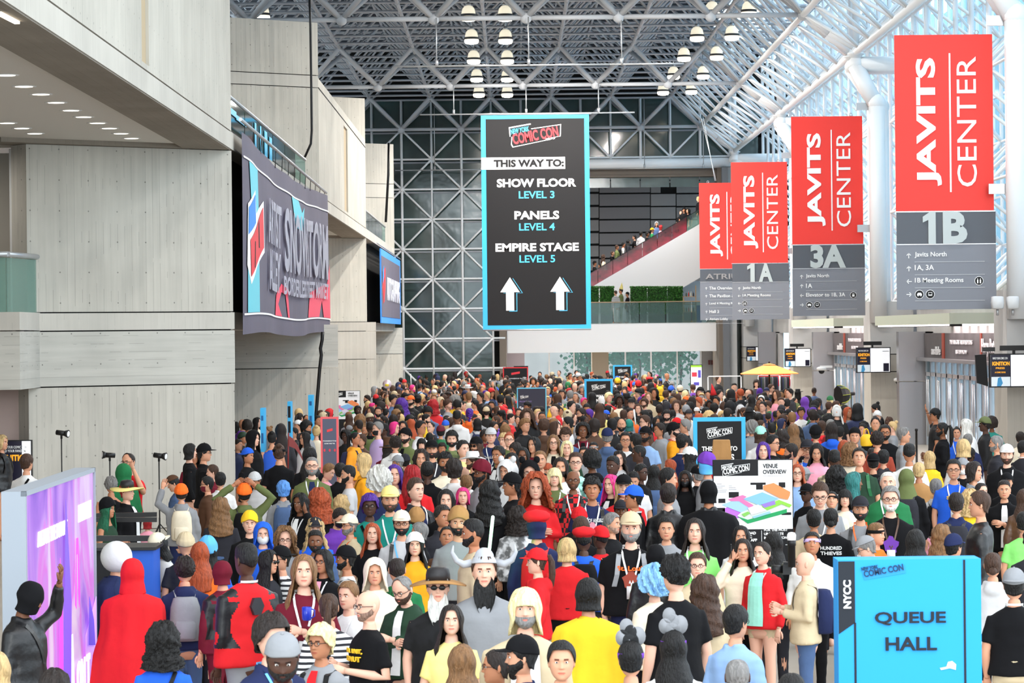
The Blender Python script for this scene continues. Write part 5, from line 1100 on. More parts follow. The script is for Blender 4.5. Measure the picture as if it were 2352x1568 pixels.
def stripes_mat(name, sc, c2):
    m = bpy.data.materials.new(name); m.use_nodes = True; MATS[name] = m; n = m.node_tree.nodes; L = m.node_tree.links
    t = n.new('ShaderNodeTexCoord'); wv = n.new('ShaderNodeTexWave'); wv.bands_direction = 'Z'; wv.inputs['Scale'].default_value = sc; wv.inputs['Distortion'].default_value = 0.6
    gt = n.new('ShaderNodeMath'); gt.operation = 'GREATER_THAN'; gt.inputs[1].default_value = 0.6
    mx = n.new('ShaderNodeMix'); mx.data_type = 'RGBA'; oi = n.new('ShaderNodeObjectInfo'); L.new(t.outputs['Object'], wv.inputs[0]); L.new(wv.outputs[1], gt.inputs[0]); L.new(gt.outputs[0], mx.inputs[0])
    L.new(oi.outputs['Color'], mx.inputs[6]); mx.inputs[7].default_value = (*srgb(c2), 1); L.new(mx.outputs[2], n['Principled BSDF'].inputs['Base Color']); n['Principled BSDF'].inputs['Roughness'].default_value = 0.9; return m
M_stripe = stripes_mat('striped_cloth', 6, (40, 40, 46)); M_camo = None
def camo_mat():
    m = bpy.data.materials.new('mottled_cloth'); m.use_nodes = True; MATS['mottled_cloth'] = m; n = m.node_tree.nodes; L = m.node_tree.links
    t = n.new('ShaderNodeTexCoord'); nz = n.new('ShaderNodeTexNoise'); nz.inputs['Scale'].default_value = 11; oi = n.new('ShaderNodeObjectInfo')
    L.new(t.outputs['Object'], nz.inputs['Vector']); mr = n.new('ShaderNodeMapRange'); mr.inputs[1].default_value = 0.42; mr.inputs[2].default_value = 0.58; mr.inputs[3].default_value = 0.25; mr.inputs[4].default_value = 1.25
    L.new(nz.outputs[0], mr.inputs[0]); vm = n.new('ShaderNodeVectorMath'); vm.operation = 'SCALE'; L.new(oi.outputs['Color'], vm.inputs[0]); L.new(mr.outputs[0], vm.inputs['Scale'])
    L.new(vm.outputs[0], n['Principled BSDF'].inputs['Base Color']); n['Principled BSDF'].inputs['Roughness'].default_value = 0.9; return m
M_camo = camo_mat()
# ---- body proportions, standing 1.72 m, facing -y; ZH = centre of the head
ZH = 1.602
HP = [(0.118, .004, .004, .006), (0.1155, .026, .026, .032), (0.108, .044, .046, .054), (0.095, .058, .063, .072), (0.078, .068, .077, .087), (0.058, .0745, .086, .096), (0.035, .0775, .0905, .1005), (0.018, .0785, .0925, .1), (0.0, .0775, .0895, .097), (-0.02, .075, .089, .091), (-0.04, .0725, .0885, .08), (-0.06, .068, .0875, .067), (-0.08, .0605, .085, .058), (-0.095, .051, .082, .056), (-0.106, .041, .078, .056), (-0.114, .031, .070, .057), (-0.118, .036, .052, .058), (-0.122, .045, .036, .060), (-0.14, .052, .034, .064), (-0.17, .055, .04, .07), (-0.19, .062, .046, .076), (-0.205, .074, .050, .08), (-0.225, .092, .055, .088), (-0.25, .120, .065, .094), (-0.30, .150, .088, .1), (-0.38, .17, .118, .102), (-0.46, .155, .115, .094), (-0.56, .138, .104, .088), (-0.66, .148, .108, .098), (-0.76, .17, .112, .116), (-0.84, .172, .108, .12), (-0.90, .13, .09, .1)]
HP = [(z, w_*1.035, f_, b_) if z > -.12 else (z, w_, f_, b_) for z, w_, f_, b_ in HP]
def interp(T, z):
    if z >= T[0][0]: return T[0][1:]
    for a, b in zip(T, T[1:]):
        if a[0] >= z >= b[0]:
            t = (a[0]-z)/(a[0]-b[0]+1e-9); return tuple(p+(q-p)*t for p, q in zip(a[1:], b[1:]))
    return T[-1][1:]
def head_pt(phi, z, off=0.0, face=True):
    w_, f_, b_ = interp(HP, z); c, s = math.cos(phi), math.sin(phi)
    x = (w_+off)*s; y = -(f_+off)*c if c > 0 else -(b_+off)*c
    if face and c > 0 and -0.12 < z < 0.06:
        if c < 0.999 and z > -0.115: y *= (abs(c)**-0.12)*(1-0.0) if c > 0.2 else 1.0
        nz_ = 0.0
        if -0.042 < z < 0.022:
            t = (0.022-z)/0.056; prof = min(1, t)**1.2 if z > -0.034 else max(0, 1-(-0.034-z)/0.008)
            nz_ = 0.023*prof*math.exp(-(x/(0.0085+0.006*min(1, max(0, t))))**2)
        sock = 0.011*math.exp(-((abs(x)-0.031)/0.016)**2-((z-0.003)/0.013)**2)
        brow = 0.004*math.exp(-((z-0.024)/0.009)**2)*math.exp(-(x/0.05)**4)
        lips = 0.0055*math.exp(-((z+0.066)/0.010)**2-(x/0.022)**4) - 0.004*math.exp(-((z+0.066)/0.0022)**2-(x/0.022)**4)
        chin = 0.005*math.exp(-((z+0.1)/0.012)**2-(x/0.02)**2)
        cheek = 0.003*math.exp(-((z+0.03)/0.016)**2-((abs(x)-0.04)/0.016)**2)
        y -= nz_-sock+brow+lips+chin+cheek
    return Vector((x, y, z))
PIV = Vector((0, 0.02, -0.15))
def head_M(yaw, pitch):
    return Matrix.Translation(PIV) @ Matrix.Rotation(yaw, 4, 'Z') @ Matrix.Rotation(pitch, 4, 'X') @ Matrix.Translation(-PIV)
POSE = {  # (elbow, wrist) for the body's right arm (x<0, shown on the left when it faces us) and left arm, in head space
 'd': (((-.235, .03, -.56), (-.235, -.05, -.79)), ((.235, .03, -.56), (.235, -.05, -.79))),
 'p': (((-.23, .03, -.54), (-.06, -.26, -.44)), ((.23, .03, -.54), (.07, -.25, -.48))),
 'e': (((-.31, -.12, -.40), (-.125, -.07, -.09)), ((.235, .03, -.56), (.2, -.1, -.78))),
 'E': (((-.235, .03, -.56), (-.2, -.1, -.78)), ((.31, -.12, -.40), (.125, -.07, -.09))),
 'h': (((-.38, .02, -.06), (-.13, .03, .13)), ((.38, .02, -.06), (.13, .03, .13))),
 'u': (((-.34, -.08, -.16), (-.28, -.16, .08)), ((.235, .03, -.56), (.235, -.05, -.79))),
 'U': (((-.235, .03, -.56), (-.235, -.05, -.79)), ((.34, -.08, -.16), (.28, -.16, .08))),
 'f': (((-.25, .0, -.52), (.03, -.2, -.47)), ((.25, .0, -.52), (-.03, -.22, -.44))),
 'k': (((-.28, .04, -.52), (-.19, -.1, -.72)), ((.28, .04, -.52), (.19, -.1, -.72))),
}
def add_hand(b, wr, d, side, open_=0.5):
    """palm, four fingers and a thumb from the wrist WR pointing along D"""
    d = d.normalized(); up_ = Vector((0, -1, 0.3)); s = d.cross(up_)
    if s.length < 0.1: s = d.cross(Vector((1, 0, 0)))
    s.normalize(); n_ = s.cross(d).normalized()
    if side < 0: s = -s
    def el(c, a, bb, k=8): return [c+s*(a*math.cos(2*PI*q/k))+n_*(bb*math.sin(2*PI*q/k)) for q in range(k)]
    b.loft([el(wr-d*0.01, .026, .02), el(wr+d*0.02, .032, .018), el(wr+d*0.055, .040, .016), el(wr+d*0.085, .040, .013), el(wr+d*0.092, .034, .008)])
    for q, L_ in enumerate((0.066, 0.075, 0.07, 0.055)):
        base = wr+d*0.08+s*(-0.029+q*0.0195); c1 = base+d*L_*0.45-n_*0.006*(1-open_); c2 = c1+d*L_*0.3-n_*(0.024*(1-open_)+.004); c3 = c2+d*L_*0.18-n_*(0.024*(1-open_)+.004)
        b.path([base, c1, c2, c3], [.0095, .009, .008, .006], 5)
    tb_ = wr+d*0.03-s*0.034; b.path([tb_, tb_+d*0.025-s*0.02, tb_+d*0.055-s*0.024-n_*0.008, tb_+d*0.072-s*0.018-n_*0.014], [.013, .011, .010, .007], 5)
BODY = {}
def body_mesh(pose, yaw, pitch, slim):
    key = (pose, yaw, pitch, slim)
    if key in BODY: return BODY[key]
    HM = head_M(yaw, pitch); b = MB(); b.sm = True
    NS = 40; phis = [2*PI*k/NS for k in range(NS)]; phis = [t-0.42*math.sin(t) for t in phis]
    zs = [0.117, 0.1155, 0.108, 0.098, 0.085, 0.07, 0.055, 0.043, 0.034, 0.028, 0.022, 0.016, 0.010, 0.004, -0.002, -0.008, -0.014, -0.021, -0.028, -0.034, -0.038, -0.042, -0.048, -0.054, -0.059, -0.063, -0.066, -0.069, -0.073, -0.078, -0.085, -0.093, -0.101, -0.108, -0.114, -0.118, -0.122, -0.14, -0.17, -0.19, -0.205, -0.225, -0.25, -0.30, -0.38, -0.46, -0.56, -0.66, -0.76, -0.84, -0.90]
    rings = []; sl = slim
    for z in zs:
        t = max(0, min(1, (z+0.19)/0.07)); ring = []
        for ph in phis:
            p = head_pt(ph, z, 0, True)
            if z < -0.2: p.x *= 1+(sl-1)*max(0, min(1, (z+0.74)/0.12))
            q = HM @ p; ring.append(p.lerp(q, t)+Vector((0, 0, ZH)))
        rings.append(ring)
    i0 = len(b.v)
    for r in rings: b.v += [tuple(p) for p in r]
    for a in range(len(rings)-1):
        zc = (zs[a]+zs[a+1])/2
        for k in range(NS):
            j = (k+1) % NS; pm = (phis[k]+(phis[j] if j else phis[k]+0.1))/2
            x = math.sin(phis[k]*0.5+(phis[j] if j else 2*PI)*0.5)*interp(HP, zc)[0]; front = math.cos(phis[k]*0.5+(phis[j] if j else 2*PI)*0.5) > 0
            b.cur = 0
            if front:
                if -0.074 < zc < -0.058 and abs(x) < 0.026-abs(zc+0.066)*1.0: b.cur = 1
                elif 0.018 < zc < 0.029 and 0.012 < abs(x) < 0.047: b.cur = 2
                elif 0.008 < zc < 0.013 and 0.017 < abs(x) < 0.045: b.cur = 5
            b.face((i0+(a+1)*NS+k, i0+(a+1)*NS+j, i0+a*NS+j, i0+a*NS+k))
    b.cur = 0; b.face([i0+k for k in range(NS)]); b.face([i0+(len(rings)-1)*NS+NS-1-k for k in range(NS)])
    off = Vector((0, 0, ZH))
    def hp(v): return (HM @ Vector(v))+off
    for sx_ in (-1, 1):
        # eyes
        b.cur = 3; c = Vector((sx_*0.031, -0.0735, 0.003)); b.loft([[hp(c+Vector((.0115*math.sin(PI*a/5)*math.cos(2*PI*k/8), .0115*math.sin(PI*a/5)*math.sin(2*PI*k/8)*1.0, -.0085*math.cos(PI*a/5)))) for k in range(8)] for a in (0.05, 1, 2, 3, 4, 4.95)])
        b.cur = 4; c = Vector((sx_*0.031, -0.0818, 0.0035)); b.loft([[hp(c+Vector((.0058*math.sin(PI*a/4)*math.cos(2*PI*k/8), .0048*math.sin(PI*a/4)*math.sin(2*PI*k/8), -.0062*math.cos(PI*a/4)))) for k in range(8)] for a in (0.05, 1, 2, 3, 3.95)])
        b.cur = 0; c = Vector((sx_*0.080, 0.012, -0.004))
        b.loft([[hp(c+Vector((sx_*.010*math.sin(PI*a/5)*math.cos(2*PI*k/8)+sx_*0.004*math.sin(2*PI*k/8), .019*math.sin(PI*a/5)*math.sin(2*PI*k/8), -.031*math.cos(PI*a/5)*(1+0.1)))) for k in range(8)] for a in (0.05, 1, 2, 3, 4, 4.95)])
    # arms and hands
    for sd, (el_, wr_) in zip((-1, 1), POSE[pose]):
        sh = Vector((sd*0.158*sl, 0.012, -0.29))+off; el_ = Vector((el_[0]*(0.8+0.2*sl), el_[1], el_[2]))+off; wr_ = Vector(wr_)+off
        if pose == 'h' or (pose in 'eE' and wr_.z > ZH-0.2): pass
        b.path([sh-Vector((sd*0.05, 0, 0.02)), sh, sh.lerp(el_, .35), el_, el_.lerp(wr_, .3), wr_.lerp(el_, .1), wr_], [.04, .046, .044, .038, .038, .026, .023], 10)
        dd = (wr_-el_).normalized()
        if pose in 'dk': dd = (dd+Vector((0, -0.1, -0.6))).normalized()
        add_hand(b, wr_, dd, sd, 0.3 if pose in 'pfeE' else 0.7)
    for sd in (-1, 1):
        b.path([Vector((sd*.085, .005, .84)), Vector((sd*.09, 0, .72)), Vector((sd*.088, 0, .5)), Vector((sd*.088, .01, .32)), Vector((sd*.09, .02, .09)), Vector((sd*.09, .02, .05))], [.088, .083, .058, .056, .035, .036], 12)
        b.path([Vector((sd*.09, .05, .035)), Vector((sd*.092, 0, .04)), Vector((sd*.096, -.09, .03)), Vector((sd*.098, -.16, .02))], [.034, .042, .04, .02], 8)
    BODY[key] = b.mesh('body', [M_skin, M_lip, M_brow, M_eyew, M_iris, M_lid]); return BODY[key]
def remesh(b, vox, smooth=2, noise_=0.0, mats=None, seed=0):
    me = b.mesh('tmp', mats or [M_fab]); o = bpy.data.objects.new('tmp', me); COL.objects.link(o)
    md = o.modifiers.new('r', 'REMESH'); md.mode = 'VOXEL'; md.voxel_size = vox; md.use_smooth_shade = True
    if smooth: sm = o.modifiers.new('s', 'SMOOTH'); sm.iterations = smooth; sm.factor = 0.6
    dg = bpy.context.evaluated_depsgraph_get(); ev = o.evaluated_get(dg); m2 = bpy.data.meshes.new_from_object(ev)
    bpy.data.objects.remove(o); bpy.data.meshes.remove(me)
    if noise_:
        m2.calc_loop_triangles() if False else None
        ns = [v.normal.copy() for v in m2.vertices]
        for v, nn in zip(m2.vertices, ns):
            c = v.co; k = noise.noise(Vector((c.x*9+seed, c.y*9, c.z*5)))+0.6*noise.noise(Vector((c.x*4, c.y*4+seed, c.z*16)))
            v.co = c+nn*(k*noise_)
    m2.materials.clear()
    for m_ in (mats or [M_fab]): m2.materials.append(m_)
    return m2
TORSO = [(-0.165, .058, .040, .072), (-0.19, .070, .048, .084), (-0.21, .102, .064, .096), (-0.235, .142, .078, .108), (-0.265, .170, .098, .116), (-0.34, .19, .122, .122), (-0.42, .182, .132, .118), (-0.52, .170, .132, .116), (-0.62, .174, .138, .128), (-0.72, .192, .15, .146), (-0.78, .205, .158, .154)]
GARM = {}
def garment_mesh(kind, pose, slim):
    """kinds: t tee, l long sleeve, h hoodie, H hoodie with the hood up, j jacket with collar, v sleeveless, d dress"""
    key = (kind, pose, slim)
    if key in GARM: return GARM[key]
    b = MB(); off = Vector((0, 0, ZH)); th = {'t': .0, 'l': .004, 'h': .014, 'H': .014, 'j': .012, 'v': -.004, 'd': 0}[kind]; NS = 24
    zs = [-0.178 if kind in 'td' else -0.172, -0.19, -0.21, -0.235, -0.27, -0.34, -0.42, -0.52, -0.62, -0.72, -0.76 if kind in 'tv' else -0.8]
    if kind == 'd': zs += [-0.9, -1.0, -1.1]
    if kind == 'v': zs = [-0.225, -0.25, -0.30, -0.36, -0.42, -0.52, -0.62, -0.72, -0.76]
    rings = []
    for z in zs:
        w_, f_, b_ = interp(TORSO, z)
        if kind == 'v' and z > -0.3: w_ *= 0.72
        if z < -0.8: w_ += (-0.8-z)*0.35; f_ += (-0.8-z)*0.3; b_ += (-0.8-z)*0.3
        e = th*(min(1, (-0.16-z)/0.08)); rings.append([Vector(((w_+e)*slim*math.sin(2*PI*k/NS), -(f_+e)*math.cos(2*PI*k/NS) if math.cos(2*PI*k/NS) > 0 else -(b_+e)*math.cos(2*PI*k/NS), z))+off for k in range(NS)])
    b.loft(list(reversed(rings)))
    if kind != 'v':
        for sd, (el_, wr_) in zip((-1, 1), POSE[pose]):
            sh = Vector((sd*0.150*slim, 0.012, -0.292))+off; el_ = Vector((el_[0]*(0.8+0.2*slim), el_[1], el_[2]))+off; wr_ = Vector(wr_)+off
            if kind in 'td': b.path([sh-Vector((sd*0.05, 0, .01)), sh, sh.lerp(el_, .4), sh.lerp(el_, .72)], [.05, .062, .06, .064], 12)
            else: b.path([sh-Vector((sd*0.05, 0, .01)), sh, sh.lerp(el_, .4), el_, el_.lerp(wr_, .4), wr_.lerp(el_, .12)], [.05+th*.5, .062+th*.5, .058+th*.5, .053+th*.5, .049+th*.5, .040+th*.3], 12)
    if kind in 'hH':   # hood lying on the back and round the neck
        b.ball(Vector((0, .115, -0.235))+off, (.10, .05, .075), 14, 8)
        b.path([Vector((.075*math.sin(t), .02-.075*math.cos(t)*(1.0 if math.cos(t) > 0 else 1.15), -0.178-0.03*max(0, math.cos(t))))+off for t in [PI*k/7 for k in range(-7, 8)]], .030, 8)
    if kind in 'j':
        b.path([Vector((.068*math.sin(t), .02-.066*math.cos(t), -0.175-0.02*max(0, math.cos(t))))+off for t in [PI*k/7*0.86 for k in range(-7, 8)]], .022, 8)
    GARM[key] = remesh(b, 0.016, 3, 0.006 if kind in 'tvd' else 0.011, seed=len(GARM)*3.1); return GARM[key]
TROU = {}
def trousers_mesh(kind):
    if kind in TROU: return TROU[kind]
    b = MB(); NS = 20
    zend = {'l': .05, 's': .50, 'x': .70}[kind]
    b.loft([[Vector((w_*math.sin(2*PI*k/NS), -f_*math.cos(2*PI*k/NS)+.005, z)) for k in range(NS)] for z, w_, f_ in ((.76, .12, .09), (.80, .188, .125), (.88, .186, .135), (.96, .168, .128), (1.0, .160, .122))])
    for sd in (-1, 1):
        pts = [(.84, .098), (.72, .094), (.5, .072), (.3, .066), (.12, .058), (.05, .058)]
        pts = [p for p in pts if p[0] >= zend]
        if pts[-1][0] > zend: pts.append((zend, pts[-1][1]))
        b.path([Vector((sd*.088, .005, z)) for z, r in pts], [r for z, r in pts], 12)
    TROU[kind] = remesh(b, 0.02, 2, 0.008); return TROU[kind]
# ---- hair
HAIR = {}
def shell(zlow, offs, NS=48, NV=18, top=0.117, mats=None, extra=None, seed=0.0):
    """cap of hair over the skull from the crown to zlow(phi), offs(phi, z, v) outwards"""
    b = MB(); b.sm = True; rows = []
    for j in range(NV+1):
        v = j/NV; row = []
        for k in range(NS):
            ph = 2*PI*k/NS; zl = zlow(ph)
            if zl < -0.1:
                z = top-(top-zl)*v
            else: z = zl+(top-zl)*math.cos(v*PI/2)**1.0
            if z > -0.115: hb = interp(HP, z)
            else: hb = (0.066, 0.06, 0.066)
            if -0.115 > z: base = (0.078, 0.06, 0.075)
            elif z < 0.0:
                t = min(1, -z/0.115); base = (hb[0]*(1-t)+.078*t, hb[1], hb[2]*(1-t)+.075*t)
            else: base = hb
            o_ = offs(ph, z, v); c, s = math.cos(ph), math.sin(ph)
            if zl < -0.1 and abs(s) > 0.5: o_ += .010*math.exp(-((z+.004)/.04)**2)
            tt = max(0, min(1, (z-.01)/.107))*PI/2; oh = o_*math.cos(tt); ov = o_*math.sin(tt)
            x = (base[0]+oh)*s; y = -(base[1]+oh)*c if c > 0 else -(base[2]+oh)*c
            zz = z+ov
            row.append(Vector((x, y, zz)))
        rows.append(row)
    i0 = len(b.v)
    for r in rows: b.v += [tuple(p) for p in r]
    for a in range(NV):
        for k in range(NS):
            j = (k+1) % NS; b.face((i0+(a+1)*NS+k, i0+(a+1)*NS+j, i0+a*NS+j, i0+a*NS+k))
    b.face([i0+k for k in range(NS)])
    # turn the edge inwards so that the hair has thickness
    i1 = len(b.v)
    for k, p in enumerate(rows[-1]): b.v.append((p.x*0.86, p.y*0.86, p.z+0.012))
    for k in range(NS):
        j = (k+1) % NS; b.face((i1+k, i1+j, i0+NV*NS+j, i0+NV*NS+k))
    if extra: extra(b)
    return b
def wrap(ph):
    a = abs((ph+PI) % (2*PI)-PI); return a
def lerp3(a, pts):
    for (x0, y0_), (x1, y1_) in zip(pts, pts[1:]):
        if a <= x1: t = (a-x0)/(x1-x0+1e-9); t = t*t*(3-2*t); return y0_+(y1_-y0_)*t
    return pts[-1][1]
def nz3(ph, z, s, f=6.0): return noise.noise(Vector((math.sin(ph)*f*.25+s, math.cos(ph)*f*.25, z*f*2)))
def streak(ph, n=21): return math.sin(ph*n)*0.5+math.sin(ph*(n*1.7)+1.3)*0.5
def hair_mesh(style):
    if style in HAIR: return HAIR[style]
    d = PI/180
    if style == 'sh':   b = shell(lambda p: lerp3(wrap(p), [(0, .072), (38*d, .07), (62*d, .03), (80*d, .0), (105*d, -.02), (130*d, -.07), (PI, -.085)]), lambda p, z, v: .011+.012*max(0, z/.117)+.004*nz3(p, z, 1, 14)+.002*streak(p))
    elif style == 'fade': b = shell(lambda p: lerp3(wrap(p), [(0, .072), (40*d, .068), (60*d, .045), (85*d, .02), (120*d, -.02), (PI, -.05)]), lambda p, z, v: .004+.016*max(0, min(1, (z-.05)/.04))+.002*nz3(p, z, 2, 20))
    elif style == 'buzz': b = shell(lambda p: lerp3(wrap(p), [(0, .076), (40*d, .07), (62*d, .03), (85*d, .005), (120*d, -.04), (PI, -.07)]), lambda p, z, v: .0035)
    elif style == 'messy': b = shell(lambda p: lerp3(wrap(p), [(0, .05), (38*d, .048), (62*d, .01), (80*d, -.02), (105*d, -.04), (130*d, -.09), (PI, -.1)]), lambda p, z, v: .022+.014*max(0, z/.117)+.016*nz3(p, z, 3, 16)+.005*streak(p, 9))
    elif style == 'rc':   b = shell(lambda p: lerp3(wrap(p), [(0, .112), (30*d, .108), (60*d, .06), (80*d, .01), (105*d, -.02), (130*d, -.07), (PI, -.085)]), lambda p, z, v: .007+.003*nz3(p, z, 4, 14))
    elif style == 'bd':   b = shell(lambda p: lerp3(wrap(p), [(0, .1165), (PI/2, .1165), (PI, .1165)]), lambda p, z, v: .0005)
    elif style == 'bob':  b = shell(lambda p: lerp3(wrap(p), [(0, .07), (30*d, .068), (48*d, .02), (62*d, -.10), (90*d, -.13), (PI, -.13)]), lambda p, z, v: .017+.008*max(0, -z/.1)+.004*nz3(p, z, 5, 10)+.002*streak(p))
    elif style == 'fringe': b = shell(lambda p: lerp3(wrap(p), [(0, .022), (34*d, .018), (46*d, -.02), (58*d, -.12), (90*d, -.17), (PI, -.17)]), lambda p, z, v: .016+.008*max(0, -z/.1)+.003*nz3(p, z, 6, 10)+.002*streak(p))
    elif style == 'md':   b = shell(lambda p: lerp3(wrap(p), [(0, .074), (26*d, .07), (46*d, .0), (58*d, -.15), (80*d, -.20), (PI, -.2)]), lambda p, z, v: .017+.010*max(0, -z/.1)+.007*nz3(p, z, 7, 9)+.002*streak(p))
    elif style == 'lg':   b = shell(lambda p: lerp3(wrap(p), [(0, .078), (22*d, .074), (44*d, .0), (56*d, -.30), (80*d, -.36), (120*d, -.40), (PI, -.42)]), lambda p, z, v: .015+(.012*min(1, max(0, -z/.1)) + (.050 if abs(wrap(p)) > 1.2 else .052)*min(1, max(0, (-z-.10)/.16)))+.006*nz3(p, z, 8, 7)+.002*streak(p, 27), NV=30)
    elif style == 'wv':   b = shell(lambda p: lerp3(wrap(p), [(0, .078), (22*d, .074), (42*d, .0), (56*d, -.26), (80*d, -.32), (PI, -.36)]), lambda p, z, v: .024+(.02*min(1, max(0, -z/.1)) + .045*min(1, max(0, (-z-.10)/.16)))+.014*nz3(p, z, 9, 14)+.006*math.sin(z*70+p*3)+.003*streak(p, 17), NV=34)
    elif style == 'cu':   b = shell(lambda p: lerp3(wrap(p), [(0, .078), (26*d, .07), (44*d, -.01), (60*d, -.16), (90*d, -.2), (PI, -.22)]), lambda p, z, v: .045+.028*nz3(p, z, 10, 22)+.014*nz3(p, z, 30, 50)+.02*max(0, -z/.1), NS=72, NV=34)
    elif style == 'big':  b = shell(lambda p: lerp3(wrap(p), [(0, .074), (26*d, .066), (44*d, -.02), (60*d, -.22), (90*d, -.28), (PI, -.3)]), lambda p, z, v: .062+.03*nz3(p, z, 11, 22)+.014*nz3(p, z, 31, 50)+.03*max(0, -z/.1), NS=72, NV=36)
    elif style == 'afro': b = shell(lambda p: lerp3(wrap(p), [(0, .07), (30*d, .06), (60*d, -.03), (100*d, -.08), (PI, -.10)]), lambda p, z, v: .045+.012*nz3(p, z, 12, 26)+.008*nz3(p, z, 32, 60), NS=72, NV=30)
    elif style == 'cs':   b = shell(lambda p: lerp3(wrap(p), [(0, .045), (34*d, .05), (60*d, .02), (85*d, -.01), (130*d, -.06), (PI, -.07)]), lambda p, z, v: (.026+.018*nz3(p, z, 13, 24)+.010*nz3(p, z, 33, 60))*(0.5+0.5*min(1, max(0, (z+.06)/.1))), NS=72, NV=28)
    elif style == 'dr':   # locs
        def ex(b):
            for k in range(26):
                p = (65+230*k/25)*d; r = .1; x = .098*math.sin(p); y = -.105*math.cos(p)
                b.path([Vector((x*.9, y*.9, .03)), Vector((x*1.1, y*1.1, -.08)), Vector((x*1.25, y*1.25+.01, -.2)), Vector((x*1.3, y*1.3+.02, -.33-.03*math.sin(k*5)))], .012, 5)
        b = shell(lambda p: lerp3(wrap(p), [(0, .076), (30*d, .07), (55*d, .02), (80*d, -.02), (PI, -.06)]), lambda p, z, v: .016+.006*math.sin(p*16)+.003*nz3(p, z, 14, 20), NS=64, extra=ex)
    elif style == 'bn':
        b = shell(lambda p: lerp3(wrap(p), [(0, .08), (30*d, .076), (55*d, .03), (80*d, -.005), (105*d, -.03), (130*d, -.075), (PI, -.09)]), lambda p, z, v: .007+.003*nz3(p, z, 15, 12), extra=lambda b: b.ball((0, .085, .105), (.042, .04, .038), 12, 8))
    elif style == 'lb':   # low bun
        b = shell(lambda p: lerp3(wrap(p), [(0, .08), (30*d, .076), (55*d, .03), (80*d, -.005), (105*d, -.03), (130*d, -.075), (PI, -.09)]), lambda p, z, v: .008+.003*nz3(p, z, 15, 12), extra=lambda b: b.ball((0, .12, -.055), (.045, .035, .04), 12, 8))
    elif style == 'pt':
        b = shell(lambda p: lerp3(wrap(p), [(0, .08), (30*d, .076), (55*d, .03), (80*d, -.005), (105*d, -.03), (130*d, -.075), (PI, -.09)]), lambda p, z, v: .007+.003*nz3(p, z, 16, 12), extra=lambda b: b.path([Vector((0, .09, .05)), Vector((0, .13, .06)), Vector((0.01, .155, 0)), Vector((.015, .16, -.12)), Vector((0, .15, -.24)), Vector((0, .14, -.30))], [.018, .028, .034, .036, .026, .008], 10))
    elif style == 'br':   # long braid
        def ex(b):
            for k in range(16): b.ball((0.014*math.sin(k*2.2), .12+.02*math.sin(k*.4), .07-.033*k), (.032, .026, .026), 8, 5)
        b = shell(lambda p: lerp3(wrap(p), [(0, .08), (30*d, .076), (55*d, .03), (80*d, -.005), (105*d, -.03), (130*d, -.075), (PI, -.09)]), lambda p, z, v: .008, extra=ex)
    elif style == 'spk':  # fluffy spiky wig
        b = shell(lambda p: lerp3(wrap(p), [(0, .05), (34*d, .04), (60*d, -.02), (100*d, -.08), (PI, -.12)]), lambda p, z, v: .05+.03*math.sin(p*11+z*60)+.02*nz3(p, z, 17, 30), NS=66, NV=26)
    HAIR[style] = b.mesh('hair', M_hair); return HAIR[style]
HAT = {}
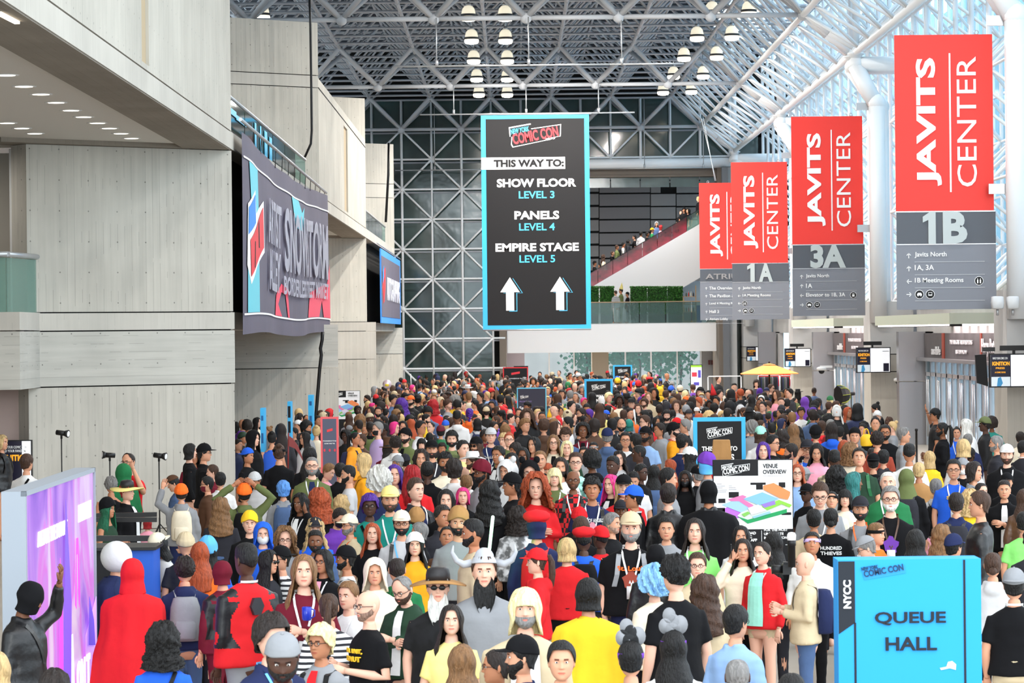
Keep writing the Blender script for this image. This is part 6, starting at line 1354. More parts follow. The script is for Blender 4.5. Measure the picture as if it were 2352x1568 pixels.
def hat_mesh(kind):
    if kind in HAT: return HAT[kind]
    d = PI/180; b = None; mats = [M_fab, M_plas]
    if kind in ('cap', 'capb'):
        b = shell(lambda p: lerp3(wrap(p), [(0, .05), (60*d, .04), (100*d, .025), (PI, .012)]), lambda p, z, v: .020+.012*max(0, (z-.05)/.06)); fl = 1 if kind == 'cap' else -1
        n_ = 14
        for q in range(n_):
            a0, a1 = (-62+124*q/n_)*d, (-62+124*(q+1)/n_)*d
            def E(a, r0, zz): return Vector((math.sin(a)*(.088 if r0 else .098)*(1 if r0 else 1.0), -fl*((.096*math.cos(a)) if r0 else (.096*math.cos(a)+.082*math.cos(a*1.15))), zz))
            for dz in (0, .006): b.quad(E(a0, 1, .052+dz), E(a1, 1, .052+dz), E(a1, 0, .036+dz+.006*math.cos(a1)), E(a0, 0, .036+dz+.006*math.cos(a0)))
            b.quad(E(a0, 0, .036+.006*math.cos(a0)), E(a1, 0, .036+.006*math.cos(a1)), E(a1, 0, .042+.006*math.cos(a1)), E(a0, 0, .042+.006*math.cos(a0)))
        b.ball((0, 0, .152), (.010, .010, .006), 8, 4)
    elif kind == 'bnie': b = shell(lambda p: lerp3(wrap(p), [(0, .045), (70*d, .02), (PI, -.02)]), lambda p, z, v: .022+.012*max(0, (z-.05)/.06)+(.006 if v > .72 else 0)+.002*math.sin(p*36))
    elif kind == 'slouch': b = shell(lambda p: lerp3(wrap(p), [(0, .045), (70*d, .02), (PI, -.03)]), lambda p, z, v: .026+.03*max(0, (z-.03)/.08)+.01*nz3(p, z, 4, 8))
    elif kind == 'beret':
        b = MB(); b.lathe((0, 0.01, .05), [(.088, 0), (.118, .018), (.134, .045), (.128, .075), (.092, .10), (.03, .112), (.008, .118)], 24); b.lathe((0, 0.01, .045), [(.092, 0), (.094, .022)], 24)
    elif kind == 'straw':
        b = MB(); n_ = 32
        b.loft([[Vector((r*math.cos(2*PI*k/n_), r*math.sin(2*PI*k/n_)*1.05, z-.02*math.cos(4*PI*k/n_)*(r/.22)**2)) for k in range(n_)] for r, z in ((.095, .04), (.22, .025), (.222, .032), (.1, .055))]); b.cur = 1
        b.lathe((0, 0, .05), [(.096, 0), (.094, .05), (.085, .09), (.06, .105), (.01, .11)], 24)
    elif kind == 'top':
        b = MB(); b.lathe((0, 0, .05), [(.088, 0), (.17, .0), (.17, .012), (.09, .014), (.085, .1), (.095, .2), (.09, .21), (.01, .21)], 26)
    elif kind == 'cowboy':
        b = MB(); n_ = 28
        b.loft([[Vector((r*math.cos(2*PI*k/n_), r*math.sin(2*PI*k/n_), z+.045*(math.cos(2*PI*k/n_)**2)*(r/.2)**2)) for k in range(n_)] for r, z in ((.095, .045), (.2, .03), (.2, .036), (.1, .055))])
        b.loft([[Vector((.095*k_*math.cos(2*PI*k/n_), .105*k_*math.sin(2*PI*k/n_), z)) for k in range(n_)] for k_, z in ((1, .05), (.95, .12), (.8, .155), (.3, .145))])
    elif kind == 'flat':
        b = shell(lambda p: .048, lambda p, z, v: .024+.006*max(0, (z-.05)/.06)); b.loft([[Vector((x*.9, y, z)) for x, y, z in ((-.085, -.06, z0), (-.06, -.125, z0-.006), (0, -.15, z0-.008), (.06, -.125, z0-.006), (.085, -.06, z0), (0, -.03, z0+.01))] for z0 in (.048, .062)])
    elif kind == 'hood': b = shell(lambda p: lerp3(wrap(p), [(0, .070), (30*d, .055), (48*d, -.02), (60*d, -.135), (90*d, -.19), (PI, -.22)]), lambda p, z, v: .030+.010*max(0, z/.11)+.014*max(0, -z/.1)+.004*nz3(p, z, 2, 9), NV=24)
    elif kind == 'scarf': b = shell(lambda p: lerp3(wrap(p), [(0, .068), (34*d, .05), (50*d, -.03), (62*d, -.13), (90*d, -.22), (PI, -.3)]), lambda p, z, v: .018+.03*max(0, (-z-.08)/.1)+.004*nz3(p, z, 2, 9), NV=24)
    elif kind == 'mask':  b = shell(lambda p: -0.117, lambda p, z, v: .008, NS=40, NV=26)      # full smooth head cover
    elif kind == 'round':                                              # oversized round mask head
        b = MB(); b.ball((0, 0, .02), (.17, .165, .165), 22, 14)
    elif kind == 'bag':
        b = MB(); b.loft([[Vector((x*s_+.004*math.sin(z*90+k), y*s_*.8, z)) for k, (x, y) in enumerate(((-.13, -.13), (0, -.14), (.13, -.13), (.14, 0), (.13, .13), (0, .14), (-.13, .13), (-.14, 0)))] for z, s_ in ((-.15, .95), (-.08, 1.0), (0, .98), (.08, .95), (.15, .9), (.16, .84))]); b.smooth = [False]*len(b.f)
    elif kind == 'helm':
        b = shell(lambda p: lerp3(wrap(p), [(0, .055), (PI, .03)]), lambda p, z, v: .02+.035*max(0, (z-.09)/.03)); b.cur = 1
        for sd in (-1, 1): b.path([Vector((sd*.09, 0, .06)), Vector((sd*.15, -.01, .05)), Vector((sd*.2, -.02, .08)), Vector((sd*.23, -.03, .14)), Vector((sd*.22, -.035, .19))], [.03, .028, .022, .014, .004], 10)
    elif kind == 'band': b = MB(); b.lathe((0, 0.004, .035), [(.088, -.018), (.096, -.018), (.098, .018), (.088, .018)], 28); [0 for _ in ()]
    elif kind == 'cone': b = MB(); b.path([Vector((0, .02, .09)), Vector((0.01, .04, .2)), Vector((.03, .05, .32)), Vector((.05, .05, .42))], [.1, .07, .035, .004], 14)
    elif kind == 'ears':
        b = MB(); b.lathe((0, 0, .10), [(.09, -.03), (.096, -.03), (.06, .03)], 20)
        for sd in (-1, 1): b.path([Vector((sd*.06, 0, .10)), Vector((sd*.075, 0, .16)), Vector((sd*.085, .0, .2))], [.032, .02, .003], 8)
    elif kind == 'horns':
        b = MB(); b.ball((0, 0, .0), (.15, .145, .16), 22, 14)
        for sd in (-1, 1): b.path([Vector((sd*.10, 0, .1)), Vector((sd*.16, 0, .15)), Vector((sd*.165, 0, .22)), Vector((sd*.14, 0, .29))], [.04, .036, .028, .004], 10)
        b.cur = 1
        for sd in (-1, 1): b.ball((sd*.06, -.125, -.05), (.035, .022, .03), 12, 8)
    elif kind == 'plush':
        b = shell(lambda p: lerp3(wrap(p), [(0, .06), (34*d, .04), (50*d, -.05), (60*d, -.12), (PI, -.15)]), lambda p, z, v: .045+.004*nz3(p, z, 2, 9), NV=24)
        for sd in (-1, 1): b.ball((sd*.09, 0, .16), (.04, .03, .045), 10, 7)
    elif kind == 'cloud':
        b = MB()
        for x, z, r in ((-.05, .17, .06), (.03, .24, .05), (.06, .16, .05), (0, .13, .06), (.0, .2, .045)): b.loft([[Vector((x+r*math.cos(2*PI*k/16), y_, z+r*math.sin(2*PI*k/16)*1.2)) for k in range(16)] for y_ in (-.02, -.01)])
    elif kind == 'headset':
        b = MB(); b.path([Vector((.088*math.cos(t), .0, .02+.115*math.sin(t))) for t in [PI*k/12 for k in range(13)]], .010, 6)
        for sd in (-1, 1): b.ball((sd*.09, 0, .0), (.02, .035, .04), 10, 7)
    HAT[kind] = b.mesh('hat', [M_fab, M_plas] if kind not in ('straw', 'helm', 'horns') else [M_fab if kind != 'helm' else M_leather, mat('hat_second_'+kind, {'straw': (34, 32, 34), 'helm': (170, 172, 178), 'horns': (20, 18, 26)}[kind], 0.5)])
    return HAT[kind]
ACC = {}
def acc_mesh(kind, slim=1.0):
    key = (kind, slim) if kind[0] in 'LBCSV' else kind
    if key in ACC: return ACC[key]
    b = MB(); b.sm = True; d = PI/180; off = Vector((0, 0, ZH)); m = [M_plas]
    def chest(x, z, e=.018):
        w_, f_, _b = interp(TORSO, z); t = max(-1, min(1, x/(w_*slim+.014))); return Vector((x, -(f_+e)*math.sqrt(max(0.0, 1-t*t)), z))+off
    def back(x, z, e=.018):
        w_, f_, b_ = interp(TORSO, z); t = max(-1, min(1, x/(w_*slim+.014))); return Vector((x, (b_+e)*math.sqrt(max(0.0, 1-t*t)), z))+off
    def ribbon(pts, hw):
        n_ = len(pts)
        for q in range(n_-1):
            a, c = pts[q], pts[q+1]; dd = (c-a).normalized(); s_ = dd.cross(Vector((0, 1, 0.2))).normalized()*hw; u = Vector((0, -.003, 0))
            b.quad(a-s_, a+s_, c+s_, c-s_); b.quad(a+s_+u, a-s_+u, c-s_+u, c+s_+u)
    if kind == 'gl' or kind == 'sg':
        for sd in (-1, 1):
            c = Vector((sd*.032, -.101, .003))
            if kind == 'gl': b.path([c+Vector((.023*math.cos(t), .004*abs(math.cos(t)), .017*math.sin(t))) for t in [2*PI*k/14 for k in range(15)]], .0024, 5)
            else: b.loft([[c+Vector((.026*k_*math.cos(t), y_, .019*k_*math.sin(t))) for t in [2*PI*k/12 for k in range(12)]] for k_, y_ in ((1, .004), (1, -.002), (.8, -.005))])
            b.path([Vector((sd*.055, -.098, .006)), Vector((sd*.08, -.05, .008)), Vector((sd*.084, .01, .006))], .0026, 5)
        b.path([Vector((-.010, -.104, .007)), Vector((.010, -.104, .007))], .003, 5)
    elif kind == 'bd' or kind == 'st':   # beard
        e = .009 if kind == 'bd' else .003
        NS = 28; NV = 12; i0 = len(b.v)
        for j in range(NV+1):
            for k in range(NS+1):
                p = (-98+196*k/NS)*d; a = abs(p)/d; zt_ = -.046 if a < 34 else lerp3(a, [(34, -.046), (60, -.04), (98, .0)]); zb_ = lerp3(a, [(0, -.122), (50, -.112), (98, -.06)])
                z = zt_+(zb_-zt_)*j/NV; q = head_pt(p, z, 0, True); w_ = math.sin(PI*min(1, (j+.3)/NV))
                mouth = math.exp(-((z+.066)/.008)**2-(q.x/.02)**2)
                o_ = (e*(1+.35*noise.noise(q*60)))*w_-.014*mouth
                r = Vector((q.x, q.y, 0)).normalized(); b.v.append(tuple(q+r*o_+Vector((0, 0, -.006 if j == NV and kind == 'bd' else 0))))
        for j in range(NV):
            for k in range(NS): b.face((i0+(j+1)*(NS+1)+k, i0+(j+1)*(NS+1)+k+1, i0+j*(NS+1)+k+1, i0+j*(NS+1)+k))
        m = [M_hair]
    elif kind == 'BB':   # long beard
        b.loft([[Vector((w_*math.cos(2*PI*k/14), -.075-f_+(-.02 if math.sin(2*PI*k/14) > 0 else .03)*math.sin(2*PI*k/14)*-1.0+.006*math.sin(k*3+z*60), z)) for k in range(14)] for z, w_, f_ in ((-.035, .05, .0), (-.06, .066, .012), (-.1, .078, .022), (-.16, .082, .03), (-.22, .07, .034), (-.28, .045, .03), (-.33, .012, .025))]); m = [M_hair]
    elif kind == 'fm':   # face mask
        NS = 16; i0 = len(b.v)
        for j in range(7):
            for k in range(NS+1):
                p = (-75+150*k/NS)*d; z = -.022-.088*j/6; q = head_pt(p, z, .004, False); q.y -= .014*math.cos(p)*math.sin(PI*j/6); b.v.append(tuple(q))
        for j in range(6):
            for k in range(NS): b.face((i0+(j+1)*(NS+1)+k, i0+(j+1)*(NS+1)+k+1, i0+j*(NS+1)+k+1, i0+j*(NS+1)+k))
    elif kind in ('L',):   # lanyard
        for sd in (-1, 1):
            pts = [Vector((sd*.066, .03, -.168))+off]+[chest(sd*x, z) for x, z in ((.078, -.20), (.072, -.25), (.055, -.32), (.035, -.40), (.012, -.47))]
            ribbon(pts, .0085)
        pts = [Vector((.075*math.sin(t), .03+.06*abs(math.cos(t)), -.165))+off for t in [PI/2*k/4 for k in range(-4, 5)]]
        for q in range(len(pts)-1): a, c = pts[q], pts[q+1]; b.quad(a, c, c+Vector((0, .004, .018)), a+Vector((0, .004, .018)))
        ribbon([chest(0, -.465), chest(0, -.50)], .006)
    elif kind == 'card':
        c = chest(0, -.545, .022); b.box(c.x-.042, c.x+.042, c.y-.004, c.y+.002, c.z-.062, c.z+.05)
    elif kind == 'BP':   # backpack
        b.loft([[Vector((x*w_, y, z))+off for x, y in ((-1, .13), (-.95, .24*k_), (-.5, .285*k_), (.5, .285*k_), (.95, .24*k_), (1, .13))] for z, w_, k_ in ((-.70, .13, .9), (-.68, .155, 1.0), (-.52, .16, 1.04), (-.36, .15, 1.0), (-.27, .12, .88), (-.255, .08, .75))])
        b.loft([[Vector((x*w_, y, z))+off for x, y in ((-1, .26), (-.8, .315*k_), (.8, .315*k_), (1, .26))] for z, w_, k_ in ((-.68, .10, .95), (-.66, .115, 1.0), (-.52, .115, 1.0), (-.49, .10, .93))])
    elif kind == 'BS':   # shoulder straps
        for sd in (-1, 1):
            pts = [back(sd*.07, -.30, .03), back(sd*.085, -.24, .025), Vector((sd*.1, .03, -.205))+off, chest(sd*.108, -.235, .02), chest(sd*.115, -.30, .022), chest(sd*.125, -.40, .022), chest(sd*.15, -.50, .02)]
            for q in range(len(pts)-1):
                a, c = pts[q], pts[q+1]; s_ = Vector((.021, 0, 0)); u = Vector((0, -.006, .006)); b.quad(a-s_+u, a+s_+u, c+s_+u, c-s_+u); b.quad(a+s_, a-s_, c-s_, c+s_)
    elif kind == 'CB':   # cross strap over chest and back
        for fn in (chest, back):
            pts = [fn(-.10+.21*t, -.22-.46*t, .022) for t in [k/8 for k in range(9)]]
            for q in range(8): a, c = pts[q], pts[q+1]; s_ = Vector((.014, 0, .010)); b.quad(a-s_, a+s_, c+s_, c-s_); b.quad(a+s_, a-s_, c-s_, c+s_)
    elif kind == 'HX':
        b.loft([[Vector((.06*math.cos(PI/3*k), y_, .075*math.sin(PI/3*k)-.34))+off for k in range(6)] for y_ in (.12, .15)]); b.smooth = [False]*len(b.f)
    elif kind in ('SF', 'SW'):
        wk = 1.0 if kind == 'SF' else 2.1   # lighter shirt front between open jacket edges
        pts = [(-.035, -.19), (.035, -.19), (.06, -.40), (.065, -.74), (-.065, -.74), (-.06, -.40)]
        for z0, z1, w0, w1 in ((-.20, -.26, .03, .040), (-.26, -.34, .040, .042), (-.34, -.44, .042, .044), (-.44, -.56, .044, .047), (-.56, -.66, .047, .05), (-.66, -.76, .05, .052)):
            for q in range(4):
                t0, t1 = -1+q*.5, -.5+q*.5; b.quad(chest(t0*w0*wk, z0, .031), chest(t0*w1*wk, z1, .031), chest(t1*w1*wk, z1, .031), chest(t1*w0*wk, z0, .031))
        m = [M_fab]
    elif kind == 'VC':   # cape
        NS = 26; NV = 14; i0 = len(b.v)
        for j in range(NV+1):
            for k in range(NS+1):
                p = (55+250*k/NS)*d; z = -.19-.95*j/NV; w_, f_, b_ = interp(TORSO, max(z, -.78)); fl = (-z-.19)*.12; fo = .018*math.sin(k*1.7)*min(1, j/5)
                s_, c_ = math.sin(p), math.cos(p); rad = (w_*slim+.075 if z < -.24 else w_*slim+.02)+fl+fo
                b.v.append(tuple(Vector((rad*s_, (-(f_+.05+fl+fo)*c_ if c_ > 0 else -(b_+.055+fl+fo)*c_), z))+off))
        for j in range(NV):
            for k in range(NS): b.face((i0+(j+1)*(NS+1)+k, i0+(j+1)*(NS+1)+k+1, i0+j*(NS+1)+k+1, i0+j*(NS+1)+k))
        m = [M_fab]
    elif kind == 'ph':   # phone
        b.box(-.036, .036, -.005, .005, -.075, .075)
    elif kind == 'cam':
        b.box(-.065, .065, -.035, .035, -.045, .045); b.tube((0, -.035, 0), (0, -.15, 0), .04, .045, n=14); b.box(-.025, .025, -.02, .02, .045, .07)
    ACC[key] = b.mesh('accessory', m); return ACC[key]
# ---- palettes and words
SK = {'1': (226, 176, 152), '2': (208, 152, 122), '3': (178, 120, 88), '4': (122, 78, 54), '5': (78, 50, 38)}
HC = {'k': ((13, 11, 11), 'black'), 'n': ((66, 43, 30), 'brown'), 'd': ((34, 24, 20), 'dark brown'), 'b': ((206, 174, 122), 'blond'), 'l': ((128, 92, 58), 'light brown'), 'r': ((168, 74, 38), 'ginger'), 'R': ((160, 24, 30), 'bright red'), 'g': ((126, 124, 122), 'grey'), 'w': ((222, 220, 214), 'white'), 'p': ((226, 50, 130), 'pink'), 'v': ((78, 38, 140), 'purple'), 'u': ((92, 150, 226), 'blue'), 't': ((46, 120, 118), 'teal'), 'e': ((22, 96, 66), 'green'), 'y': ((240, 226, 170), 'pale blond'), 'i': ((150, 204, 250), 'icy blue')}
CL = {'bk': ((13, 13, 16), 'black'), 'ch': ((42, 42, 48), 'charcoal'), 'gy': ((140, 142, 146), 'grey'), 'lg': ((192, 192, 194), 'light grey'), 'wh': ((222, 222, 222), 'white'), 'cr': ((232, 220, 196), 'cream'), 'bg': ((198, 180, 148), 'beige'), 'tn': ((166, 124, 78), 'tan'), 'bn': ((82, 56, 40), 'brown'), 'rd': ((208, 34, 40), 'red'), 'mr': ((104, 24, 40), 'maroon'), 'pk': ((240, 160, 180), 'pink'), 'hp': ((230, 50, 120), 'hot pink'), 'or': ((250, 112, 40), 'orange'), 'yl': ((244, 196, 44), 'yellow'), 'ly': ((240, 222, 138), 'pale yellow'), 'my': ((240, 160, 34), 'amber'), 'gn': ((36, 110, 66), 'green'), 'dg': ((38, 62, 46), 'dark green'), 'ol': ((98, 108, 66), 'olive'), 'lm': ((138, 224, 118), 'lime green'), 'tl': ((30, 130, 118), 'teal'), 'mt': ((158, 224, 206), 'mint'), 'bl': ((40, 96, 214), 'blue'), 'nv': ((34, 42, 78), 'navy'), 'lb': ((140, 172, 216), 'light blue'), 'sk': ((96, 176, 232), 'sky blue'), 'pu': ((112, 60, 168), 'purple'), 'lv': ((200, 176, 226), 'lavender'), 'dn': ((74, 96, 134), 'denim blue'), 'sv': ((176, 178, 184), 'silver'), 'br': ((150, 66, 50), 'brick red')}
DIRY = {'f': 0, 'b': 180, 'l': -90, 'r': 90, 'fl': -35, 'fr': 35, 'bl': -145, 'br': 145, 'L': -62, 'R': 62}
DIRW = {'f': 'facing the camera', 'b': 'seen from behind', 'l': 'in profile facing left', 'r': 'in profile facing right', 'fl': 'turned slightly left', 'fr': 'turned slightly right', 'bl': 'seen from behind, turned left', 'br': 'seen from behind, turned right', 'L': 'looking left', 'R': 'looking right'}
HW = {'sh': 'short', 'fade': 'faded short', 'buzz': 'buzzed', 'messy': 'tousled', 'rc': 'receding', 'bob': 'bobbed', 'fringe': 'fringed', 'md': 'shoulder-length', 'lg': 'long straight', 'wv': 'long wavy', 'cu': 'curly', 'big': 'big curly', 'afro': 'afro', 'cs': 'short curly', 'dr': 'braided', 'bn': 'bun-tied', 'lb': 'low-bun', 'pt': 'ponytail', 'br': 'long plaited', 'spk': 'spiky'}
GW = {'t': 'tee', 'l': 'long-sleeved top', 'h': 'hoodie', 'H': 'hoodie', 'j': 'jacket', 'J': 'leather jacket', 'v': 'sleeveless top', 'd': 'dress', 'p': 'checked shirt', 'c': 'mottled jacket', 's': 'striped top', 'S': 'open shirt'}
HTW = {'cap': 'cap', 'capb': 'backward cap', 'bnie': 'beanie', 'slouch': 'slouchy hat', 'beret': 'beret', 'straw': 'straw hat', 'top': 'top hat', 'cowboy': 'wide hat', 'flat': 'flat cap', 'hood': 'raised hood', 'scarf': 'headscarf', 'mask': 'smooth head cover', 'round': 'big round mask', 'bag': 'paper bag over the head', 'helm': 'horned helmet', 'band': 'headband', 'cone': 'pointed hat', 'ears': 'eared headband', 'horns': 'horned round mask', 'plush': 'plush hood', 'cloud': 'cut-out headpiece', 'headset': 'headset'}
def lin(c): return (*srgb(c), 1.0)
PEOPLE = []; FAR = []
class Ghost:
    def __init__(s): s.location = Vector((0, 0, 0)); s.rotation_euler = None; s.scale = None; s.name = ''
    def __setattr__(s, k, v): object.__setattr__(s, k, Vector(v) if k == 'location' else v)
def est_Y(px, py, size, ex):
    h = VY+ROLL*(VX-px); Ys = 0.228*F/size; st = H-(py-h)*Ys/F+0.118; lo, hi = (1.05, 1.5) if 'kid' in ex else (1.6, 1.92)
    return F*(H-(max(lo, min(hi, st))*ZH/1.72))/(py-h)
def person(px, py, size, dr, hair, hc, skin, top, tc, ex, lab=None, Y=None, stature=None, group='people in the crowd', zb=0.0, cat='person', sink=False):
    """px, py: centre of the head in the photo, size: head height in px"""
    h = VY+ROLL*(VX-px); rs = random.Random(int(px*7+py*13))
    if Y is None:
        st0 = 1.72
        if size:
            Ys = 0.228*F/size; st = H-(py-h)*Ys/F+0.118
            lo, hi = (1.05, 1.5) if 'kid' in ex else (1.6, 1.92)
            st0 = max(lo, min(hi, st))
        else: st0 = rs.uniform(1.62, 1.82)
        if stature: st0 = stature
        Y = F*(H-(st0*ZH/1.72))/(py-h)
        if Y > 150: Y = 150; st0 = 1.7
    else: st0 = stature or 1.72
    for e in ex:
        if e.startswith('Y:'): Y = float(e[2:]); st0 = (H-(py-h)*Y/F)*1.72/ZH
    p = P(px, py, Y); s = st0/1.72; wide = 1.0
    slim = 1.07 if ('w' in ex) else 1.2
    if 'fat' in ex: slim = 1.42
    # facing: straight at the camera means along the sight line
    base = math.atan2(-p.x, p.y)*-1.0 if False else -math.atan2(p.x, p.y)
    yaw = math.radians(DIRY[dr])+base
    hy = 0.0; hpch = 0.0
    for e in ex:
        if e == 'hl': hy = -0.6
        if e == 'hr': hy = 0.6
        if e == 'dn': hpch = -0.38          # looks down
        if e == 'up': hpch = 0.2
    # head turns live in the body mesh; the body keeps still
    pose = next((e[5:] for e in ex if e.startswith('pose:')), 'd')
    HM = Matrix.Translation((0, 0, ZH)) @ head_M(hy, -hpch)
    bm_ = body_mesh(pose, hy, -hpch, slim); parts = [(bm_, SK[skin], Matrix.Identity(4))]
    root = Ghost() if sink else link('person', bm_, color=lin(SK[skin]))
    hz = (Matrix.Translation((0, 0, ZH)) @ head_M(hy, -hpch) @ Vector((0, 0, 0)))
    rot = Matrix.Rotation(yaw, 4, 'Z'); hw_ = rot @ Vector((hz.x, hz.y, 0))*s
    root.location = (p.x-hw_.x, p.y-hw_.y, zb); root.rotation_euler = (0, 0, yaw); root.scale = (s, s, s)
    def part(name, me, col, headp=False, m=None):
        if sink: parts.append((me, col, HM if headp else Matrix.Identity(4))); return Ghost()
        if m is not None: me = me.copy(); me.materials.clear(); me.materials.append(m)
        o = link(name, me, root, color=lin(col))
        if headp: o.matrix_local = HM
        return o
    words_h = []; hatw = None
    cover = [e for e in ex if e.split(':')[0] in HTW]
    full = any(e.split(':')[0] in ('mask', 'round', 'bag', 'horns', 'hood', 'scarf', 'plush') for e in cover)
    if hair not in ('bd', '-') and not (full and hair not in ('lg', 'wv')):
        part('hair', hair_mesh(hair), HC[hc][0], True)
    elif hair == '-': pass
    for e in cover:
        k, c = (e.split(':')+['bk'])[:2]; part({'hood': 'hood', 'scarf': 'headscarf', 'band': 'headband', 'mask': 'head_cover', 'round': 'mask_head', 'horns': 'mask_head', 'bag': 'paper_bag', 'headset': 'headset', 'helm': 'helmet'}.get(k, 'hat'), hat_mesh(k), CL[c][0], True)
    g = top; gk = {'J': 'j', 'p': 'l', 'c': 'j', 's': 'l', 'S': 'j'}.get(g, g); gm = {'J': M_leather, 'p': M_plaid, 'c': M_camo, 's': M_stripe}.get(g)
    if g == 'T': gk = 't'; gm = M_camo
    if g == 'P': gk = 'l'; gm = M_camo
    nm = {'t': 'tee_shirt', 'l': 'long_sleeved_top', 'h': 'hoodie', 'H': 'hoodie', 'j': 'jacket', 'v': 'sleeveless_top', 'd': 'dress'}[gk]
    gmesh = garment_mesh(gk, pose, slim)
    if 'SP:bk' in ex:      # two-tone suit: dark sides and shoulder caps
        gmesh = gmesh.copy(); gmesh.materials.append(mat('suit_black', (16, 16, 20), 0.45, bump=0.3, bscale=9))
        for pl in gmesh.polygons:
            c_ = pl.center; ax = abs(c_.x)/slim
            if (0.95 < c_.z < 1.30 and 0.095+0.05*abs(math.sin((c_.z-.95)*9)) < ax < 0.21) or (1.24 < c_.z < 1.34 and ax > 0.15) or (1.34 <= c_.z < 1.40 and ax > 0.10 and c_.y > 0): pl.material_index = 1
    part(nm, gmesh, CL[tc][0], m=gm)
    tr_c = next((e[3:] for e in ex if e.startswith('tr:')), rs.choice(['bk', 'dn', 'ch', 'nv', 'bk', 'bg']))
    tk = 'x' if 'xs' in ex else ('s' if 'shorts' in ex else 'l')
    if Y < 48 or zb > 0 or 'tr' in ''.join(ex): part('trousers', trousers_mesh(tk), CL[tr_c][0])
    for e in ex:
        a, _, c = e.partition(':'); c = c or None
        if a == 'L': part('lanyard', acc_mesh('L', slim), CL[c or 'wh'][0]); part('badge', acc_mesh('card', slim), CL['wh'][0]) if Y < 60 else None
        elif a == 'BP': part('backpack', acc_mesh('BP', slim), CL[c or 'bk'][0], m=M_fab); part('backpack_strap', acc_mesh('BS', slim), CL[c or 'bk'][0])
        elif a == 'BS': part('backpack_strap', acc_mesh('BS', slim), CL[c or 'bk'][0])
        elif a == 'CB': part('cross_strap', acc_mesh('CB', slim), CL[c or 'bk'][0])
        elif a == 'SF': part('shirt_front', acc_mesh('SF', slim), CL[c or 'wh'][0])
        elif a == 'SW': part('shirt_front', acc_mesh('SW', slim), CL[c or 'wh'][0])
        elif a == 'HX': part('back_emblem', acc_mesh('HX'), CL[c or 'gy'][0])
        elif a == 'VC': part('cape', acc_mesh('VC', slim), CL[c or 'rd'][0])
        elif a == 'G': part('glasses', acc_mesh('gl'), (24, 22, 24), True)
        elif a == 'SG': part('sunglasses', acc_mesh('sg'), (10, 10, 12), True)
        elif a == 'B': part('beard', acc_mesh('bd'), HC[c or hc][0], True)
        elif a == 'st': part('stubble', acc_mesh('st'), tuple(int(.6*u_+.4*v_) for u_, v_ in zip(SK[skin], HC[c or hc][0])), True)
        elif a == 'BB': part('long_beard', acc_mesh('BB'), HC[c or hc][0], True)
        elif a == 'M': part('face_mask', acc_mesh('fm'), CL[c or 'bk'][0], True)
        elif a == 'tx' and not sink:
            s_, tcx = c.rsplit('/', 1); sgn = -1 if dr in ('b', 'bl', 'br') else 1
            for q, ln in enumerate(s_.split('|')):
                me, x0, x1, y0_, y1_ = text_mesh(ln, 0.03, 1.0); me = me.copy(); me.materials.clear(); me.materials.append(M_print)
                W_ = min(0.25, 0.045*len(ln)); hh = 0.042; sx_ = W_/(x1-x0); sz_ = hh/(y1_-y0_)
                Mx = (Matrix.Rotation(PI, 4, 'Z') if sgn < 0 else Matrix.Identity(4)) @ Matrix.Translation((-W_/2, -(.158 if sgn > 0 else .150), ZH-0.36-0.06*q)) @ Matrix.Rotation(PI/2, 4, 'X') @ Matrix.Diagonal((sx_, sz_, .004, 1)) @ Matrix.Translation((-x0, -y0_, 0))
                me.transform(Mx)
                for v in me.vertices: v.co.y += sgn*(abs(v.co.x)**2)*2.2
                part('print', me, CL[tcx][0])
        elif a == 'blob' and not sink:
            bb = MB(); fpoly(bb, [(0.075*math.cos(2*PI*t/14)*(1+.25*math.sin(t*2.3)), ZH-.45+.085*math.sin(2*PI*t/14)*(1+.2*math.cos(t*1.7))) for t in range(14)], -.148 if dr not in ('b', 'bl', 'br') else .142, .004); part('print', bb.mesh('print', M_print), CL[c][0])
        elif a == 'ph' and not sink:
            o = part('phone', acc_mesh('ph'), (20, 20, 24))
            el_, wr_ = POSE[pose][0 if pose != 'E' else 1]; o.location = Vector(wr_)+Vector((0, 0, ZH))+Vector((0, -.05, .1) if pose in 'pf' else (0, -.03, .09)); o.rotation_euler = (-0.5, 0, 0) if pose in 'pf' else (0, 0, PI/2)
            o.name = 'phone'
    # words
    A = []
    tcn = CL[tc][1]
    gw = {'T': 'patterned tee', 'P': 'patterned shirt'}.get(top) or GW[top]
    hatws = [CL[(e.split(':')+['bk'])[1]][1]+' '+HTW[e.split(':')[0]] for e in cover]
    hatw = hatws[0] if hatws else None
    if hair == 'bd': hw2 = 'bald head'
    else: hw2 = (HC[hc][1]+' '+HW.get(hair, '')+' hair').replace('  ', ' ') if hair != '-' else ''
    extra = []
    for e in ex:
        a, _, c = e.partition(':')
        if a == 'BP': extra.append((CL[c or 'bk'][1])+' backpack')
        elif a == 'VC': extra.append(CL[c or 'rd'][1]+' cape')
        elif a == 'BB': extra.append('long '+HC[c or hc][1]+' beard')
        elif a == 'B': extra.append('beard')
        elif a == 'G': extra.append('glasses')
        elif a == 'SG': extra.append('sunglasses')
        elif a == 'M': extra.append('face mask')
        elif a == 'L': extra.append((CL[c or 'wh'][1])+' lanyard')
    (FAR if sink else PEOPLE).append(dict(parts=parts, yaw=yaw, s=s, zb=zb, o=root, px=px, py=py, lab=lab, top=tcn+' '+gw, hat=hatw, hair=hw2, extra=extra, dir=DIRW[dr], Y=Y))
    if not sink: root['category'] = cat; root['group'] = group
    return root
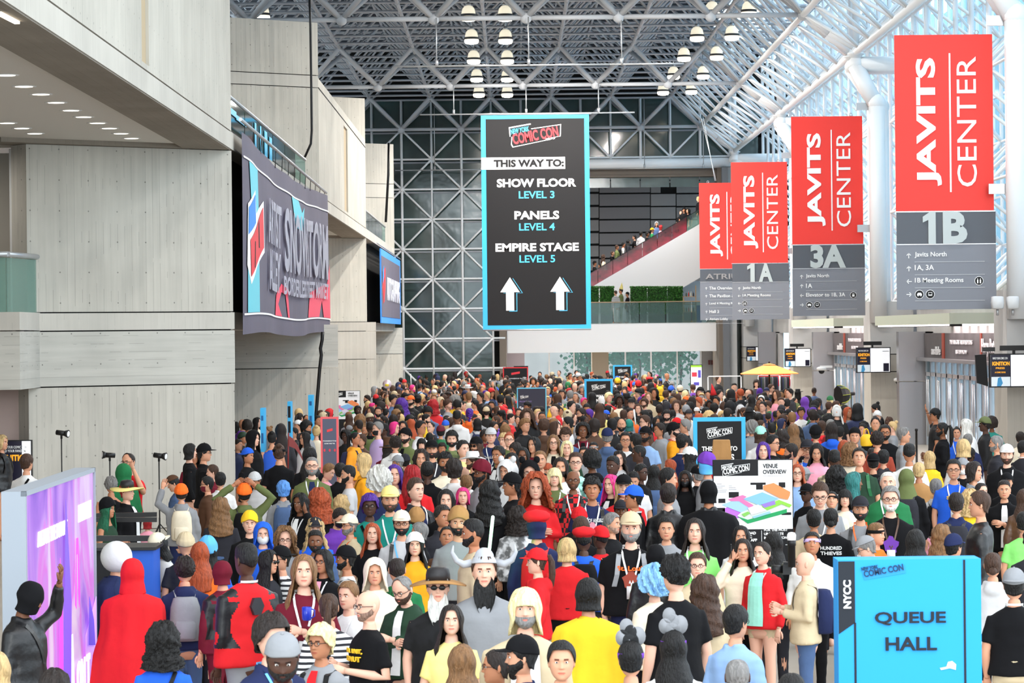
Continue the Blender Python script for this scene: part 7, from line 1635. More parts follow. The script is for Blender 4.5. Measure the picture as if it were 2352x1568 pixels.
# ================================================================== THE CROWD, row by row: x y size facing hair hair-colour skin top colour extras
CROWD = '''
@ 0 1000 4.9
20 80 170 R bob b 2 J bk BP:bk
300 310 165 br sh n 2 l wh CB:bk
1445 300 180 fl rc d 2 t rd G B pose:E
2140 180 150 r bob k 1 l bk w
2300 200 165 r sh k 2 j bk cap:bk G
1390 430 170 bl sh k 2 h gn hood:gn
1250 560 150 b cs g 3 v bk
1430 630 190 R sh R 1 j bk straw:ly SF:wh
1210 830 175 R lg e 3 v dg slouch:bk w pose:f
1950 530 150 l sh k 2 j dn flat:bn dn
2040 650 165 b sh d 2 h gy bnie:or BP:cr pose:U
1660 990 140 b bob R 1 t pk band:yl kid
1780 1220 190 L md k 3 t wh capb:cr dn pose:p ph
2090 1230 200 b bd k 2 t ch bnie:bg
2250 1330 240 b lg r 1 t or w
2340 1300 220 b md k 3 t bl slouch:sk
@ 0 1248 4.9
1310 170 260 R bd k 2 l nv round:wh VC:nv
1490 340 250 b bd k 2 l rd hood:rd VC:rd
340 580 290 R bd k 4 J bk mask:bk CB:wh pose:U dn Y:24
2080 300 230 b cs d 2 h nv BP:gy
1830 1110 300 b cu k 3 t bl CB:bk w
-40 1420 300 b lg b 1 l yl w
620 1660 260 b messy d 2 t bk
@ 400 960 4.9
430 610 150 l sh n 1 j mr
370 750 150 l sh k 2 j bn G M:mr
520 700 165 b sh k 2 j wh
790 850 190 b sh k 3 h ol bnie:or pose:h BP:bk
910 690 165 fl lb k 3 j lg bnie:lg w dn
1550 540 190 f buzz g 1 j ol G B:g SF:nv L
1180 390 165 b bn n 2 d bk band:bk w
1100 225 130 b bn k 2 v bl w
890 235 140 R lg k 1 j bk hood:bk
775 225 120 R sh k 3 j bk bnie:dg
720 305 125 R fade d 2 h nv
830 430 150 R sh k 3 t bk capb:bl
1060 150 110 L bn l 2 j gy w
1200 140 130 b lg d 2 j ch w
1470 230 130 L lg k 2 j wh G w
1490 115 130 R messy k 3 j gy B
1395 90 110 L sh n 2 j ch capb:wh
1350 170 100 L sh k 2 j bk
1600 150 120 b bn b 1 t cr w
1525 420 180 b lg k 3 d bk w
2040 230 130 R pt k 3 h my BP:nv
2110 255 110 fl messy n 2 j bn
1930 205 120 fl afro k 5 h bk G w
2290 125 140 L sh g 1 t lv M:bk
2130 500 195 l md b 1 h my BS:bk w
1740 600 165 R sh l 1 t pk dn
1870 600 165 b sh k 2 j bk
1960 640 180 l fade k 2 t lg B
1630 950 200 b big r 2 j bk w
1420 960 200 fl wv k 4 j bk SF:wh L pose:E w
1230 810 175 b messy u 2 j gy BP:dn
850 1190 180 f sh w 1 l bk slouch:yl
1000 1310 185 f bd k 1 h bl hood:bl M:wh
1250 1370 200 f cu l 1 t gy G w
1590 1390 200 f fade k 4 j dn B
1860 1110 180 fr sh d 2 j pu M:bk dn
1590 1250 175 f wv b 1 t bl cap:ch w
1970 1210 205 L sh g 2 j bg cap:cr B:g G L:or
1810 1380 150 b sh k 2 t bk bnie:lm kid
2200 990 215 f messy v 5 t tl G CB
2230 1300 190 f lg r 1 t bk w
1880 970 160 b wv b 1 t cr w
@ 800 960 4.9
440 355 130 b md d 2 j mr top:bn BP:bk
530 290 140 b cs d 2 h wh
520 115 120 R bob p 1 t bk G w
615 110 120 f md k 2 j ol
400 130 120 l fade k 5 t nv
645 205 140 fl sh d 1 j ol bnie:bk B SF:bk
815 110 130 R sh k 3 j wh G
1040 155 120 b sh k 2 h gn cap:mr
1095 90 110 b sh b 2 t lb cap:bl
825 295 130 f fringe k 1 l pk w
915 225 110 b rc k 3 t bk
1165 240 155 f messy k 1 P ol B
940 355 170 f sh d 2 t ch cap:bk B L
1055 345 140 f cs d 3 s ly kid
1090 500 175 f cs k 3 j cr B pose:f
1190 585 185 b messy d 1 h wh
820 460 185 f wv d 2 j bk w
520 640 190 f lg v 1 l wh w
600 690 155 b sh k 2 h gy capb:ch
720 650 195 b dr R 4 l rd
890 590 190 b buzz k 5 j bk
555 505 135 l sh g 3 t gy cap:gy
640 490 135 b sh k 2 t bk cap:ch
350 710 220 b spk w 2 t nv
760 810 225 fr sh n 1 j ch L SF:nv BS:bk
1100 930 215 f md k 1 t bk w
1290 880 185 f bob p 1 t bk w
1330 730 185 b buzz l 1 t ch BP:bk
1310 625 155 b bd k 1 t bk
1500 630 195 L sh k 4 h gy slouch:mr G B
1290 350 165 fr sh k 1 t ly BS:bk
1400 490 165 l sh n 2 j bk cowboy:wh B
1440 315 165 fl lg n 2 j cr cap:bk B SG
1605 205 165 f sh d 1 t nv cap:lg L fat tx:DALLAS/lg
1690 420 185 fl sh k 3 j bk SF:wh L
1840 500 180 f md k 2 t ch w
1960 430 175 f lg k 4 t bk L w
2160 470 185 f lb l 2 t bk w
2060 455 110 f bob t 2 t sk kid
2090 305 175 fl lg k 2 l mr w
2310 285 160 f lg l 1 j cr G SF:bk w
1970 245 140 f bob l 1 h lg kid
1810 245 140 f bn r 1 j ol G w
1990 85 150 fr cs l 2 h bk
1640 105 115 R sh d 2 j nv G B
1765 140 110 b cu l 1 t bk band:pu w
1790 615 190 fl bd k 2 h wh plush:wh
1840 755 225 l sh k 3 j bk cap:bk
1590 850 220 b wv k 2 j bk w
2110 790 220 f big r 1 l rd pose:f w
2040 615 190 f bob k 1 h bk plush:bk G
2010 960 190 b cu d 2 j bk capb:bk
2320 680 185 f fringe y 1 j ol L w
1400 1300 265 l fade k 3 j bg B
1240 1180 245 f sh k 2 t gy slouch:tn B
1060 1110 225 fr sh d 3 j ch
1110 1340 235 f lb k 3 j bn up w
600 1190 235 f sh k 2 t lg cap:cr G B L:sk BS:bk
800 1300 200 l sh g 2 j bk
750 1430 240 f lg k 1 l my bnie:wh w
470 920 235 f sh n 2 h tl cap:ly B L
770 1150 150 b sh n 2 j ch slouch:tn
2120 1220 250 b bd k 2 j nv mask:nv beret:rd BP:rd
1900 1130 200 b cu d 2 P lg
@ 1200 960 4.9
240 95 150 b cs n 2 h bn
370 115 130 R lg n 1 t bk L w
510 65 130 l sh k 2 t wh G
485 180 135 f cs n 1 j dn dn
680 145 165 f afro k 4 j mr SF:bk L w
810 95 140 b messy d 2 j bn
1010 85 150 b sh k 2 J bk
1115 75 140 f rc k 2 t bk B L
1200 90 110 b bob t 2 j bk slouch:tl
1375 45 140 L sh n 1 j bn G
1385 190 155 fl sh k 4 t lb cap:bk B
955 210 155 b sh g 2 h dn cap:nv
1160 255 145 f sh k 2 t wh G
1275 265 145 bl sh k 2 t ch
1100 365 140 b sh d 2 h bk
1700 140 150 r sh k 1 t my bnie:bk G B L:rd pose:p tx:WARRIOR/or
1800 275 160 br sh k 2 j nv
1540 135 130 L sh d 3 h gy
1830 95 130 l sh g 2 j bk
1310 400 185 l buzz k 5 t wh
1020 540 180 fl fade k 5 h bl
1090 460 155 f wv d 1 t lg w
780 480 190 bl afro k 4 h bk
600 500 205 f sh n 1 P mt G
430 560 185 f md d 2 t wh B
280 590 160 f fringe r 2 t bk w
690 400 120 f sh k 2 t gy G
800 345 120 f sh k 2 t bk band:gy
500 345 150 f md y 1 l dg w
460 470 140 l lg n 2 j bk w
570 700 190 f bd k 4 p rd G L BS:bk st
785 800 210 f cs k 3 t nv L blob:pk tx:CITY_OF_ANGELS/wh BS:bk
1000 750 195 fl lg p 1 j bk SF:wh w
1140 775 205 f md b 1 j rd cap:bk
1250 685 175 f sh k 2 t wh dn
1335 625 175 R fade k 5 j bk G
1480 620 170 b lg k 2 j bk BP:dn w
1640 690 200 r sh k 2 j gy
1660 545 155 l lg r 1 j mr w
1880 435 165 l lg k 2 j wh cap:wh SG w
2070 530 190 l bd k 2 l gy mask:sk slouch:pu
2240 370 200 f bd k 2 l rd bag:tn
1970 640 175 bl sh g 1 j bk cap:bk B
1830 695 180 f lg k 5 j bk M:bk w
2095 830 220 b bd k 3 J bk mask:bk VC:bk
1640 870 215 b sh d 1 J bk
1250 900 215 l sh k 3 j bk cap:bl SF:or L
1110 1045 195 f sh k 4 t bk cap:ch
640 1110 145 f sh k 3 t bk bnie:rd dn
1010 1190 225 R sh g 2 t bk st
1220 1240 265 f sh g 1 t bk cap:bg B:g tx:St._Louis/or L BS:gy fat blob:br
540 1240 165 b md l 1 t bk kid
660 1225 185 b bob n 1 t bk w
785 1245 140 f sh l 1 t gy kid
690 1380 220 b fade k 5 l bl beret:rd BP:bk fat
880 1375 195 bl fade k 5 t rd cap:rd
500 1480 200 b bob b 1 t rd
1620 1250 240 f sh k 2 h gy
1940 1275 255 f lg d 1 t lm L w
@ 1500 960 4.9
1210 190 150 b bob n 1 t wh cap:mt w
1110 115 120 b spk g 2 j gy
1240 370 180 f lg v 1 d bk w
1350 285 160 R sh k 2 t bk G
1450 220 190 b wv d 2 h or w
1340 125 120 b sh k 2 j bk ears:bk
1580 150 190 b lg l 2 j nv w
1460 395 130 R cs d 3 t gy
1550 385 160 l sh d 2 j bl B
1735 365 165 f sh k 2 t bl cap:ch G CB L pose:e
1840 365 165 f lg k 2 l pk dn w
1830 175 140 b sh k 2 t bk bnie:bk
2010 130 155 b md d 2 h bl
2100 165 125 b sh k 2 t bk BS:pu
2270 205 165 f sh k 2 J bk capb:bk
2150 335 150 b md r 1 t bn w
2210 385 155 b cu l 1 t cr w
2320 450 175 f sh k 2 t dg up BS:gn
2040 460 170 b fade k 5 c bg
2060 690 195 b cu k 2 h wh
2260 720 195 r lg t 4 j dn w
1625 620 180 f lg r 1 t lb G w
1690 650 145 l sh g 2 t bk capb:gy
1730 850 175 fl sh k 5 t bk cap:bk SG w
1880 840 225 f sh n 1 l gy G L dn
2010 925 175 f bn k 2 l cr band:bk up w
2160 905 185 f fringe k 1 l cr w
2000 1130 225 b lb k 2 t bk tx:HUNDRED|THIEVES/wh
1810 1145 190 b sh k 3 t bg
1790 1420 215 f sh k 3 j wh band:lv up
990 1335 195 f lg k 2 l wh w
1010 1490 225 f lg d 2 l cr pose:e ph w
1360 1410 220 b lg k 2 j bk w
@ 1872 960 4.9
680 65 140 f bn k 2 t bk L:or w
540 130 120 fl sh k 2 t gy
790 165 150 f sh k 3 l bk G B fat
870 100 120 l bn b 1 t gy w
1000 195 150 r sh g 2 j gy
700 250 165 b cs d 2 t br
640 405 135 b buzz d 3 t bk
655 500 165 b sh k 2 t bk capb:bk BP:bk
770 450 160 b sh k 2 c ch
1060 395 180 b fade k 3 t wh tr:dn
1290 450 150 bl md b 1 l yl w
1030 685 190 b bd k 2 j bk scarf:ol BP:ch
1430 130 175 l pt k 4 j bk B pose:p
1350 -30 130 l sh k 3 t bk cap:bk pose:u
1700 90 190 l lg w 4 l lg VC:wh
1910 75 150 l sh k 5 j bk cap:ol SF:wh
1990 60 120 b afro d 4 t tl w
2040 290 190 l lb g 2 j ch B
2160 415 195 f sh n 1 h bk cap:wh B L fat
2310 225 130 b sh d 2 l cr
1670 345 175 b bob b 1 l wh w
1720 255 135 b sh g 2 j nv
1560 600 190 f sh k 2 t bl G tx:SPAM/yl L
1660 560 150 f bob v 1 t bk slouch:gy M:wh
1790 610 190 R bob d 2 j gy L SF:bk w
1870 825 160 fr lb d 1 j bk w
2160 720 130 f sh k 2 t bk cap:bk
2130 810 195 f fade d 2 j bk SF:wh pose:f
1850 975 245 l sh n 2 J bk fat
1590 965 215 b sh d 2 j nv BP:ch
1360 785 185 b sh g 2 h lg BP:bk
820 725 215 f buzz w 1 j gn L
850 915 235 f sh g 1 t bk G B:w L:bn blob:pu
510 1025 225 f sh k 2 t gy cap:ch B L:or BS:bk
690 1310 240 R fade l 2 h or band:bk
580 1450 215 l sh g 1 t ch flat:gy G dn
1130 1390 255 b lg k 2 j gy w
1420 1330 225 b wv l 2 t lb w
1560 1450 230 br sh k 2 t bk cap:nv
1740 930 190 b cu b 1 l yl w
1210 1250 160 f md l 2 t pk w kid
2350 900 190 b lg n 2 J bn w
2350 1180 200 b sh k 2 t lm
@ 400 1248 4.9
1460 310 310 f lg l 1 l mr L pose:f w
1680 205 235 fl md k 3 j bk G SF:pk L w
1930 180 255 l sh k 3 t wh cap:bk B BS:bk
1200 200 235 L sh k 2 s wh capb:bk G BS:bk
1060 210 185 R lg k 2 t ch SG w
810 190 310 bl fade k 5 l rd L tr:gy SP:bk HX:ch fat
540 330 270 bl bd k 2 l mr mask:mr tr:mr SP:bk
2260 330 240 f bd k 2 h cr hood:cr w
1960 590 290 fl sh l 1 l wh L
1740 720 280 b pt n 2 s wh w
2180 710 320 L bd k 1 t bk G st pose:p ph Y:23.6 tx:COOL__UNIT,|DONUT/yl
1650 1120 360 fl messy y 3 j gy G SF:rd BS:bk
1220 1260 430 f buzz k 5 t rd capb:gy B BS:bk dn
1090 1060 400 fr messy d 1 j nv L:sk
@ 800 1248 4.9
610 500 390 fl rc g 1 h dg G B:n SF:wh pose:f dn Y:25.8
1010 490 320 f sh g 1 T bk straw:tn SG BB:w
1530 310 350 f sh n 1 t gy helm:sv BB:k fat
1160 860 330 f lg d 1 t ly w
1990 730 420 f fringe y 1 l bg B:g SW:wh CB:br fat
1950 1330 400 l sh k 2 j nv cap:bk B
1280 1400 340 b lg l 2 t bg w
1670 1450 300 l lb d 3 t ch G w
1340 690 220 fr sh k 2 T bk band:yl kid
550 310 250 b buzz d 2 h gn
2120 210 240 l pt n 1 h rd cap:rd w
@ 1200 1248 4.9
440 1330 400 f sh k 2 t nv
740 570 320 b bob k 2 l yl VC:yl w
1500 150 270 b bd k 2 J bk mask:bk
1480 450 290 bl spk i 1 l cr
1720 350 330 bl cs k 1 t bk
1970 250 245 f sh n 1 t bg G
2050 540 320 b wv n 2 l bg
1220 1310 350 b sh k 2 t wh band:pu cloud:gy
1700 1170 290 b lg k 2 t wh band:pu cloud:gy w
@ 1500 1248 4.9
930 890 350 br sh k 2 j lb G
1230 110 250 fl lb d 1 j rd SW:mt xs tr:bg L w
1710 230 260 l bd k 1 j bg BP:nv tr:dn pose:p
950 1500 330 b buzz g 5 t bk
1560 1700 300 b sh k 2 t hp
@ 1872 1248 4.9
2240 470 310 b sh k 2 t bk capb:gy L
2000 240 270 b lb n 2 h lg w
@ 860 850 6.918
150 325 105 l sh k 2 t wh
1480 305 120 f sh k 1 t bk cowboy:wh headset
580 490 130 fl sh k 1 j bk cap:or B
485 440 120 R sh k 3 t bg capb:bk B
300 470 130 R cs k 2 t dn
230 500 120 R bob b 1 j pk w
690 470 140 b sh k 2 j bk capb:bk
820 545 120 R buzz n 1 t ch
880 590 110 R md k 1 t rd w
1000 610 130 fl fade n 1 t bl dn
1170 550 150 R cs n 1 P gy st
1500 425 120 b sh l 2 h cr
1680 430 135 L sh d 2 j bk
1860 570 130 f sh k 3 t bk B L
1950 640 130 R lg n 1 t bg w
2065 620 120 f sh n 1 j rd bnie:rd
2000 470 130 b sh k 2 h rd BP:bk
2010 730 140 l sh k 3 j bk cowboy:bk
2150 690 130 f bd k 1 t ch
2295 680 135 f sh k 2 t gy
1660 765 130 f bn b 1 t gy w
1510 690 150 b br v 2 h or w
1310 740 160 b fade k 4 h wh
1150 785 140 R buzz d 1 l rd
850 665 150 f messy k 3 j dn dn
60 665 140 f sh k 2 j ch B
150 805 140 l sh d 3 t bk G
300 800 150 b messy d 2 h ch
620 860 140 b sh k 2 j bk bnie:bk
170 610 110 f bob R 1 t mr w
430 560 150 b big v 2 t pu
1280 500 150 b spk g 2 t yl
930 570 140 b cu R 1 j rd
@ 1180 850 6.918
640 650 145 R bd k 1 j lg G SF:wh
450 745 155 f buzz k 3 j bk G
440 650 100 b sh k 2 t bk cap:bk
215 745 160 f big n 1 t bk w
70 800 125 f pt k 2 j bk w
550 475 115 R sh g 1 t wh
700 450 140 b md n 2 t yl
895 400 135 b sh g 1 t gn BP:gy
920 580 145 R sh k 1 t wh
1160 600 150 f buzz k 3 j ch dn
1510 440 145 fr messy y 1 j rd SF:bk
1680 490 140 f afro k 5 t cr w
1790 460 130 l sh k 5 l bk cowboy:bk VC:bk
1870 535 135 f sh n 1 j bk cap:bk
2140 430 140 f md l 1 j bg w
1360 615 150 b lg n 1 t ly w
1280 710 135 f lb k 2 t bk G w
1070 700 160 L sh d 2 h lg B
870 730 140 b buzz y 1 t cr
960 770 140 R rc n 1 t bk
1850 690 150 fr fade d 2 h or
2230 370 130 f cu k 3 j bk
2160 175 110 b sh k 2 t lg beret:rd
1980 240 110 b sh k 2 t ol slouch:rd
1650 195 110 b sh k 2 t bl slouch:yl
860 240 110 f bd k 2 t bk mask:gn
580 185 110 f bd k 1 t ly B
310 185 110 f afro k 3 t bk
970 265 115 f bd k 1 t gy
1050 240 110 R sh k 1 t bk bnie:bk
740 265 120 f rc d 1 t lb
1640 385 115 b sh k 2 t bk band:bk
1980 365 115 l sh g 1 t ch bnie:bk
1250 430 130 b lg k 2 d bk scarf:bk
@ 1500 850 6.918
220 95 110 R bd k 3 t bk L
1040 145 105 R sh n 1 j bk
1290 275 110 f fade k 1 j bk SF:ly
1640 205 105 f fringe d 1 t ch w
1510 370 110 l bd k 1 t ch SG
1805 345 110 f sh n 1 t nv cap:nv
1960 395 150 fl wv n 2 v pk w
1880 290 110 R sh n 1 t bk SG
2170 370 130 L sh k 1 j ch BP:ol
2300 370 110 b md k 2 j bk cowboy:bk
1975 520 120 b sh k 3 h gn capb:tn
2130 530 130 b sh k 2 h wh
2150 680 130 b rc k 3 t bk
1660 625 130 b sh l 1 j bk
1590 745 140 b cs k 2 t cr
1830 740 140 b buzz d 3 j nv
1950 720 135 b fade k 4 j ch
1570 480 130 b lg k 2 h bk BP:wh w
1720 480 125 b sh l 1 t wh cap:wh BS:bk
1390 640 140 b bd k 2 j bl hood:lg
1220 590 150 b bd k 2 h bk plush:bk
1060 390 120 R sh d 1 j wh
1240 390 130 b bd k 2 l bk hood:bk
890 395 120 fl sh k 2 t ch
750 345 120 L sh g 1 j dg cap:bk
770 480 125 R sh g 1 j gy G
840 675 150 b bob k 2 j wh w
960 440 120 b messy k 3 j rd cone:rd
640 640 130 f sh k 5 j wh cap:bk
620 495 130 b md d 2 h wh
520 485 120 b bob k 2 t bk capb:or
470 590 130 b bd k 4 h bk
310 615 130 b sh n 1 h lb capb:nv
290 490 120 b sh n 1 t pk capb:ch
200 390 115 b sh n 2 c cr
110 330 105 b bd k 2 h yl plush:yl
430 315 105 b sh k 2 t wh slouch:cr
510 385 115 b lg y 1 t cr w
330 425 115 b sh n 1 h dg
190 530 120 b fade k 2 t bk
210 735 145 f buzz k 2 t bk G B L
570 710 145 f sh k 2 t wh flat:ch st
@ 1680 720 6.533
2170 1420 185 l bn k 2 t bk BP:ch pose:p dn
1580 1460 160 f lg w 1 d bk mask:wh w
1100 1330 150 b bd k 2 l pu scarf:pu VC:pu
1240 1160 100 b buzz d 4 l dn
1890 1450 170 b bd k 3 j nv hood:bk
1480 1310 120 b sh y 2 t ch capb:gn
1230 1460 140 l fade k 4 t bk B
'''
rows = []; ox = oy = 0; sc = 1
for row in CROWD.strip().splitlines():
    t = row.split()
    if t[0] == '@': ox, oy, sc = float(t[1]), float(t[2]), float(t[3]); continue
    px, py, sz = ox+float(t[0])/sc, oy+float(t[1])/sc, float(t[2])/sc; ex = [e.replace('_', ' ') for e in t[9:]]
    rows.append((est_Y(px, py, sz, ex), px, py, sz, t[3:9], ex))
rows.sort(key=lambda r: r[0]); N_DATA = 258
for k, (yy, px, py, sz, (dr, hair, hc, skin, top, tc), ex) in enumerate(rows):
    person(px, py, sz, dr, hair, hc, skin, top, tc, ex, sink=k >= N_DATA)
# push apart those that stand inside one another (the farther one steps back a little along its own sight line)
ppl = sorted(PEOPLE+FAR, key=lambda d: d['Y'])
for it in range(3):
    for i, a in enumerate(ppl):
        for b_ in ppl[i+1:]:
            pa, pb = a['o'].location, b_['o'].location
            if pb.y-pa.y > 0.6: continue
            dx, dy_ = pb.x-pa.x, pb.y-pa.y
            if dx*dx+dy_*dy_ < 0.36**2:
                st = (0.38**2-dx*dx)**0.5 if abs(dx) < 0.38 else 0
                k = (pa.y+st)/pb.y
                if k > 1: pb.x *= k; pb.y *= k; b_['Y'] *= k
    ppl.sort(key=lambda d: d['o'].location.y)
# ---- more people of the same crowd between them, on the floor still free
fr = random.Random(21); ALLP = PEOPLE+FAR
def in_hall(x, y):
    if x > 11.3: return False
    if y < 56.0: return x > -8.2
    if y < 60.5: return x > -8.9+3.4*(y-56.0)/4.5 if False else x > -5.0
    if y < 84: return x > -5.6+(-1.3 if y < 80 else 0)
    return x > -4.9
boards = [(o.location.x, o.location.y) for o in COL.objects if o.parent is None and o.get('category') in ('sign', 'display')]
def free(x, y, r=0.62):
    for d_ in ALLP:
        l = d_['o'].location
        if abs(l.x-x) < r and abs(l.y-y) < r*1.3: return False
    for bx, by in boards:
        if abs(bx-x) < 0.9 and -3.5 < y-by < 0.8: return False
        if abs(bx-x) < 0.75 and by-y > 0 and by-y < 14 and by < 60: return False
    return True
tops = ['t', 't', 'h', 'j', 'j', 'l', 'P', 't', 'h']; cols = ['bk']*9+['ch']*4+['nv']*3+['gy']*3+['wh']*3+['lg']*2+['rd', 'rd', 'mr', 'ol', 'dg', 'bl', 'dn', 'lb', 'bg', 'cr', 'yl', 'or', 'pk', 'tl', 'pu', 'bn', 'tn', 'gn']
hairs = ['sh']*6+['fade']*2+['messy']*3+['md', 'lg', 'lg', 'wv', 'bob', 'cs', 'bn', 'lb', 'pt', 'cu', 'rc', 'bd', 'afro', 'fringe']
hcs = ['k']*20+['d']*12+['n']*9+['l']*4+['b']*4+['g']*3+['r', 'r', 'R', 'v', 'p']; skins = ['1', '1', '2', '2', '2', '3', '3', '4', '5']
def rand_look(rr):
    ex = []; hair = rr.choice(hairs)
    if rr.random() < 0.14: ex.append(rr.choice(['cap', 'capb', 'bnie', 'cap', 'slouch', 'hood'])+':'+rr.choice(['bk', 'bk', 'bk', 'nv', 'ch', 'rd', 'gy', 'wh', 'bg', 'bl']))
    if rr.random() < 0.15: ex.append('G')
    if rr.random() < 0.2 and hair in ('sh', 'fade', 'rc', 'bd', 'messy'): ex.append('B' if hair != 'bd' else 'st')
    if rr.random() < 0.25: ex.append('L')
    if rr.random() < 0.22: ex.append('BP:'+rr.choice(['bk', 'bk', 'nv', 'gy', 'ol', 'dn']))
    if hair in ('md', 'lg', 'wv', 'bob', 'bn', 'lb', 'pt', 'fringe'): ex.append('w')
    return rr.choice(['f', 'f', 'b', 'b', 'fl', 'fr', 'l', 'r', 'L', 'R', 'bl', 'br']), hair, rr.choice(hcs), rr.choice(skins), rr.choice(tops), rr.choice(cols), ex
cand = []
y = 22.0
while y < 72:
    xw = 0.17*y+0.3; x = -xw+fr.uniform(0, .8)
    while x < xw:
        cand.append((x+fr.uniform(-.3, .3), y+fr.uniform(-.4, .4))); x += 1.15+0.0*y
    y += 1.7+0.02*y
n_fill = 0
for (x, y) in cand:
    if not in_hall(x, y) or not free(x, y, 0.8): continue
    if x > 9.6 and 45 < y: continue
    st = fr.uniform(1.56, 1.74); zh = st*ZH/1.72
    d_ = RW.transposed() @ Vector((x, y, zh-H)); px = 1176+F*d_.x/-d_.z; py = 784-F*d_.y/-d_.z
    lim = 1130+(0 if px > 560 else 200)
    sz_ = 0.24*F/y*st/1.72
    if py > 1560 or any(q['Y'] > y+0.2 and abs(q['px']-px) < 1.15*sz_ and q['py'] > py-0.7*sz_ for q in PEOPLE+FAR): continue
    if (px < 430 and py > 1040) or y < 28: continue
    dr, hair, hc, skin, top, tc, ex = rand_look(fr)
    person(px, py, None, dr, hair, hc, skin, top, tc, ex, stature=st, Y=y, sink=n_fill >= 26); n_fill += 1; ALLP.append((PEOPLE if n_fill <= 26 else FAR)[-1])
# ---- the far crowd: everyone past the 300 that show largest, one object
import numpy as np
rr = random.Random(33); pos = []; y = 70.0
while y < 151:
    x = -7.0
    while x < 11.2:
        X, Yy = x+rr.uniform(-.22, .22), y+rr.uniform(-.3, .3)
        ok = in_hall(X, Yy) and abs(X) < 0.172*Yy and free(X, Yy, 0.42) and rr.random() < (0.55 if Yy < 95 else 0.72)
        if (X > 6.6 and Yy > 104) or (X > 8.8 and Yy > 62): ok = False
        if ok: pos.append((X, Yy))
        x += 0.68
    y += 0.95+(y-70)*0.013
RWT = RW.transposed()
for (X, Yy) in pos:
    st = rr.uniform(1.56, 1.84); d_ = RWT @ Vector((X, Yy, st*ZH/1.72-H)); dr, hair, hc, skin, top, tc, ex = rand_look(rr)
    person(1176+F*d_.x/-d_.z, 784-F*d_.y/-d_.z, None, dr, hair, hc, skin, top, tc, [e for e in ex if e not in ('G', 'L')], stature=st, Y=Yy, sink=True)
LOD = {}
FACT = {'lip': (0.8, 0.42, 0.42), 'brow': (0.22, 0.15, 0.13), 'eyelid': (0.62, 0.5, 0.48)}
def lod(me, ratio):
    key = (me.name, ratio)
    if key in LOD: return LOD[key]
    o = bpy.data.objects.new('tmp', me); COL.objects.link(o); md = o.modifiers.new('d', 'DECIMATE'); md.ratio = ratio if len(me.polygons) > 150 else 1.0
    m2 = bpy.data.meshes.new_from_object(o.evaluated_get(bpy.context.evaluated_depsgraph_get())); bpy.data.objects.remove(o); m2.calc_loop_triangles()
    v = np.empty(len(m2.vertices)*3, np.float32); m2.vertices.foreach_get('co', v); n = len(m2.loop_triangles)
    t = np.empty(n*3, np.int32); m2.loop_triangles.foreach_get('vertices', t); mi = np.empty(n, np.int32); m2.loop_triangles.foreach_get('material_index', mi)
    fac = np.ones((n, 3), np.float32); ab = np.zeros((n, 1), np.float32); cst = np.zeros((n, 3), np.float32)
    for i, m in enumerate(m2.materials):
        sel = mi == i
        if m is None: continue
        if m.name in FACT: fac[sel] = FACT[m.name]
        elif m.name in ('eye_white', 'iris') or m.name.startswith('hat_second'): ab[sel] = 1; cst[sel] = m.diffuse_color[:3]
    LOD[key] = (v.reshape(-1, 3), t.reshape(-1, 3), fac, ab, cst); bpy.data.meshes.remove(m2); return LOD[key]
VV = []; TT = []; CC = []; base = 0
for d in FAR:
    ratio = 0.22 if d['Y'] < 82 else (0.10 if d['Y'] < 105 else 0.045)
    W = Matrix.Translation(d['o'].location) @ Matrix.Rotation(d['yaw'], 4, 'Z') @ Matrix.Scale(d['s'], 4)
    for me, col, M in d['parts']:
        v, t, fac, ab, cst = lod(me, ratio); A = np.array(W @ M)
        VV.append(v @ A[:3, :3].T+A[:3, 3]); TT.append(t+base); base += len(v); CC.append(np.array(srgb(col), np.float32)*fac*(1-ab)+cst*ab)
VV = np.concatenate(VV).astype(np.float32); TT = np.concatenate(TT).astype(np.int32); CC = np.concatenate(CC)
me = bpy.data.meshes.new('distant_crowd'); me.vertices.add(len(VV)); me.vertices.foreach_set('co', VV.ravel()); me.loops.add(TT.size); me.loops.foreach_set('vertex_index', TT.ravel())
me.polygons.add(len(TT)); me.polygons.foreach_set('loop_start', np.arange(0, TT.size, 3, dtype=np.int32)); me.polygons.foreach_set('loop_total', np.full(len(TT), 3, np.int32)); me.update(calc_edges=True)
me.polygons.foreach_set('use_smooth', np.ones(len(TT), bool))
ca = me.color_attributes.new(name='tone', type='FLOAT_COLOR', domain='CORNER')
ca.data.foreach_set('color', np.repeat(np.concatenate([CC, np.ones((len(CC), 1))], 1), 3, axis=0).astype(np.float32).ravel())
m = bpy.data.materials.new('crowd_cloth'); m.use_nodes = True; n = m.node_tree.nodes; a = n.new('ShaderNodeVertexColor'); a.layer_name = 'tone'
m.node_tree.links.new(a.outputs[0], n['Principled BSDF'].inputs['Base Color']); n['Principled BSDF'].inputs['Roughness'].default_value = 0.8; me.materials.append(m)
link('distant_crowd', me, None, 'dense far crowd filling the back of the hall beneath the tall banner', 'crowd', kind='stuff')
n_far = len(FAR); print('far tris', len(TT))
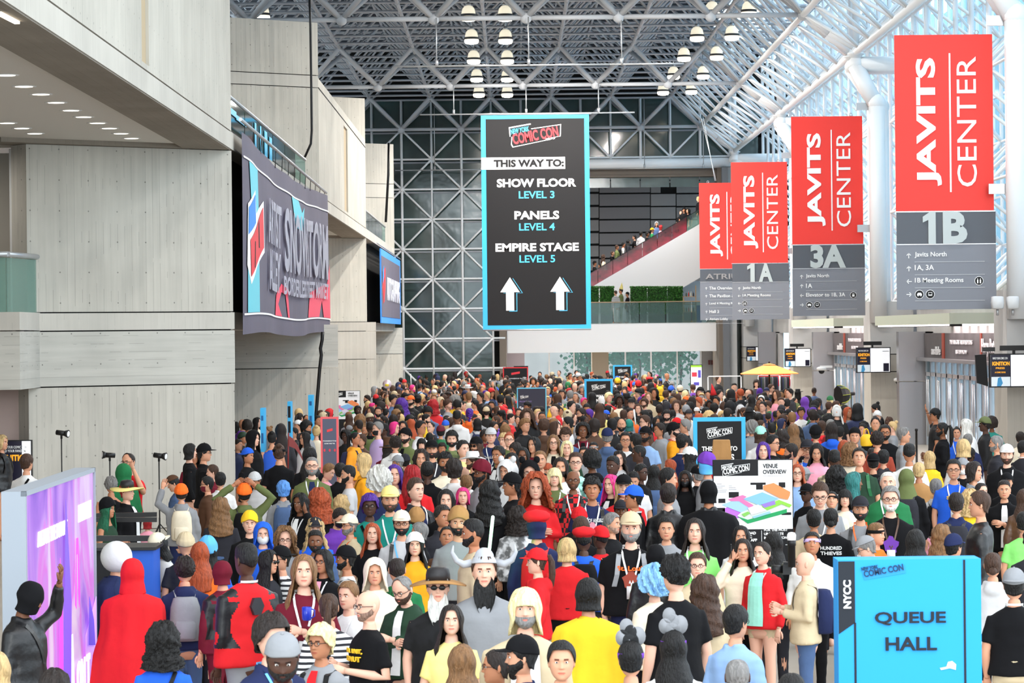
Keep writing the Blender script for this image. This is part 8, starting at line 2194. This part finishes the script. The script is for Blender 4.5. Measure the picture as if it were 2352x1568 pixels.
# ---- balcony and escalator people
for (px, py, s, dr, hair, hc, sk, top, tc, ex, Y, lab) in (
    (1414, 672, 0, 'bl', 'buzz', 'n', '2', 's', 'wh', ['tr:wh'], 158.6, 'person in white patterned pyjamas standing at the far balcony rail'),
    (1426, 668, 0, 'l', 'sh', 'k', '3', 'j', 'ol', ['cone:ly', 'tr:ol'], 159.3, 'person in an olive coat and pointed yellow hat on the far balcony'),
    (1441, 676, 0, 'l', 'sh', 'k', '3', 'l', 'bk', ['cap:bk', 'tr:bk'], 159.8, 'person in black with a black cap peeking past the hedge on the far balcony')):
    p = P(px, py, Y); st = (p.z-4.15)*1.72/ZH
    person(px, py, None, dr, hair, hc, sk, top, tc, ex, lab=lab, Y=Y, stature=max(1.45, min(1.85, st)), zb=4.15, group='people on the far balcony')
esc = [(1366, 605, 'r', 'sh', 'k', '3', 't', 'bk', ['capb:bk']), (1378, 612, 'L', 'sh', 'k', '3', 't', 'ch', []), (1386, 590, 'r', 'wv', 'n', '2', 't', 'cr', ['w']), (1407, 582, 'r', 'rc', 'n', '2', 'h', 'bk', []), (1417, 568, 'r', 'sh', 'n', '3', 'j', 'ol', []), (1432, 562, 'r', 'sh', 'k', '3', 't', 'wh', ['BP:bk', 'L:or']), (1443, 555, 'r', 'lg', 'k', '3', 'j', 'ch', ['w']), (1457, 545, 'l', 'sh', 'k', '2', 't', 'bk', []), (1472, 537, 'br', 'sh', 'k', '3', 'l', 'lg', ['tr:lg']), (1487, 538, 'r', 'sh', 'k', '4', 't', 'bk', []), (1498, 529, 'r', 'sh', 'n', '2', 't', 'gn', ['cap:my']), (1508, 515, 'f', 'sh', 'k', '2', 'j', 'dn', ['hood:gy']), (1518, 522, 'r', 'bob', 'R', '2', 't', 'pk', ['w']), (1564, 489, 'f', 'sh', 'n', '1', 't', 'bk', []), (1571, 482, 'f', 'sh', 'k', '3', 't', 'bk', ['bnie:bk']), (1580, 485, 'fl', 'cu', 'k', '2', 't', 'nv', ['w']), (1604, 457, 'l', 'bob', 'b', '1', 'j', 'bk', ['w'])]
for k, (px, py, dr, hair, hc, sk, top, tc, ex) in enumerate(esc):
    Y = YE+0.6+0.35*(k % 2); st = 1.72; zb = P(px, py, Y).z-ZH
    person(px, py, None, dr, hair, hc, sk, top, tc, ex+([] if any(e.startswith('tr') for e in ex) else ['tr:bk']), Y=Y, stature=st, zb=zb, group='people riding the escalator')
# ---- things they hold or that stick out of the crowd
def prop(name, label, cat, px, py, Y): return empty(name, P(px, py, Y), label, cat)
def near_Y(px, py): return min(PEOPLE, key=lambda d: (d['px']-px)**2+(d['py']-py)**2)
a = P(1132, 1187, 31.2); c = P(1124, 1262, 31.2); o = empty('toy_light_sword', c, 'glowing green-white toy light sword held upright in the middle of the crowd', 'toy sword')
b = MB(); b.tube((0, 0, 0), a-c, 0.017, n=10); b.ball(a-c, 0.017, 8, 5); b.build('blade', mat('blade_glow', (200, 255, 220), 0.4, emit=3.0), o)
b = MB(); b.tube((c-a)*0.28, (0, 0, 0), 0.018, n=10); b.build('hilt', M_black, o)
l = bpy.data.lights.new('blade_light', 'POINT'); l.energy = 9; l.color = (0.1, 1.0, 0.25); l.shadow_soft_size = 0.1; lo = bpy.data.objects.new('blade_light', l); COL.objects.link(lo); lo.location = (a+c)/2+Vector((0, -0.06, 0)); 
def wand(x0, y0_, x1, y1_, Y, r, m, label, cat='prop stick', name='prop_stick'):
    a = P(x0, y0_, Y); c = P(x1, y1_, Y); b = MB(); b.tube((0, 0, 0), c-a, r, n=8); return b.build(name, m, label=label, cat=cat, loc=a)
wand(466, 1100, 477, 997, 61.0, 0.018, mat('grey_stick', (186, 190, 192), 0.5), 'long pale grey stick held up beside the couple in black at the left wall')
wand(1460, 975, 1456, 940, 71, 0.02, M_wht, 'short white stick held up in mid-crowd left of the person in amber')
wand(945, 900, 943, 858, 118, 0.02, mat('grey_stick'), 'thin grey stick poking above the far crowd beside the last concrete tower')
# scythe blade
Y = 55.0; pts = [(663, 1000), (672, 1006), (684, 1022), (692, 1042), (700, 1066), (703, 1078), (698, 1062), (688, 1044), (678, 1030), (664, 1024)]
o = empty('scythe', P(663, 1000, Y), 'dark red curved scythe blade on a thin pole rising from the crowd at left', 'prop scythe'); b0 = P(663, 1000, Y)
b = MB(); fpoly(b, [(P(x, y_, Y).x-b0.x, P(x, y_, Y).z-b0.z) for x, y_ in pts], 0, 0.02); b.build('blade', mat('dark_red_blade', (124, 34, 32), 0.4), o)
b = MB(); b.tube((0, 0.0, 0.05), (P(661, 1100, Y).x-b0.x, 0.02, P(661, 1100, Y).z-b0.z), 0.014); b.build('pole', mat('dark_red_blade'), o)
# balloon
o = empty('balloon', P(889, 882, 88), 'round foil balloon with yellow and violet print by the last concrete tower', 'balloon')
b = MB(); b.ball((0, 0, 0), (0.13, 0.08, 0.13), 18, 12); b.build('foil', mat('balloon_foil', (226, 206, 214), 0.25, 0.3, vary=0.3, vscale=6), o)
b = MB(); b.ball((0, -0.03, -0.02), (0.085, 0.06, 0.06), 14, 8); b.build('print_spot', mat('balloon_yellow', (246, 214, 60), 0.4), o); b = MB(); b.tube((0, 0, -0.12), (0.03, 0, -0.7), 0.004, n=4); b.build('string', M_white, o)
# yellow carrier bag
o = empty('carrier_bag', P(1990, 1006, 61.0), 'bright yellow carrier bag held up left of the person in a black long-sleeved top', 'bag')
b = MB(); b.loft([[Vector((x*w_+.01*math.sin(z*30+k), y_*.06, z)) for k, (x, y_) in enumerate(((-1, -1), (0, -1.4), (1, -1), (1, 1), (0, 1.4), (-1, 1)))] for z, w_ in ((-.16, .09), (-.14, .12), (0, .11), (.08, .07))])
b.path([Vector((-.06, 0, .06)), Vector((-.04, 0, .17)), Vector((0, 0, .19))], .012, 5); b.path([Vector((.06, 0, .06)), Vector((.03, 0, .17)), Vector((0, 0, .19))], .012, 5)
b.build('bag_body', mat('bag_yellow', (250, 196, 40), 0.5), o)
# mug, camera, phones
d = near_Y(400+1460/4.9, 1248+310/4.9); r = d['o']; p = P(400+1492/4.9, 1248+790/4.9, r.location.y-0.3); o = empty('mug', p, 'shiny blue drinking mug held by the person in the maroon top with long hair', 'mug')
b = MB(); b.lathe((0, 0, -.055), [(.03, 0), (.038, .01), (.04, .05), (.04, .11), (.036, .112), (.034, .02)], 16); b.build('cup', mat('mug_blue', (30, 50, 170), 0.2), o); b = MB(); b.path([Vector((.038, 0, .04)), Vector((.065, 0, .03)), Vector((.065, 0, -.02)), Vector((.038, 0, -.035))], .006, 6); b.build('handle', mat('mug_blue'), o)
d = near_Y(1500+1710/4.9, 1248+230/4.9); r = d['o']; p = P(1500+1490/4.9, 1248+290/4.9, r.location.y-0.05); o = empty('camera_body', p, 'black camera with a long lens held to the face of the bald photographer', 'camera'); b = MB()
b.box(-.03, .05, -.065, .065, -.045, .05); b.box(-.02, .03, -.025, .025, .05, .07); b.build('housing', M_black, o); b = MB(); b.tube((-.03, 0, 0), (-.13, 0, .0), .038, .044, n=16); b.build('lens', M_black, o)
p = P(1500+1560/4.9, 1248+70/4.9, r.location.y-0.35); o = empty('lens', p, 'upright black telephoto lens with a white cap in the crowd beside the queue hall board', 'camera lens'); b = MB(); b.lathe((0, 0, -.16), [(.035, 0), (.035, .2), (.04, .2), (.04, .25)], 14); b.build('barrel', M_black, o); b = MB(); b.lathe((0, 0, .09), [(.04, 0), (.042, .05), (.03, .07), (.01, .075)], 14); b.build('lens_cap', M_wht, o)
# ---- a label of its own for everybody
def nicks(d):
    """ways to name somebody, from the shortest"""
    out = []
    if d['hat']: out.append('person in the %s' % d['hat']); out.append('person with %s and %s' % (d['hat'], d['top']))
    if d['hair']: out.append('person with %s' % d['hair'])
    out.append('person in the %s' % d['top'])
    if d['hair']: out.append('person in the %s with %s' % (d['top'], d['hair']))
    for e in d['extra']: out.append('person in the %s with %s' % (d['top'], e))
    return out
from collections import Counter
for d in PEOPLE:
    bits = [d['top']]
    if d['hat']: bits.append(d['hat'])
    hairw = d['hair'] if (not d['hat'] or len(d['extra']) < 1) else None
    s_ = 'person in ' + (d['top'] + (' and ' + d['hat'] if d['hat'] else ''))
    w2 = ([hairw] if hairw else []) + d['extra']
    if w2: s_ += ' with ' + ' and '.join(w2[:2])
    s_ += ', ' + d['dir']; d['base'] = s_
    if d['o']['group'] == 'people riding the escalator': d['base'] = s_.replace('person in', 'person riding the escalator in', 1)
cnt = Counter(d['base'] for d in PEOPLE); nick_cnt = Counter(n_ for d in PEOPLE for n_ in set(nicks(d)))
uniq = []
for d in PEOPLE:
    if d['Y'] > 100: continue
    n_ = next((q for q in nicks(d) if nick_cnt[q] == 1 and len(q.split()) <= 7), None)
    if n_: uniq.append((d, n_.replace('person', 'the one', 1)))
marks = [(1230, 780, 'the tall hanging banner'), (1728, 1160, 'the venue map board'), (1652, 1010, 'the nearest blue-bordered board'), (2090, 1350, 'the queue hall board'), (757, 1020, 'the coral-edged slate board'), (1221, 920, 'the safety notice board'), (1374, 905, 'the middle blue-bordered board'), (125, 1300, 'the purple light box'), (1767, 850, 'the orange parasol'), (1937, 905, 'the black softbox')]
used = set()
def short(n_, k): return len(n_.split()) <= k
def clampw(s_, k=16):
    return ' '.join(s_.split()[:k])
for d in sorted(PEOPLE, key=lambda d: d['Y']):
    if d['lab']: d['o']['label'] = d['lab']; used.add(d['lab'].lower()); continue
    L_ = d['base']
    if cnt[L_] == 1 and not d['hat'] and d['Y'] < 100:
        mk_ = min(marks, key=lambda m_: math.hypot(d['px']-m_[0], (d['py']-m_[1])*1.3))
        if math.hypot(d['px']-mk_[0], d['py']-mk_[1]) < 420:
            dx, dy_ = d['px']-mk_[0], d['py']-mk_[1]; far_ = math.hypot(dx, dy_) < 170
            rel = (('just ' if far_ else '')+('right of ' if dx > 0 else 'left of ')) if abs(dx) > 40 else 'in front of '
            if abs(dx) > 40 or dy_ > 60:
                T_ = L_+', '+rel+mk_[2]
                if len(T_.split()) <= 16: L_ = T_; cnt[L_] = 1
    if cnt[L_] == 1 and len(L_.split()) <= 16 and L_.lower() not in used: d['o']['label'] = L_; used.add(L_.lower()); continue
    esc_ = 'escalator' in L_
    cands = []
    for q, n_ in uniq:
        if q is d: continue
        dx, dy_ = d['px']-q['px'], d['py']-q['py']; dist = math.hypot(dx, dy_*1.3)
        rel = ('just right of ' if dx > 0 else 'just left of ') if abs(dx) > abs(dy_)*0.9 else ('behind ' if dy_ < 0 else 'in front of ')
        cands.append((dist, rel+n_))
    for mx_, my_, n_ in marks:
        dx, dy_ = d['px']-mx_, d['py']-my_; cands.append((math.hypot(dx, dy_*1.3)*1.3, ('right of ' if dx > 0 else 'left of ')+n_))
    cands.sort(key=lambda c: c[0]); done = False
    core = 'person in '+d['top']+((' and '+d['hat']) if d['hat'] else '')
    h_ = (' with '+d['hair']) if (d['hair'] and not d['hat']) else ((' with '+d['extra'][0]) if d['extra'] else '')
    for base in (core+h_, core, 'person in '+d['top']):
        for _, r_ in cands[:14]:
            s_ = base+' '+r_
            if len(s_.split()) <= 16 and s_.lower() not in used:
                d['o']['label'] = s_; used.add(s_.lower()); done = True; break
        if done: break
    if not done: d['o']['label'] = clampw(L_)
print('PEOPLE', N_DATA, n_fill, n_far, len(PEOPLE))
